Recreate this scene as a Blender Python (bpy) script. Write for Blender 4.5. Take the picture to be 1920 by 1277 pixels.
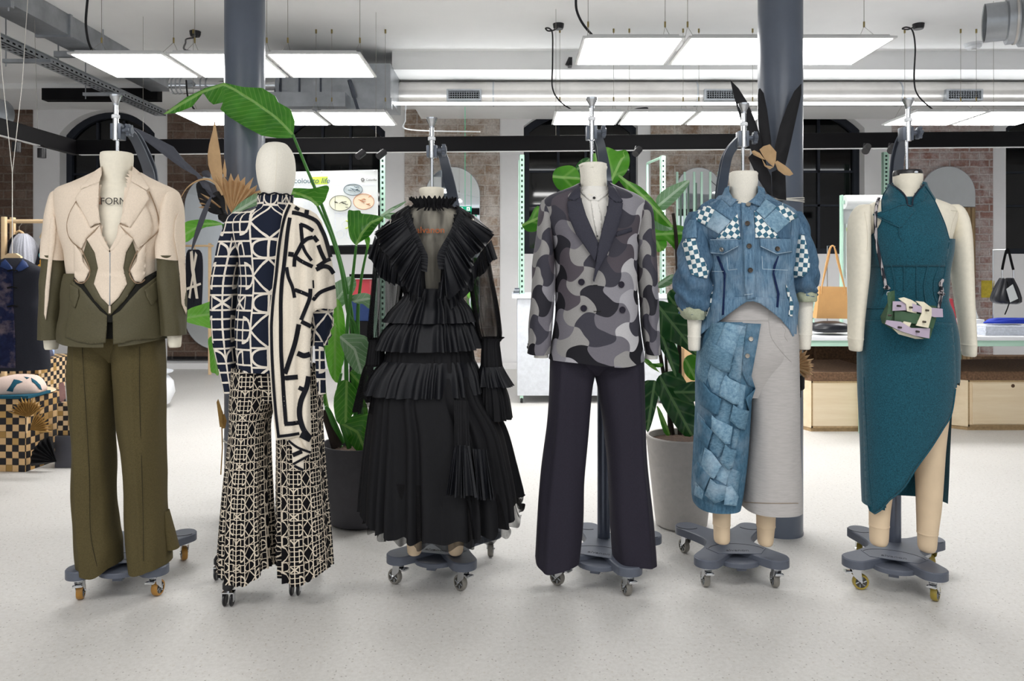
import bpy, bmesh, math, random
from math import sin, cos, pi, radians, sqrt, atan2, hypot
from mathutils import Vector, Matrix, noise
from mathutils.bvhtree import BVHTree
from mathutils.geometry import delaunay_2d_cdt

for o in list(bpy.data.objects):
    bpy.data.objects.remove(o)
SC = bpy.context.scene
COL = SC.collection
R = random.Random(7)

# ------------------------------------------------------------------ camera
F, CX, CY, EYE = 1450.0, 960.0, 510.0, 1.25
cam = bpy.data.cameras.new('camera')
cam.sensor_width = 36.0
cam.lens = F / 1920.0 * 36.0
cam.shift_y = -(638.5 - CY) / 1920.0
cam.clip_start = 0.05
cam_o = bpy.data.objects.new('camera', cam)
COL.objects.link(cam_o)
cam_o.location = (0, 0, EYE)
cam_o.rotation_euler = (pi / 2, 0, 0)
SC.camera = cam_o
SC.view_settings.view_transform = 'Standard'
SC.view_settings.look = 'None'
SC.view_settings.gamma = 1.0
SC.view_settings.use_curve_mapping = False
SC.view_settings.exposure = 0.42

# ------------------------------------------------------------------ world
W = bpy.data.worlds.new('room_fill_light')
SC.world = W
W.use_nodes = True
bg = W.node_tree.nodes['Background']
bg.inputs[0].default_value = (0.92, 0.96, 1.0, 1)  # even glow added as soft fill from the open rear
bg.inputs[1].default_value = 0.75

PANEL_Z = 2.62
def area_panel(x, y, w, d, power, z=PANEL_Z):
    L = bpy.data.lights.new('unseen_panel_light', 'AREA')
    L.shape = 'RECTANGLE'; L.size = w; L.size_y = d; L.energy = power
    L.color = (1.0, 0.99, 0.97)
    o = bpy.data.objects.new('unseen_panel_light', L)
    o.location = (x, y, z)
    COL.objects.link(o)
# unseen area lamps added for front light, inferred as further LED panel rows
for (lx, ly) in ((-1.9, 1.15), (1.3, 1.1), (-1.9, -1.2), (1.3, -1.2)):
    area_panel(lx, ly, 1.8, 0.6, 26)

# ------------------------------------------------------------------ helpers
def P(px, py, Y):
    return Vector(((px - CX) * Y / F, Y, EYE + (CY - py) * Y / F))
def wx(px, Y): return (px - CX) * Y / F
def wz(py, Y): return EYE + (CY - py) * Y / F

def lin(c):
    c = c / 255.0
    return c / 12.92 if c <= 0.04045 else ((c + 0.055) / 1.055) ** 2.4
def col(r, g=None, b=None):
    if g is None:
        h = r.lstrip('#'); r, g, b = int(h[0:2], 16), int(h[2:4], 16), int(h[4:6], 16)
    return (lin(r), lin(g), lin(b), 1.0)

def mesh(name, verts, faces, mat=None, parent=None, smooth=True, uv=None, mats=None, fmat=None, auto=None):
    me = bpy.data.meshes.new(name)
    me.from_pydata([tuple(v) for v in verts], [], faces)
    if uv is not None:
        l = me.uv_layers.new(name='UVMap')
        vi = [0] * len(me.loops); me.loops.foreach_get('vertex_index', vi)
        flat = []
        for i in vi: flat += [uv[i][0], uv[i][1]]
        l.data.foreach_set('uv', flat)
    if mats:
        for m in mats: me.materials.append(m)
        if fmat: me.polygons.foreach_set('material_index', fmat)
    elif mat: me.materials.append(mat)
    if smooth: me.polygons.foreach_set('use_smooth', [True] * len(me.polygons))
    me.update()
    if auto: me.set_sharp_from_angle(angle=radians(auto))
    o = bpy.data.objects.new(name, me)
    COL.objects.link(o)
    if parent is not None: attach(o, parent)
    return o

def attach(o, parent):
    o.parent = parent
    if parent.type == 'EMPTY': o.location = Vector(o.location) - Vector(parent.location)

def thing(name, label, cat, loc, group=None):
    o = bpy.data.objects.new(name, None)
    o.empty_display_size = 0.1
    COL.objects.link(o); o.location = loc
    o['label'] = label; o['category'] = cat
    if group: o['group'] = group
    return o
def tag(o, label, cat, group=None):
    o['label'] = label; o['category'] = cat
    if group: o['group'] = group
    return o
def struct(o):
    o['kind'] = 'structure'; return o
def dup(root, loc=None, rotz=None, label=None):
    r = root.copy(); COL.objects.link(r)
    if loc is not None: r.location = loc
    if rotz is not None: r.rotation_euler = (0, 0, rotz)
    if label: r['label'] = label
    for ch in list(root.children):
        c = ch.copy(); COL.objects.link(c); c.parent = r
        for g in list(ch.children):
            d = g.copy(); COL.objects.link(d); d.parent = c
    return r

class MB:
    """collects simple solids into one mesh"""
    def __init__(s): s.v = []; s.f = []; s.u = []; s.m = []; s.mi = 0
    def add(s, vs, fs, uv=None):
        b = len(s.v); s.v += [Vector(v) for v in vs]; s.f += [tuple(i + b for i in f) for f in fs]
        s.u += list(uv) if uv else [(0, 0)] * len(vs); s.m += [s.mi] * len(fs); return s
    def box(s, x0, x1, y0, y1, z0, z1, M=None):
        vs = [Vector(p) for p in ((x0,y0,z0),(x1,y0,z0),(x1,y1,z0),(x0,y1,z0),(x0,y0,z1),(x1,y0,z1),(x1,y1,z1),(x0,y1,z1))]
        if M is not None: vs = [M @ v for v in vs]
        return s.add(vs, [(0,3,2,1),(4,5,6,7),(0,1,5,4),(1,2,6,5),(2,3,7,6),(3,0,4,7)])
    def bbox(s, x0, x1, y0, y1, z0, z1, b=0.004, M=None):
        """box with chamfered edges"""
        bm = bmesh.new()
        bmesh.ops.create_cube(bm, size=1)
        for v in bm.verts:
            v.co = Vector(((x0+x1)/2 + v.co.x*(x1-x0), (y0+y1)/2 + v.co.y*(y1-y0), (z0+z1)/2 + v.co.z*(z1-z0)))
        bmesh.ops.bevel(bm, geom=bm.edges[:], offset=b, segments=2, profile=0.6, affect='EDGES')
        bm.verts.index_update()
        vs = [(M @ v.co) if M is not None else v.co.copy() for v in bm.verts]
        fs = [[v.index for v in f.verts] for f in bm.faces]
        bm.free(); return s.add(vs, fs)
    def tube(s, pts, r, seg=10, cap=True, flat=1.0):
        pts = [Vector(p) for p in pts]; n = len(pts)
        rs = r if isinstance(r, (list, tuple)) else [r] * n
        vs = []; fs = []
        up = None
        for i, p in enumerate(pts):
            t = (pts[min(i+1, n-1)] - pts[max(i-1, 0)]).normalized()
            if up is None:
                up = Vector((0,0,1)) if abs(t.z) < 0.9 else Vector((0,1,0))
            a = t.cross(up)
            if a.length < 1e-5: a = t.cross(Vector((1,0,0)))
            a.normalize(); b = a.cross(t).normalized(); up = b
            for k in range(seg):
                th = 2*pi*k/seg
                vs.append(p + a*cos(th)*rs[i] + b*sin(th)*rs[i]*flat)
        for i in range(n-1):
            for k in range(seg):
                k2 = (k+1) % seg
                fs.append((i*seg+k, i*seg+k2, (i+1)*seg+k2, (i+1)*seg+k))
        if cap:
            fs.append(tuple(range(seg))[::-1]); fs.append(tuple((n-1)*seg+k for k in range(seg)))
        return s.add(vs, fs)
    def lathe(s, prof, c, seg=32, axis='z', sx=1, sy=1, cap=True):
        c = Vector(c); vs = []; fs = []; n = len(prof)
        for (r, z) in prof:
            for k in range(seg):
                th = 2*pi*k/seg; a, b = r*cos(th)*sx, r*sin(th)*sy
                if axis == 'z': vs.append(c + Vector((a, b, z)))
                elif axis == 'x': vs.append(c + Vector((z, a, b)))
                else: vs.append(c + Vector((a, z, b)))
        for i in range(n-1):
            for k in range(seg):
                k2 = (k+1) % seg
                fs.append((i*seg+k, i*seg+k2, (i+1)*seg+k2, (i+1)*seg+k))
        if cap:
            if prof[0][0] > 1e-5: fs.append(tuple(range(seg))[::-1])
            if prof[-1][0] > 1e-5: fs.append(tuple((n-1)*seg+k for k in range(seg)))
        return s.add(vs, fs)
    def prism(s, poly, z0, z1, M=None, bev=0.0):
        """poly: xy outline (ccw), extruded z0..z1, optional top chamfer"""
        n = len(poly); vs = []
        c = Vector((sum(p[0] for p in poly)/n, sum(p[1] for p in poly)/n))
        lv = [(z0, 0), (z1-bev, 0), (z1, bev)] if bev else [(z0, 0), (z1, 0)]
        for z, ins in lv:
            for i, p in enumerate(poly):
                q = Vector(p[:2])
                if ins:
                    a = Vector(poly[i-1][:2]); b = Vector(poly[(i+1) % n][:2])
                    t = (b-a); nn = Vector((-t.y, t.x)).normalized(); q = q + nn*ins
                vs.append(Vector((q.x, q.y, z)))
        fs = [tuple(range(n))[::-1]]
        for k in range(len(lv)-1):
            for i in range(n):
                j = (i+1) % n
                fs.append((k*n+i, k*n+j, (k+1)*n+j, (k+1)*n+i))
        fs.append(tuple((len(lv)-1)*n+i for i in range(n)))
        if M is not None: vs = [M @ v for v in vs]
        return s.add(vs, fs)
    def build(s, name, mat, parent=None, smooth=True, auto=35, mats=None):
        return mesh(name, s.v, s.f, mat, parent, smooth, s.u if any(u != (0, 0) for u in s.u) else None,
                    mats=mats, fmat=s.m if mats else None, auto=auto)

def bez(pts, n=8):
    """catmull-rom through the points (any dimension)"""
    pts = [tuple(p) for p in pts]; out = []
    m = len(pts)
    for i in range(m-1):
        p0 = pts[max(i-1,0)]; p1 = pts[i]; p2 = pts[i+1]; p3 = pts[min(i+2,m-1)]
        for k in range(n):
            t = k/n
            out.append(tuple(0.5*((2*b)+(-a+c)*t+(2*a-5*b+4*c-d)*t*t+(-a+3*b-3*c+d)*t**3) for a,b,c,d in zip(p0,p1,p2,p3)))
    out.append(pts[-1]); return out
def PP(l): return [P(*p) for p in l]
def bzP(l, n=8): return [P(*p) for p in bez(l, n)]

# ------------------------------------------------------------------ node helpers
class E:
    def __init__(s, nt, sock): s.nt = nt; s.s = sock
    def _m(s, op, *a):
        n = s.nt.nodes.new('ShaderNodeMath'); n.operation = op
        for i, v in enumerate((s,)+a):
            if isinstance(v, E): s.nt.links.new(v.s, n.inputs[i])
            else: n.inputs[i].default_value = v
        return E(s.nt, n.outputs[0])
    def __add__(s, o): return s._m('ADD', o)
    def __radd__(s, o): return s._m('ADD', o)
    def __sub__(s, o): return s._m('SUBTRACT', o)
    def __rsub__(s, o): return (s*-1.0)+o
    def __mul__(s, o): return s._m('MULTIPLY', o)
    def __rmul__(s, o): return s._m('MULTIPLY', o)
    def __truediv__(s, o): return s._m('DIVIDE', o)
    def abs(s): return s._m('ABSOLUTE')
    def floor(s): return s._m('FLOOR')
    def round(s): return s._m('ROUND')
    def frac(s): return s._m('FRACT')
    def sqrt(s): return s._m('SQRT')
    def lt(s, o): return s._m('LESS_THAN', o)
    def gt(s, o): return s._m('GREATER_THAN', o)
    def min(s, o): return s._m('MINIMUM', o)
    def max(s, o): return s._m('MAXIMUM', o)
    def mod(s, o): return s._m('FLOORED_MODULO', o)
    def sin(s): return s._m('SINE')
    def pow(s, o): return s._m('POWER', o)
def hyp(a, b): return (a*a + b*b).sqrt()

class Mat:
    def __init__(s, name, rough=0.8, metal=0.0, spec=0.4):
        s.m = bpy.data.materials.new(name); s.m.use_nodes = True
        s.nt = s.m.node_tree; s.b = s.nt.nodes['Principled BSDF']
        s.b.inputs['Roughness'].default_value = rough; s.b.inputs['Metallic'].default_value = metal
        s.b.inputs['Specular IOR Level'].default_value = spec
        s.tc = s.nt.nodes.new('ShaderNodeTexCoord')
    def n(s, t, **kw):
        n = s.nt.nodes.new(t)
        for k, v in kw.items(): setattr(n, k, v)
        return n
    def lk(s, a, b): s.nt.links.new(a.s if isinstance(a, E) else a, b)
    def xyz(s, which='Object'):
        n = s.n('ShaderNodeSeparateXYZ'); s.lk(s.tc.outputs[which], n.inputs[0])
        return E(s.nt, n.outputs[0]), E(s.nt, n.outputs[1]), E(s.nt, n.outputs[2])
    def vec(s, x, y, z=0.0):
        n = s.n('ShaderNodeCombineXYZ')
        for i, v in enumerate((x, y, z)):
            if isinstance(v, E): s.lk(v, n.inputs[i])
            else: n.inputs[i].default_value = v
        return n.outputs[0]
    def noise(s, scale, vec=None, detail=4, rough=0.6, stretch=None, out='Fac'):
        n = s.n('ShaderNodeTexNoise'); n.inputs['Scale'].default_value = scale
        n.inputs['Detail'].default_value = detail; n.inputs['Roughness'].default_value = rough
        v = vec if vec is not None else s.tc.outputs['Object']
        if stretch:
            mp = s.n('ShaderNodeMapping'); mp.inputs['Scale'].default_value = stretch
            s.lk(v, mp.inputs[0]); v = mp.outputs[0]
        s.lk(v, n.inputs['Vector']); return E(s.nt, n.outputs[out])
    def ramp(s, fac, stops, interp='LINEAR'):
        n = s.n('ShaderNodeValToRGB'); cr = n.color_ramp; cr.interpolation = interp
        while len(cr.elements) < len(stops): cr.elements.new(0.5)
        for e, (p, c) in zip(cr.elements, stops): e.position = p; e.color = c
        s.lk(fac, n.inputs[0]); return n.outputs[0]
    def mix(s, fac, a, b, blend='MIX'):
        n = s.n('ShaderNodeMix', data_type='RGBA', blend_type=blend)
        for sock, v in ((n.inputs[0], fac), (n.inputs[6], a), (n.inputs[7], b)):
            if isinstance(v, (E,)) or hasattr(v, 'is_output'): s.lk(v, sock)
            elif isinstance(v, (int, float)): sock.default_value = v
            else: sock.default_value = v
        return n.outputs[2]
    def color(s, c):
        if hasattr(c, 'is_output'): s.lk(c, s.b.inputs['Base Color'])
        else: s.b.inputs['Base Color'].default_value = c
        return s
    def bump(s, h, strength=0.3, dist=0.01):
        n = s.n('ShaderNodeBump'); n.inputs['Strength'].default_value = strength
        n.inputs['Distance'].default_value = dist
        s.lk(h, n.inputs['Height']); s.lk(n.outputs[0], s.b.inputs['Normal']); return s

def simple(name, c, rough=0.7, metal=0.0, spec=0.4, var=0.12, scale=12, bump=0.0, bscale=200, bd=0.002):
    M = Mat(name, rough, metal, spec)
    c = col(c) if isinstance(c, str) else c
    f = M.noise(scale)
    d = tuple(x*(1-var) for x in c[:3]) + (1,)
    l = tuple(min(1, x*(1+var)) for x in c[:3]) + (1,)
    M.color(M.ramp(f, [(0.3, d), (0.7, l)]))
    if bump: M.bump(M.noise(bscale, detail=2), bump, bd)
    return M.m
# ------------------------------------------------------------------ materials
def m_terrazzo():
    M = Mat('pale_terrazzo', 0.42, 0, 0.35)
    base = M.ramp(M.noise(1.1, detail=5), [(0.3, col('#c6c4c1')), (0.7, col('#d2d0cd'))])
    fine = M.ramp(M.noise(60, detail=6, rough=0.8), [(0.35, col('#b7b3ae')), (0.6, col('#d6d4d1'))])
    c = M.mix(0.45, base, fine)
    v = M.n('ShaderNodeTexVoronoi'); v.inputs['Scale'].default_value = 80; v.inputs['Randomness'].default_value = 1
    M.lk(M.tc.outputs['Object'], v.inputs['Vector'])
    d = E(M.nt, v.outputs['Distance'])
    rnd = M.n('ShaderNodeSeparateXYZ'); M.lk(v.outputs['Color'], rnd.inputs[0])
    r1 = E(M.nt, rnd.outputs[0])
    spk = d.lt(0.23) * r1.gt(0.82)
    c = M.mix(spk * 0.55, c, col('#6d655c'))
    spk2 = d.lt(0.3) * r1.lt(0.14)
    c = M.mix(spk2 * 0.35, c, col('#b3a999'))
    M.color(c); M.bump(M.noise(300), 0.04, 0.001); return M.m
def m_brick(name, a, b, mortar, wash, washc, scale=1.0, warm=None):
    M = Mat(name, 0.9, 0, 0.2)
    x, y, z = M.xyz()
    nz = M.noise(9, detail=3); nz2 = M.noise(11, detail=3, out='Fac', stretch=(1.3, 1, 0.7))
    v = M.vec(x + (nz - 0.5) * 0.022, z + (nz2 - 0.5) * 0.022)
    br = M.n('ShaderNodeTexBrick'); br.offset = 0.5
    br.inputs['Scale'].default_value = 1.0; br.inputs['Brick Width'].default_value = 0.235 * scale
    br.inputs['Row Height'].default_value = 0.088 * scale; br.inputs['Mortar Size'].default_value = 0.013
    br.inputs['Mortar Smooth'].default_value = 0.4; br.inputs['Bias'].default_value = 0
    br.inputs['Color1'].default_value = col(a); br.inputs['Color2'].default_value = col(b); br.inputs['Mortar'].default_value = col(mortar)
    M.lk(v, br.inputs['Vector'])
    c = M.mix(M.noise(7, detail=2) * 0.5, br.outputs['Color'], col(warm or a))
    w = M.ramp(M.noise(3.0, detail=8, rough=0.75), [(0.5 - wash * 0.12, (0, 0, 0, 1)), (0.58, (1, 1, 1, 1))])
    sp = M.n('ShaderNodeRGBToBW'); M.lk(w, sp.inputs[0])
    c = M.mix(E(M.nt, sp.outputs[0]) * wash, c, col(washc))
    f = M.ramp(M.noise(45, detail=5), [(0.3, (0.7, 0.7, 0.7, 1)), (0.7, (1.1, 1.1, 1.1, 1))])
    c = M.mix(0.8, c, f, 'MULTIPLY')
    M.color(c)
    M.bump(E(M.nt, br.outputs['Fac']) * -1.0 + M.noise(40) * 0.7, 0.8, 0.02); return M.m
def m_emit(name, c, s):
    m = bpy.data.materials.new(name); m.use_nodes = True; nt = m.node_tree
    nt.nodes.remove(nt.nodes['Principled BSDF'])
    e = nt.nodes.new('ShaderNodeEmission'); e.inputs[0].default_value = c; e.inputs[1].default_value = s
    nt.links.new(e.outputs[0], nt.nodes['Material Output'].inputs[0]); return m
def m_wood(name, a, b, axis='x', sc=1.0):
    M = Mat(name, 0.55, 0, 0.35)
    st = {'x': (0.6, 6, 9), 'z': (9, 6, 0.6)}[axis]
    f = M.noise(2.2 * sc, detail=6, rough=0.65, stretch=st)
    f2 = M.noise(1.2, detail=2)
    M.color(M.ramp(f * 0.7 + f2 * 0.3, [(0.3, col(a)), (0.7, col(b))])); return M.m
def m_leaf(name, top, back, vein, gloss=0.3, stripes=True, n=34):
    M = Mat(name, gloss, 0, 0.5)
    u, v, _ = M.xyz('UV')
    au = u.abs()
    w = ((v * n - au * (n * 1.1)).frac() - 0.5).abs()
    k = M.ramp(w, [(0.0, (1, 1, 1, 1)), (0.14, (0, 0, 0, 1))])
    g = M.n('ShaderNodeRGBToBW'); M.lk(k, g.inputs[0])
    patch = M.ramp(M.noise(6, detail=3), [(0.35, col(top)), (0.65, col(back))])
    c = M.mix(E(M.nt, g.outputs[0]) * (0.45 if stripes else 0.15), patch, col(vein))
    mid = au.lt(0.006)
    c = M.mix(mid * 0.8, c, col(vein))
    M.color(c)
    M.bump(w, 0.25, 0.004)
    M.b.inputs['Subsurface Weight'].default_value = 0.0
    tr = M.n('ShaderNodeBsdfTranslucent'); M.lk(c, tr.inputs[0])
    ms = M.n('ShaderNodeMixShader'); ms.inputs[0].default_value = 0.22
    M.lk(M.b.outputs[0], ms.inputs[1]); M.lk(tr.outputs[0], ms.inputs[2])
    M.lk(ms.outputs[0], M.nt.nodes['Material Output'].inputs[0]); return M.m
def m_fabric(name, c, var=0.15, rough=0.9, weave=900, bump=0.25, streak=None, sheen=0.0, c2=None):
    M = Mat(name, rough, 0, 0.25)
    c = col(c)
    d = tuple(x*(1-var) for x in c[:3]) + (1,); l = tuple(min(1, x*(1+var)) for x in c[:3]) + (1,)
    f = M.noise(streak[0], detail=4, stretch=streak[1]) if streak else M.noise(220, detail=3, rough=0.7)
    cc = M.ramp(f, [(0.35, d), (0.65, col(c2) if c2 else l)])
    M.color(cc); M.bump(M.noise(weave, detail=1), bump, 0.001)
    if sheen: M.b.inputs['Sheen Weight'].default_value = sheen
    return M.m
def m_sheer(name, c, op):
    M = Mat(name, 0.8, 0, 0.2); M.color(col(c))
    t = M.n('ShaderNodeBsdfTransparent'); t.inputs[0].default_value = (1, 1, 1, 1)
    ms = M.n('ShaderNodeMixShader')
    f = M.noise(30, detail=2, stretch=(1, 1, 0.05))
    M.lk((f - 0.5) * 1.0 + op, ms.inputs[0])
    M.lk(t.outputs[0], ms.inputs[1]); M.lk(M.b.outputs[0], ms.inputs[2])
    M.lk(ms.outputs[0], M.nt.nodes['Material Output'].inputs[0]); return M.m
def m_knit(name, base, line, lw, cols_, rowh, asp, phx=0.0, phy=0.0):
    """geometric knit: a narrow column of ovals and diamonds beside a wide column of rounded grids,
    boxed crosses and leaf pairs. uv.x runs 0..1 round the body, uv.y in metres"""
    M = Mat(name, 0.95, 0, 0.2)
    u, v, _ = M.xyz('UV')
    x = (u * cols_ + phx).frac()
    yr = v / rowh + phy
    y = yr.frac()
    odd = yr.floor().mod(2.0)                     # which of the two boxes
    yb = (y + 0.5).frac() - 0.5                   # measured from the box / oval row
    odd = (yr + 0.5).floor().mod(2.0)
    yg = (y - 0.5) * asp                          # measured from the grid row
    ya = yb * asp
    def ell(dx, dy, a, b): return (hyp(dx / a, dy / b) - 1.0).abs() * min(a, b)
    # narrow column, half width .2
    xa = x - 0.2
    inA = x.lt(0.4)
    dA = ell(xa, ya, 0.19, 0.17 * asp)
    dA = dA.min(xa.abs().max(ya.abs() - 0.17 * asp))
    dA = dA.min(((xa.abs() / 0.2 + yg.abs() / (0.31 * asp)) - 1.0).abs() * 0.15)
    dA = dA.min((ya.abs() - 0.18 * asp).abs())
    # wide column, half width .3
    xb = (x - 0.7).abs()
    g = ell((xb - 0.15).max(0.0), yg, 0.145, 0.235 * asp).max((0.15 - xb))
    inside = hyp((xb - 0.15).max(0.0) / 0.145, yg / (0.235 * asp)) - 1.0
    hz = yg.abs().min((yg.abs() - 0.19 * asp).abs()).max(inside * 0.1)
    vt = (xb - 0.15).abs().max(yg.abs() - 0.235 * asp)
    dB = xb.min(g).min(hz).min(vt)
    dB = dB.min((ya.abs() - 0.14 * asp).abs())
    inbox = ya.abs() - 0.14 * asp
    side = (xb - 0.15).abs().max(inbox)
    crs = ((xb / 0.15 - (ya / (0.14 * asp)).abs()).abs() * 0.07).max(inbox).max(xb - 0.15)
    lf = ell(xb - 0.15, ya + 0.14 * asp, 0.15, 0.25 * asp).max(inbox).max(xb - 0.15)
    dB = dB.min(side).min(crs * (1.0 - odd) + lf * odd)
    dcol = x.min((x - 0.4).abs()).min(1.0 - x)
    d = (inA * dA + (1.0 - inA) * dB).min(dcol)
    nz = M.noise(60, detail=1)
    lines = (d + (nz - 0.5) * (lw * 0.5)).lt(lw)
    M.color(M.mix(lines, col(base), col(line)))
    M.bump(lines * 0.6 + M.noise(900, detail=1) * 0.5, 0.3, 0.002); return M.m
def m_camo(name):
    """interlocking rounded patchwork: every piece bulges on two sides and is bitten into on the other two"""
    M = Mat(name, 0.85, 0, 0.25)
    u, v, _ = M.xyz('UV')
    nz = M.noise(5, detail=1); nz2 = M.noise(6, detail=1, stretch=(1, 1, 1.7))
    s = 0.080
    a0 = u / s + (nz - 0.5) * 0.7; b0 = v / s + (nz2 - 0.5) * 0.7
    x = a0 * 0.80 + b0 * 0.60; y = b0 * 0.80 - a0 * 0.60
    p = pi
    A = 0.34
    def nrm(t): return t
    sy, sx = (y * p).sin(), (x * p).sin()
    cx_, cy_ = (x * p + p / 2).sin(), (y * p + p / 2).sin()
    ssy = sy * (1.35 - sy.abs() * 0.35); ssx = sx * (1.35 - sx.abs() * 0.35)
    X = (x + ssy * cx_ * A).floor(); Y = (y - ssx * cy_ * A).floor()
    wn = M.n('ShaderNodeTexWhiteNoise', noise_dimensions='2D'); M.lk(M.vec(X, Y * 1.7), wn.inputs[0])
    r = (E(M.nt, wn.outputs[0]) * 0.34 + ((X + Y * 2.0).mod(3.0)) * 0.333)
    c = M.ramp(r, [(0.0, col('#1b1a20')), (0.14, col('#3d3c45')), (0.27, col('#2a2930')), (0.34, col('#8a888f')),
                   (0.48, col('#6d6a72')), (0.60, col('#514b52')), (0.67, col('#a6a4aa')), (0.80, col('#92908f')), (0.92, col('#b9b7ba'))], 'CONSTANT')
    tw = M.noise(500, detail=2)
    c = M.mix(0.5, c, M.ramp(tw, [(0.3, (0.75, 0.75, 0.75, 1)), (0.7, (1.15, 1.15, 1.15, 1))]), 'MULTIPLY')
    M.color(c); M.bump(M.noise(900, detail=1), 0.2, 0.001); return M.m
def m_check(name, a, b, s, jitter=0.0, rough=0.85, which='UV'):
    M = Mat(name, rough, 0, 0.3)
    u, v, w = M.xyz(which)
    if which == 'Object': u = u + w * 0.0
    n = M.noise(14, detail=1)
    x = u / s + (n - 0.5) * jitter; y = v / s + (n - 0.5) * jitter
    k = (x.floor() + y.floor()).mod(2.0)
    cb = M.ramp(M.noise(160), [(0.3, tuple(q*0.8 for q in col(b)[:3]) + (1,)), (0.7, col(b))])
    M.color(M.mix(k, col(a), cb)); M.bump(k * 0.5 + M.noise(600) * 0.3, 0.2, 0.001); return M.m
def m_basket(name, a, b, s):
    """flat woven card strips, works on any box face"""
    M = Mat(name, 0.6, 0, 0.3)
    x, y, z = M.xyz('UV')
    n = M.noise(5, detail=1)
    p = x / s + (n - 0.5) * 0.25; q = y / s + (n - 0.5) * 0.25
    k = (p.floor() + q.floor()).mod(2.0)
    c = M.mix(k, col(a), col(b))
    wn = M.n('ShaderNodeTexWhiteNoise', noise_dimensions='2D'); M.lk(M.vec(p.floor(), q.floor()), wn.inputs[0])
    c = M.mix(E(M.nt, wn.outputs[0]).gt(0.88) * 0.8, c, col('#b08a4c'))
    e = ((p.frac() - 0.5).abs()).max((q.frac() - 0.5).abs())
    c = M.mix(e.gt(0.45) * 0.5, c, col('#3a2f24'))
    M.color(c); M.bump((0.5 - e).min(0.12), 0.5, 0.01); return M.m
def m_denim(name, a, b, wash='#b8c6d2', amt=0.3, st=(60, 60, 5)):
    M = Mat(name, 0.9, 0, 0.2)
    f = M.noise(2.5, detail=6, rough=0.75, stretch=st)
    c = M.ramp(f, [(0.3, col(a)), (0.68, col(b))])
    w = M.n('ShaderNodeRGBToBW')
    M.lk(M.ramp(M.noise(9, detail=5, rough=0.6), [(0.5, (0, 0, 0, 1)), (0.72, (1, 1, 1, 1))]), w.inputs[0])
    c = M.mix(E(M.nt, w.outputs[0]) * amt, c, col(wash))
    M.color(c); M.bump(f + M.noise(700) * 0.4, 0.35, 0.002); return M.m

MT = {}
MT['floor'] = m_terrazzo()
MT['brick_brown'] = m_brick('brown_brick', '#5d4a40', '#796457', '#83776d', 0.3, '#998c82', 1.25, warm='#675247')
MT['brick_wash'] = m_brick('whitewashed_brick', '#8f7869', '#ab9480', '#c9c0b8', 0.85, '#d8d1cb', 1.5, warm='#957e6a')
MT['brick_red'] = m_brick('red_whitewashed_brick', '#96695f', '#b3968c', '#cbc1be', 0.75, '#d2cac8', 1.1, warm='#8c6e64')
MT['wall'] = simple('white_plaster', '#e9e8e9', 0.85, var=0.03, scale=3)
MT['ceiling'] = simple('ceiling_white', '#efefef', 0.9, var=0.02, scale=2)
MT['black'] = simple('matt_black_metal', '#0b0a0d', 0.6, spec=0.15, var=0.1)
MT['column'] = simple('slate_gloss_paint', '#5b6371', 0.3, 0.0, 0.5, var=0.08, scale=5, bump=0.05, bscale=90)
MT['frame'] = simple('slate_window_paint', '#252932', 0.5, spec=0.25)
MT['pane'] = simple('night_window_glass', '#040507', 0.05, 0, 0.5, var=0.2, scale=1)
MT['mirror'] = simple('mirror_glass', '#dfe4e6', 0.02, 1.0, var=0.0)
MT['galv'] = simple('galvanised_steel', '#a9adb2', 0.38, 0.75, var=0.18, scale=5, bump=0.08, bscale=30)
MT['duct'] = simple('spiral_duct_steel', '#c6c3bf', 0.33, 0.7, var=0.1, scale=3)
MT['chrome'] = simple('polished_chrome', '#d5d7da', 0.12, 1.0, var=0.05)
MT['panel_frame'] = simple('panel_frame_white', '#d6d6d6', 0.5, var=0.02)
MT['led'] = m_emit('led_panel_light', (1.0, 0.99, 0.97, 1), 16.0)
MT['led_strip'] = m_emit('led_strip_light', (0.95, 0.98, 1.0, 1), 6.0)
MT['wire'] = simple('steel_wire', '#9b978f', 0.5, 0.6)
MT['brass'] = simple('brass_fitting', '#9a8a5c', 0.4, 0.8)
MT['cord_black'] = simple('black_cable', '#141418', 0.5)
MT['mint'] = simple('mint_painted_metal', '#b5d8c6', 0.5, var=0.03)
MT['hole'] = simple('dark_slot', '#20352d', 0.9)
MT['white'] = simple('white_laminate', '#e6e8ec', 0.4, var=0.03)
MT['marble'] = simple('pale_speckled_board', '#d7dbe2', 0.4, var=0.07, scale=30)
MT['ply'] = m_wood('birch_plywood', '#dcc6a3', '#ecdcc0')
MT['ply_edge'] = simple('plywood_edge', '#a98f6a', 0.7, var=0.2, scale=40)
MT['wood'] = m_wood('pale_beech', '#d8b78c', '#e6cba4')
MT['cork'] = simple('dark_cork', '#6e5440', 0.95, var=0.45, scale=60, bump=0.6, bscale=80, bd=0.004)
MT['cork_dark'] = simple('brown_cork_block', '#55402f', 0.95, var=0.5, scale=50, bump=0.6, bscale=80, bd=0.004)
MT['pot_dark'] = simple('charcoal_pot', '#36353a', 0.6, var=0.12, scale=20, bump=0.05)
MT['pot_grey'] = simple('stone_grey_pot', '#b3afab', 0.75, var=0.06, scale=40, bump=0.1)
MT['soil'] = simple('soil', '#3a2a20', 1.0, var=0.7, scale=70, bump=1.0, bscale=60, bd=0.01)
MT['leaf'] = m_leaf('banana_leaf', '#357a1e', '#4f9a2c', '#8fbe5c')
MT['leaf_lit'] = m_leaf('lit_banana_leaf', '#5fae2a', '#84cc48', '#9fd070')  # lit copy of the banana leaf, light put into a brighter green
MT['leaf_pale'] = m_leaf('pale_banana_leaf', '#6f9a6a', '#8fb48c', '#c9dcc4', 0.35)
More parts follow.
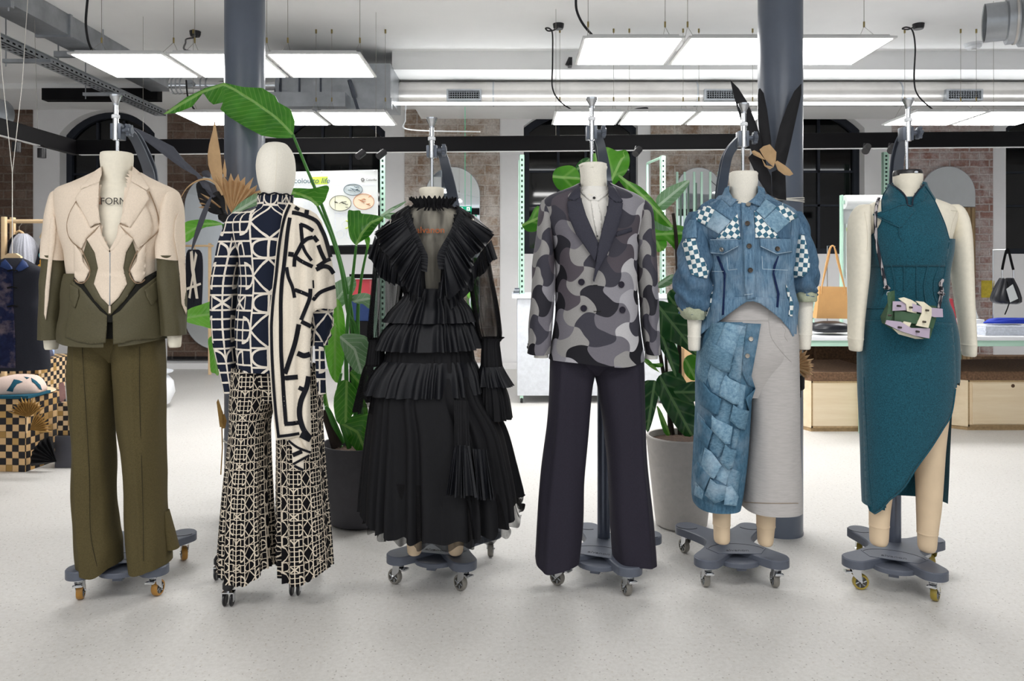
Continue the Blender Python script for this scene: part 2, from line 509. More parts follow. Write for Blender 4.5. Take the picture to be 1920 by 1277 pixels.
MT['leaf_fig'] = m_leaf('fiddle_leaf', '#23502a', '#2f6a2e', '#7fa66a', 0.25, n=14)
MT['leaf_fig_lit'] = m_leaf('lit_fiddle_leaf', '#3f8a1e', '#62ad2c', '#a4d070', 0.3, n=10)  # lit copy of the fig leaf, its light put into the colour
MT['stem'] = simple('green_stem', '#3f7a30', 0.45, var=0.2)
MT['trunk'] = simple('brown_trunk', '#2f2420', 0.8, var=0.3)
MT['paper_tan'] = simple('tan_kraft_paper', '#c9a67c', 0.8, var=0.06, scale=30)
MT['paper_gold'] = simple('gold_kraft_paper', '#b08b4e', 0.75, var=0.1, scale=30)
MT['paper_black'] = simple('charcoal_paper', '#141317', 0.7, var=0.06)
MT['paper_slate'] = simple('slate_paper', '#4b4d57', 0.6, var=0.08)
MT['rope'] = simple('white_string', '#d8d4cc', 0.8)
MT['form'] = simple('cream_canvas_form', '#e6dfce', 0.75, var=0.04, scale=60, bump=0.08, bscale=500, bd=0.001)
MT['form_white'] = simple('white_linen_head', '#ebe6da', 0.85, var=0.05, scale=200, bump=0.2, bscale=700, bd=0.001)
MT['form_tan'] = simple('beige_form_leg', '#ddc5a6', 0.7, var=0.04)
MT['base'] = simple('slate_stand_base', '#565b67', 0.45, var=0.05, scale=30)
MT['base_dark'] = simple('slate_groove', '#2b2e36', 0.6)
MT['arm_metal'] = simple('gunmetal_arm', '#5a606b', 0.35, 0.3, var=0.05)
MT['pole'] = simple('gunmetal_pole', '#626876', 0.3, 0.5, var=0.05)
MT['wheel_amber'] = simple('amber_caster_tyre', '#a97a35', 0.3, var=0.15)
MT['wheel_grey'] = simple('grey_caster_tyre', '#7d7972', 0.3, var=0.15)
MT['wheel_olive'] = simple('olive_caster_tyre', '#978438', 0.3, var=0.15)
MT['wheel_hub'] = simple('caster_hub', '#44423d', 0.4, var=0.4, scale=90)
MT['black_plastic'] = simple('black_plastic', '#1d1c1f', 0.35)
MT['ink'] = simple('printed_ink', '#4a4743', 0.8)
MT['ink_orange'] = simple('printed_orange', '#a4572c', 0.8)
MT['cream_wool'] = m_fabric('cream_wool', '#ddcdbb', 0.05, bump=0.3)
MT['cream_edge'] = m_fabric('brown_cut_edge', '#8b7560', 0.1)
MT['olive'] = m_fabric('olive_satin_wool', '#504b37', 0.1, 0.55, bump=0.15)
MT['olive_trouser'] = m_fabric('olive_trouser_wool', '#50472c', 0.14, 0.85)
MT['dark_gap'] = simple('dark_gap_lining', '#15140f', 0.95)  # near black for the gap shade, lining and seams
MT['knit_navy'] = m_knit('navy_cream_knit', '#1b2131', '#e3dacd', 0.0135, 3.25, 0.2015, 0.785, 0.536, 0.368)
MT['knit_black'] = m_knit('black_cream_knit', '#0d0c10', '#d6c9b6', 0.0155, 7.0, 0.0905, 1.07, 0.2, 0.2)
MT['knit_cream'] = m_fabric('cream_knit', '#e0d6c6', 0.06, 0.95, weave=600)
MT['knit_line'] = m_fabric('black_knit_line', '#14151c', 0.1, 0.95, weave=600)
MT['ruffle'] = m_fabric('black_ruffle_cloth', '#121318', 0.25, 0.5, bump=0.15)
MT['ruffle2'] = m_fabric('black_pleated_tulle', '#0c0c10', 0.3, 0.75, bump=0.2, streak=(9, (40, 40, 1)))
MT['sheer'] = m_sheer('black_sheer_tulle', '#0e0d0f', 0.62)
MT['sheer_hem'] = m_sheer('black_sheer_hem', '#0e0d0f', 0.72)
MT['sheer_neck'] = m_sheer('black_sheer_yoke', '#121114', 0.58)
MT['camo'] = m_camo('overlapping_grey_discs')
MT['lapel'] = m_fabric('charcoal_lapel', '#34343f', 0.12, 0.7)
MT['shirt'] = m_fabric('white_cotton', '#e9e6e0', 0.03, 0.85)
MT['trouser_navy'] = m_fabric('midnight_wool', '#27242f', 0.12, 0.85)
MT['denim'] = m_denim('blue_denim', '#3c5a76', '#7190a8')
MT['denim_dark'] = m_denim('dark_blue_denim', '#314b64', '#587690', amt=0.15)
MT['denim_wash'] = m_denim('washed_denim', '#50748f', '#8fafc2', amt=0.55, st=(30, 30, 30))
MT['denim_weave'] = m_denim('woven_denim', '#3e6078', '#7394a8', amt=0.4, st=(30, 30, 60))
MT['denim_weave2'] = m_denim('woven_denim_dark', '#2f5068', '#557a92', amt=0.25, st=(60, 30, 20))
MT['denim_zip'] = m_fabric('indigo_zip', '#15254a', 0.1)
MT['form_seam'] = simple('canvas_seam', '#c9c0ae', 0.8)
MT['stitch'] = simple('pale_stitch', '#b9cbd8', 0.9)
MT['check'] = m_check('blue_white_check', '#e8ebe8', '#3f6d84', 0.0172, 0.12)
MT['sage_cuff'] = m_fabric('sage_turn_up', '#a9ae96', 0.1)
MT['jersey'] = m_fabric('grey_jersey', '#b3afad', 0.06, 0.95, streak=(30, (1, 1, 8)))
MT['teal'] = m_fabric('teal_wool', '#114656', 0.3, 0.9, weave=400, bump=0.4, sheen=0.2, streak=(260, (1, 1, 1)), c2='#1b5768')
MT['teal_dark'] = m_fabric('teal_piping', '#0f3f4e', 0.2)
MT['navy_trim'] = simple('navy_piping', '#141b2b', 0.6)
MT['bag_lilac'] = simple('lilac_leather', '#b6a7ba', 0.5, var=0.04)
MT['bag_cream'] = simple('cream_leather', '#e4dcc4', 0.5, var=0.04)
MT['bag_green'] = simple('green_leather', '#3d5a40', 0.5, var=0.06)
MT['bag_black'] = simple('black_leather', '#1d1e24', 0.35, var=0.15, bump=0.2, bscale=60)
MT['bag_tan'] = simple('tan_leather', '#cf9f66', 0.5, var=0.05)
MT['cord_mix'] = m_check('speckled_cord', '#2b2b33', '#b9b2b4', 0.012, 0.9, which='Object')
MT['stud'] = simple('dark_metal_stud', '#4d4640', 0.3, 0.9)
MT['button_silver'] = simple('silver_button', '#a59f96', 0.35, 0.8)
MT['basket'] = m_basket('black_tan_woven_card', '#211f22', '#d1ac7c', 0.042)
MT['basket_small'] = m_basket('fine_black_tan_woven_card', '#211f22', '#d6b78e', 0.031)
MT['plinth'] = simple('dark_grey_plinth', '#4a4a52', 0.6, var=0.08)
MT['floral'] = m_denim('navy_floral_silk', '#0e1128', '#1c2343', '#8d7b7a', 0.6, st=(14, 14, 14))
MT['navy_silk'] = m_fabric('navy_silk', '#20335e', 0.2, 0.5)
MT['black_wool'] = m_fabric('black_wool', '#202129', 0.15)
MT['grey_tulle'] = m_fabric('grey_tulle', '#b3b4bd', 0.15)
MT['teal_cloth'] = m_fabric('teal_cloth', '#1f5468', 0.15)
MT['pink_cloth'] = m_fabric('pale_pink_cloth', '#dcc6bb', 0.05)
MT['pink'] = simple('dusty_pink', '#c39a98', 0.6)
MT['woven_blue'] = m_check('blue_grey_weave', '#8fa2c4', '#55576b', 0.05, 0.9, which='Object')
MT['poster'] = simple('poster_paper', '#cfd2d2', 0.6, var=0.01)
MT['lime'] = simple('lime_print', '#b9cd4a', 0.7, var=0.02)
MT['teal_ink'] = simple('dark_teal_ink', '#2c5260', 0.8)
MT['dish_blue'] = simple('blue_dish', '#b9c3c6', 0.5, var=0.2, scale=25)
MT['dish_cream'] = simple('cream_dish', '#dcdcc4', 0.5, var=0.05)
MT['dish_peach'] = simple('peach_dish', '#e3d0b6', 0.5, var=0.05)
MT['streak_blue'] = simple('blue_streak', '#4b5f6c', 0.6)
MT['streak_dark'] = simple('dark_streak', '#403f3c', 0.6)
MT['streak_orange'] = simple('orange_streak', '#c0794e', 0.6)
MT['red'] = simple('red_print', '#b23a44', 0.6)
MT['yellow'] = simple('yellow_paint', '#c2ae3c', 0.8, var=0.2, scale=20)
MT['orange'] = simple('orange_patch', '#dba23a', 0.7)
MT['cyan'] = simple('cyan_patch', '#4fb0bd', 0.7)
MT['blue_cloth'] = m_fabric('cobalt_cloth', '#2138a8', 0.15, 0.6)
MT['stack'] = simple('paper_stack', '#c9ced9', 0.7, var=0.15, scale=50)
MT['exit_green'] = m_emit('green_exit_light', col('#1fa37a'), 0.9)
MT['exit_white'] = m_emit('white_exit_symbol', (1, 1, 1, 1), 1.0)
MT['grey_card'] = simple('tan_grey_board', '#8d7657', 0.8)
MT['black_brick'] = m_brick('black_painted_brick', '#1c1b1d', '#2a292b', '#4a4848', 0.1, '#777777', 1.25)
# ------------------------------------------------------------------ flat fill helpers
def inpoly(x, y, poly):
    c = False; n = len(poly); j = n-1
    for i in range(n):
        xi, yi = poly[i][0], poly[i][1]; xj, yj = poly[j][0], poly[j][1]
        if (yi > y) != (yj > y) and x < (xj-xi)*(y-yi)/(yj-yi)+xi: c = not c
        j = i
    return c
def dense(poly, step):
    out = []; n = len(poly)
    for i in range(n):
        a = poly[i]; b = poly[(i+1) % n]
        k = max(1, int(hypot(b[0]-a[0], b[1]-a[1]) / step))
        for t in range(k): out.append((a[0]+(b[0]-a[0])*t/k, a[1]+(b[1]-a[1])*t/k))
    return out
def cdt(poly, step=None, holes=(), extra=()):
    """triangulate a 2-D outline; returns points, tris, number of boundary points, boundary edges"""
    pts = []; edges = []
    for lp in [poly] + list(holes):
        b = len(pts); pts += [Vector(p[:2]) for p in lp]
        edges += [(b+i, b+(i+1) % len(lp)) for i in range(len(lp))]
    nb = len(pts)
    if step:
        xs = [p[0] for p in poly]; ys = [p[1] for p in poly]
        y = min(ys) + step*0.5; r = 0
        while y < max(ys):
            x = min(xs) + step*(0.5 if r % 2 else 0.9)
            while x < max(xs):
                if inpoly(x, y, poly) and not any(inpoly(x, y, h) for h in holes): pts.append(Vector((x, y)))
                x += step
            y += step*0.87; r += 1
    pts += [Vector(e) for e in extra]
    v, e, f, ov, oe, of = delaunay_2d_cdt(pts, edges, [], 0, 1e-6)
    v = [(p[0], p[1]) for p in v]
    fs = []
    for t in f:
        cx = sum(v[i][0] for i in t)/len(t); cy = sum(v[i][1] for i in t)/len(t)
        if inpoly(cx, cy, poly) and not any(inpoly(cx, cy, h) for h in holes): fs.append(tuple(t))
    cnt = {}
    for t in fs:
        for i in range(len(t)):
            a, b = t[i], t[(i+1) % len(t)]
            cnt[(min(a, b), max(a, b))] = cnt.get((min(a, b), max(a, b)), []) + [(a, b)]
    be = [l[0] for l in cnt.values() if len(l) == 1]
    return v, fs, be
def plate(mb, poly, y0, y1, holes=()):
    """outline in x,z given a depth from y0 (front) to y1"""
    v, fs, be = cdt(poly, None, holes)
    n = len(v)
    vs = [Vector((x, y0, z)) for x, z in v] + [Vector((x, y1, z)) for x, z in v]
    F2 = []
    for t in fs:
        a, b, c = (Vector((v[i][0], v[i][1])) for i in t[:3])
        ccw = (b-a).x*(c-a).y - (b-a).y*(c-a).x > 0
        tt = t if ccw else t[::-1]
        F2.append(tuple(tt)); F2.append(tuple(i+n for i in tt[::-1]))
    for a, b in be: F2.append((a, b, b+n, a+n))
    mb.add(vs, F2)

# ------------------------------------------------------------------ the room
BW = 10.07      # back wall
CEIL = 3.42
def rect(mb, x0, x1, y0, y1, z0, z1): mb.box(x0, x1, y0, y1, z0, z1)
m = MB(); m.box(-9, 9, -5, 12, -0.1, 0); struct(m.build('floor', MT['floor']))
m = MB(); m.box(-9, 9, -5, 12, CEIL, CEIL+0.1); struct(m.build('ceiling', MT['ceiling']))
def arch(px0, px1, ptop, pspring, pbot, Y, n=14):
    x0, x1 = wx(px0, Y), wx(px1, Y); zt, zs, zb = wz(ptop, Y), wz(pspring, Y), wz(pbot, Y)
    w = (x1-x0)/2; s = zt-zs; rr = (w*w+s*s)/(2*s); cz = zt-rr; cx = (x0+x1)/2
    a = math.asin(min(1, w/rr)); pts = [(x0, zb), (x1, zb)]
    for i in range(n+1):
        t = a - 2*a*i/n; pts.append((cx+rr*sin(t), cz+rr*cos(t)))
    return pts
WIN = [(112, 290, 206, 250), (525, 722, 203, 246), (982, 1196, 197, 236), (1418, 1621, 197, 240), (1886, 2090, 200, 240)]
holes = [arch(a, b, t, s, 476, BW) for a, b, t, s in WIN]
m = MB(); plate(m, [(-9, 0), (9, 0), (9, CEIL), (-9, CEIL)], BW, BW+0.3, holes)
struct(m.build('wall_back', MT['wall'], smooth=False))
def inset(pts, d):
    cx = sum(p[0] for p in pts)/len(pts); x0 = min(p[0] for p in pts); x1 = max(p[0] for p in pts)
    z0 = min(p[1] for p in pts); z1 = max(p[1] for p in pts)
    return [((p[0]-(x0+x1)/2)*(1-2*d/(x1-x0))+(x0+x1)/2, (p[1]-(z0+z1)/2)*(1-2*d/(z1-z0))+(z0+z1)/2) for p in pts]
MUN = [(0.3, 0.62), (0.36, 0.66), (0.29, 0.56), (0.34, 0.64), (0.34, 0.64)]
for i, (a, b, t, s) in enumerate(WIN):
    h = arch(a, b, t, s, 476, BW)
    w = struct(MB().build('window_%d' % (i+1), MT['frame'])) if False else None
    m = MB(); plate(m, h, BW+0.15, BW+0.22, [inset(h, 0.075)])
    w = struct(m.build('window_%d' % (i+1), MT['frame'], smooth=False))
    hi = inset(h, 0.07)
    m = MB(); plate(m, hi, BW+0.2, BW+0.215); m.build('pane', MT['pane'], w, smooth=False)
    x0, x1 = min(p[0] for p in hi), max(p[0] for p in hi); z0, z1 = min(p[1] for p in hi), max(p[1] for p in hi)
    m = MB()
    for f in MUN[i]:
        xm = x0+(x1-x0)*f; zt = z1 - 0.02 - 0.3*(2*f-1)**2*0.9
        m.box(xm-0.016, xm+0.016, BW+0.17, BW+0.2, z0, zt)
    for f in (0.32, 0.57, 0.82): m.box(x0, x1, BW+0.17, BW+0.2, z0+(z1-z0)*f-0.014, z0+(z1-z0)*f+0.014)
    m.build('muntins', MT['frame'], w, smooth=False)
# brick piers stand a little proud of the plaster
def pier(i, x0, x1, mat, z0p=None, proud=0.02):
    m = MB(); X0, X1 = wx(x0, BW), wx(x1, BW)
    m.box(X0, X1, BW-proud, BW, 0 if z0p is None else wz(z0p, BW), wz(180, BW)); return struct(m.build('trim_%d' % i, mat, smooth=False))
pier(1, -160, 62, MT['brick_brown']); pier(2, 315, 470, MT['brick_brown'], 669)
pier(3, 759, 937, MT['brick_wash']); pier(4, 1220, 1405, MT['brick_wash']); pier(5, 1672, 1860, MT['brick_red'])
m = MB(); m.box(wx(315, BW), wx(470, BW), BW-0.03, BW, 0.1, wz(668, BW)); struct(m.build('trim_6', MT['black_brick'], smooth=False))
m = MB(); m.box(wx(1838, BW), wx(1862, BW), BW-0.024, BW-0.02, wz(558, BW), wz(526, BW)); struct(m.build('trim_7', MT['yellow'], smooth=False))
m = MB(); m.box(-9, 9, BW-0.12, BW-0.031, 0, 0.075); struct(m.build('baseboard_back', MT['wall'], smooth=False))
m = MB(); m.box(wx(85, 9.9), wx(140, 9.9), 9.86, 9.94, 0.02+0.075, 0.13); struct(m.build('trim_8', MT['wood'], smooth=False))
m = MB(); m.box(-9.1, -9, -5, 12, 0, CEIL); struct(m.build('wall_left', MT['wall'], smooth=False))
m = MB(); m.box(9, 9.1, -5, 12, 0, CEIL); struct(m.build('wall_right', MT['wall'], smooth=False))
# bulkhead where the ceiling drops, with the soft shadow gap
m = MB(); m.box(wx(735, 7.6), 8.9, 7.6, BW, 3.24, CEIL); struct(m.build('ceiling_bulkhead', MT['ceiling'], smooth=False))
m = MB(); m.box(-8.9, wx(735, 7.6), 8.9, BW, 3.36, CEIL); struct(m.build('ceiling_drop', MT['ceiling'], smooth=False))

# columns
def column(px, wpx, Y, base=True):
    r = wpx/2*Y/F; x = wx(px, Y); m = MB()
    m.lathe([(r, 0), (r, CEIL)], (x, Y, 0), 64, cap=False)
    if base: m.lathe([(r+0.002, 0), (r+0.002, 0.01), (r, 0.012)], (x, Y, 0), 64, cap=False)
    return x, Y, r, m
c1 = column(459, 73, 3.95); o = struct(c1[3].build('column_left', MT['column']))
c2 = column(1463, 81, 3.72); o = struct(c2[3].build('column_right', MT['column']))

# ------------------------------------------------------------------ ceiling lights
def led_row(x0, yn, n, s=0.6, z=PANEL_Z, skew=0.0, label='', gap=0.02, wire_px=None):
    """n square panels hung in a row; x0 left edge, yn near edge"""
    for i in range(n):
        M_ = Matrix.Translation((x0, yn, 0)) @ Matrix.Rotation(skew, 4, 'Z')
        a = i*(s+gap)
        t = thing('ceiling_light', label[i], 'ceiling light', M_ @ Vector((a+s/2, s/2, z)), 'square LED panels hung from the ceiling')
        m = MB(); m.bbox(a, a+s, 0, s, z, z+0.012, 0.002, M_); m.bbox(a+0.03, a+s-0.03, 0.03, s-0.03, z+0.012, z+0.03, 0.004, M_)
        m.build('frame', MT['panel_frame'], t, smooth=False)
        m = MB(); m.box(a+0.02, a+s-0.02, 0.02, s-0.02, z-0.003, z+0.002, M_); m.build('diffuser', MT['led'], t, smooth=False)
        for cxx in ((a+0.06,), (a+s-0.06,)):
            m = MB()
            top = M_ @ Vector((cxx[0], s/2, CEIL)); j = M_ @ Vector((cxx[0], s/2, z+0.16))
            m.tube([top, j], 0.0018, 5)
            for yy in (0.1, s-0.1): m.tube([j, M_ @ Vector((cxx[0], yy, z+0.02))], 0.0013, 5)
            w = m.build('suspension_wire', MT['wire'], t)
            k = MB(); k.tube([j+Vector((0, 0, 0.03)), j-Vector((0, 0, 0.005))], 0.006, 8); k.build('wire_grip', MT['brass'], w)
            k = MB(); k.tube([top, top-Vector((0, 0, 0.035))], 0.008, 8); k.build('ceiling_fixing', MT['brass'], w)
L1 = ['LED panel at the left end of the front left row',
      'LED panel in the middle of the front left row, half hidden by the left column',
      'LED panel right of the left column in the front left row']
led_row(wx(125, 4.85), 4.85, 3, label=L1)
L2 = ['LED panel at the left end of the front right row', 'LED panel in the middle of the front right row, left of the right column',
      'LED panel at the right end of the front right row, behind the right column']
led_row(wx(1092, 4.55), 4.52, 3, label=L2, s=0.6)
L3 = ['LED panel left of the left column in the back left row', 'LED panel behind the big banana leaf in the back left row', 'LED panel at the right end of the back left row by the duct box']
led_row(wx(322, 6.62), 6.62, 3, label=L3)
L4 = ['LED panel at the left end of the back middle row', 'second LED panel of the back middle row, left of the black paper leaves', 'LED panel of the back middle row partly behind the right column']
led_row(wx(1040, 6.65), 6.6, 3, label=L4)
L5 = ['LED panel above the teal dress in the back right row', 'LED panel at the far right edge of the back right row']
led_row(wx(1712, 6.65), 6.6, 2, label=L5, s=0.62)
# LED strip under the duct
m = MB(); m.box(wx(735, 7.75), 8.0, 7.72, 7.78, wz(196, 7.75), wz(192.5, 7.75))
t = tag(m.build('led_strip', MT['led_strip'], smooth=False), 'long thin white LED strip running under the round duct', 'strip light')

# ------------------------------------------------------------------ ducts
def cyl_x(mb, x0, x1, y, z, r, seg=40): mb.lathe([(r, x0), (r, x1)], (0, y, z), seg, 'x')
Yd = 8.15
t = thing('round_duct', 'long matt white round duct running along the ceiling above the steel duct', 'duct', (3.5, Yd+0.2, 3.0))
m = MB(); cyl_x(m, wx(735, Yd), 8.9, Yd+0.25, wz(140, Yd+.25), 0.165); m.build('duct_pipe', MT['panel_frame'], t)
m = MB()
for xx in (1.2, 3.9, 6.5): m.lathe([(0.17, xx), (0.17, xx+0.02)], (0, Yd+.25, wz(140, Yd+.25)), 40, 'x')
m.build('duct_joint', MT['duct'], t)
t = thing('spiral_duct', 'shiny steel round duct with three black grilles along the back of the room', 'duct', (3.5, Yd, 2.9))
zc = wz(172, 7.95)
m = MB(); cyl_x(m, wx(735, Yd), 8.9, 8.05, zc, 0.125); m.build('duct_pipe', MT['duct'], t)
m = MB()
for xx in (-0.2, 1.9, 4.0, 6.1): m.lathe([(0.129, xx), (0.129, xx+0.015)], (0, 8.05, zc), 40, 'x')
m.build('duct_joint', MT['galv'], t)
for gx0, gx1 in ((838, 903), (1319, 1384), (1770, 1838)):
    Yg = 7.93; a, b = wx(gx0, Yg), wx(gx1, Yg); z0, z1 = wz(190, Yg), wz(169, Yg)
    m = MB(); plate(m, [(a, z0), (b, z0), (b, z1), (a, z1)], 7.88, 7.96, [[(a+.02, z0+.015), (b-.02, z0+.015), (b-.02, z1-.015), (a+.02, z1-.015)]])
    g = m.build('grille', MT['galv'], t, smooth=False)
    m = MB(); m.box(a+.02, b-.02, 7.925, 7.935, z0+.015, z1-.015); m.build('grille_back', MT['black'], g, smooth=False)
    m = MB()
    for k in range(13):
        xx = a+.02+(b-a-.04)*(k+.5)/13; m.box(xx-.002, xx+.002, 7.9, 7.925, z0+.015, z1-.015)
    for k in range(4):
        zz = z0+.015+(z1-z0-.03)*(k+.5)/4; m.box(a+.02, b-.02, 7.905, 7.92, zz-.002, zz+.002)
    m.build('grille_slats', MT['galv'], g, smooth=False)

# big rectangular duct on the left running away from the viewer
Za = 3.245
t = thing('rectangular_duct', 'long rectangular galvanised duct on the left running towards the back wall', 'duct', (-3.6, 6, Za))
xr = -3.73; xl = xr-0.26
m = MB(); m.box(xl, xr, 3.0, 8.55, Za, 3.419); m.build('duct_body', MT['galv'], t, smooth=False)
for yy in (3.8, 5.2, 6.5, 7.8):
    m = MB(); m.box(xl-.02, xr+.02, yy, yy+.03, Za-.02, 3.419); m.build('duct_flange', MT['galv'], t, smooth=False)
for yy in (4.3, 5.6, 6.9):
    m = MB(); m.box(xl-.1, xr+.1, yy, yy+.04, Za-.075, Za-.022)
    for xx in (xl-.07, xr+.07): m.tube([(xx, yy+.02, Za-.1), (xx, yy+.02, CEIL)], 0.006, 8)
    m.build('bracket', MT['galv'], t, smooth=False)
# cable tray
t = thing('cable_tray', 'perforated steel cable tray hung along the left side of the ceiling', 'cable tray', (-3.3, 6, 2.85))
zt_ = 3.035
tx = -3.92
def tray_x(y): return -3.95 + (y-5.0)*0.0 
m = MB(); y0_, y1_ = 3.6, 8.85
xt0, xt1 = -4.08, -3.96
m.box(xt0, xt1, y0_, y1_, zt_, zt_+.006); m.box(xt0, xt0+.004, y0_, y1_, zt_, zt_+.06); m.box(xt1-.004, xt1, y0_, y1_, zt_, zt_+.06)
m.box(xt0-.02, xt0+.004, y0_, y1_, zt_+.056, zt_+.06); m.box(xt1-.004, xt1+.02, y0_, y1_, zt_+.056, zt_+.06)
m.build('tray', MT['galv'], t, smooth=False)
m = MB()
for k in range(70):
    yy = y0_+.03+k*(y1_-y0_-.1)/70
    m.box(xt1-.0005, xt1+.001, yy, yy+.035, zt_+.022, zt_+.036)
    m.box(xt0+.03, xt0+.05, yy, yy+.03, zt_-.001, zt_+.0005); m.box(xt1-.05, xt1-.03, yy, yy+.03, zt_-.001, zt_+.0005)
m.build('tray_slots', MT['black'], t, smooth=False)['kind'] = 'stuff'
for yy in (4.2, 5.3, 6.4, 7.6):
    m = MB(); m.box(xt0-.14, xt1+.14, yy, yy+.035, zt_-.05, zt_-.02)
    for xx in (xt0-.12,): m.tube([(xx, yy+.017, zt_-.08), (xx, yy+.017, CEIL)], 0.005, 8)
    m.build('bracket', MT['galv'], t, smooth=False)
# grey duct box + plenum right of the left column
Yb = 7.4
t = thing('duct_box', 'large galvanised duct box above the petri dish poster', 'duct', (wx(650, Yb), Yb, 2.9))
m = MB(); m.box(wx(520, Yb), wx(732, Yb), Yb, Yb+.7, wz(188, Yb), wz(119, Yb)); m.build('box', MT['galv'], t, smooth=False)
m = MB(); m.box(wx(655, Yb), wx(736, Yb), Yb-.06, Yb, wz(206, Yb), wz(186, Yb)); m.box(wx(520, Yb), wx(660, Yb), Yb-.3, Yb, wz(212, Yb), wz(186, Yb))
m.build('lower_duct', MT['galv'], t, smooth=False)
for q in (525, 560, 600): m = MB(); m.box(wx(q, Yb), wx(q+3, Yb), Yb-.012, Yb, wz(186, Yb), wz(119, Yb)); m.build('duct_seam', MT['base'], t, smooth=False)
m = MB(); m.tube([P(655, 150, Yb-.05), P(672, 208, Yb-.05)], .02, 6); m.build('duct_brace', MT['base'], t, smooth=False)
# small round duct left of the left column
t = thing('flexible_duct', 'short shiny round duct with a damper between the left LED panel rows', 'duct', (wx(370, 7.2), 7.2, 2.9))
m = MB(); Yf = 7.3; zz = wz(161, Yf); m.lathe([(.075, wx(322, Yf)), (.075, wx(520, Yf))], (0, Yf, zz), 24, 'x'); m.build('duct_pipe', MT['chrome'], t)
m = MB()
for q in (326, 334, 342, 380, 390): m.lathe([(.079, wx(q, Yf)), (.079, wx(q+2, Yf))], (0, Yf, zz), 24, 'x')
m.build('duct_rib', MT['galv'], t)
m = MB(); m.lathe([(.036, -.1), (.036, -.08), (.01, -.075)], (wx(364, Yf), Yf, zz), 20, 'y'); m.box(wx(360, Yf), wx(368, Yf), Yf-.115, Yf-.1, zz-.006, zz+.006); m.build('damper', MT['galv'], t)
# open ended duct at the upper right corner
t = thing('open_duct', 'wide open-ended round steel duct in the upper right corner', 'duct', (2.9, 4.6, 2.85))
Yo = 4.5; a = wx(1862, Yo); zc = wz(42, Yo)
Mo = Matrix.Translation((a, Yo, zc)) @ Matrix.Rotation(radians(-24), 4, 'Z')
def lath(prof): 
    mm = MB(); mm.lathe(prof, (0, 0, 0), 48, 'x', cap=False); mm.v = [Mo @ v for v in mm.v]; return mm
lath([(.105, -.04), (.11, -.045), (.11, .06), (.135, .065), (.135, .12), (.155, .13), (.16, .17), (.163, .17), (.163, 2.2)]).build('duct_pipe', MT['galv'], t)
mm = lath([(.104, -.04), (.104, .3)]); mm.build('duct_lining', MT['galv'], t)
mm = MB(); mm.lathe([(.0001, .12), (.104, .12)], (0, 0, 0), 40, 'x', cap=False); mm.v = [Mo @ v for v in mm.v]; mm.build('duct_dark', MT['black'], t)
mm = lath([(.139, .10), (.139, .112)]); mm.build('duct_joint', MT['duct'], t)
# another round duct just entering at far left edge
t = thing('end_duct', 'round steel duct end at the left edge in front of the brown brick', 'duct', (wx(-20, 7), 7.0, 2.7))
m = MB(); m.lathe([(.0001, -.02), (.10, 0), (.14, .03), (.145, .12)], (wx(-18, 7), 7.0, wz(210, 7)), 32, 'y'); m.build('duct_pipe', MT['galv'], t)

# black beam track with spot lights
t = thing('track_beam', 'long black lighting beam spanning the room with spot lights under it', 'light track', (0.5, 6.3, 2.3))
pA = Vector((wx(140, 6.6), 6.6, 0)); pB = Vector((5.6, 6.1, 0))
zb0, zb1 = 2.25, 2.372
d = (pB-pA); L = d.length; ang = atan2(d.y, d.x)
Mb = Matrix.Translation(pA) @ Matrix.Rotation(ang, 4, 'Z')
m = MB(); m.bbox(0, L, -.03, .03, zb0, zb1, .003, Mb); m.build('beam', MT['black'], t, smooth=False)
Ml = Matrix.Translation(pA) @ Matrix.Rotation(radians(-91), 4, 'Z')
m = MB(); m.bbox(-.03, 4.2, -.03, .03, zb0, zb1, .003, Ml); m.build('side_beam', MT['black'], t, smooth=False)
m = MB(); m.box(0.05, L, -.02, .02, zb0-.004, zb0+.001, Mb); m.box(0.5, 4.2, -.02, .02, zb0-.004, zb0+.001, Ml); m.build('beam_diffuser', MT['panel_frame'], t, smooth=False)
m = MB(); 
for q in (0.6, 1.5, 2.6, 4.1, 5.9, 7.6):
    m = MB(); m.tube([Mb @ Vector((q, 0, zb1)), Mb @ Vector((q, 0, CEIL))], .0016, 5); m.build('suspension_wire', MT['wire'], t)
for q in (0.5, 1.2, 2.2): m = MB(); m.tube([Ml @ Vector((q, 0, zb1)), Ml @ Vector((q+.05, 0, CEIL))], .0016, 5); m.build('suspension_wire', MT['wire'], t)
for q, s in ((70, 0), (677, 1), (716, 1), (1194, 1), (1622, 1), (1669, 1), (92, 0)):
    Yq = 6.42-(q-140)*.0003 if q > 140 else (5.9 if q == 70 else 6.2)
    X = wx(q, Yq); m = MB()
    if s: m.tube([(X, Yq, zb0-.01), (X-.01, Yq-.01, zb0-.035)], .012, 8); m.tube([(X+.02, Yq, zb0-.03), (X-.02, Yq-.05, zb0-.075)], .028, 16)
    else: X = -3.78 if q == 70 else -3.77; m.tube([(X, Yq, zb0-.01), (X, Yq, zb0-.085)], .032, 16)
    m.build('spot_light', MT['black_plastic'], t)
m = MB(); Yk = 8.6
m.box(wx(78, Yk), wx(295, Yk), Yk, Yk+.12, wz(187, Yk), wz(165, Yk))
tag(m.build('ceiling_beam', MT['black'], smooth=False), 'short black steel beam just above the arched window on the left', 'beam')

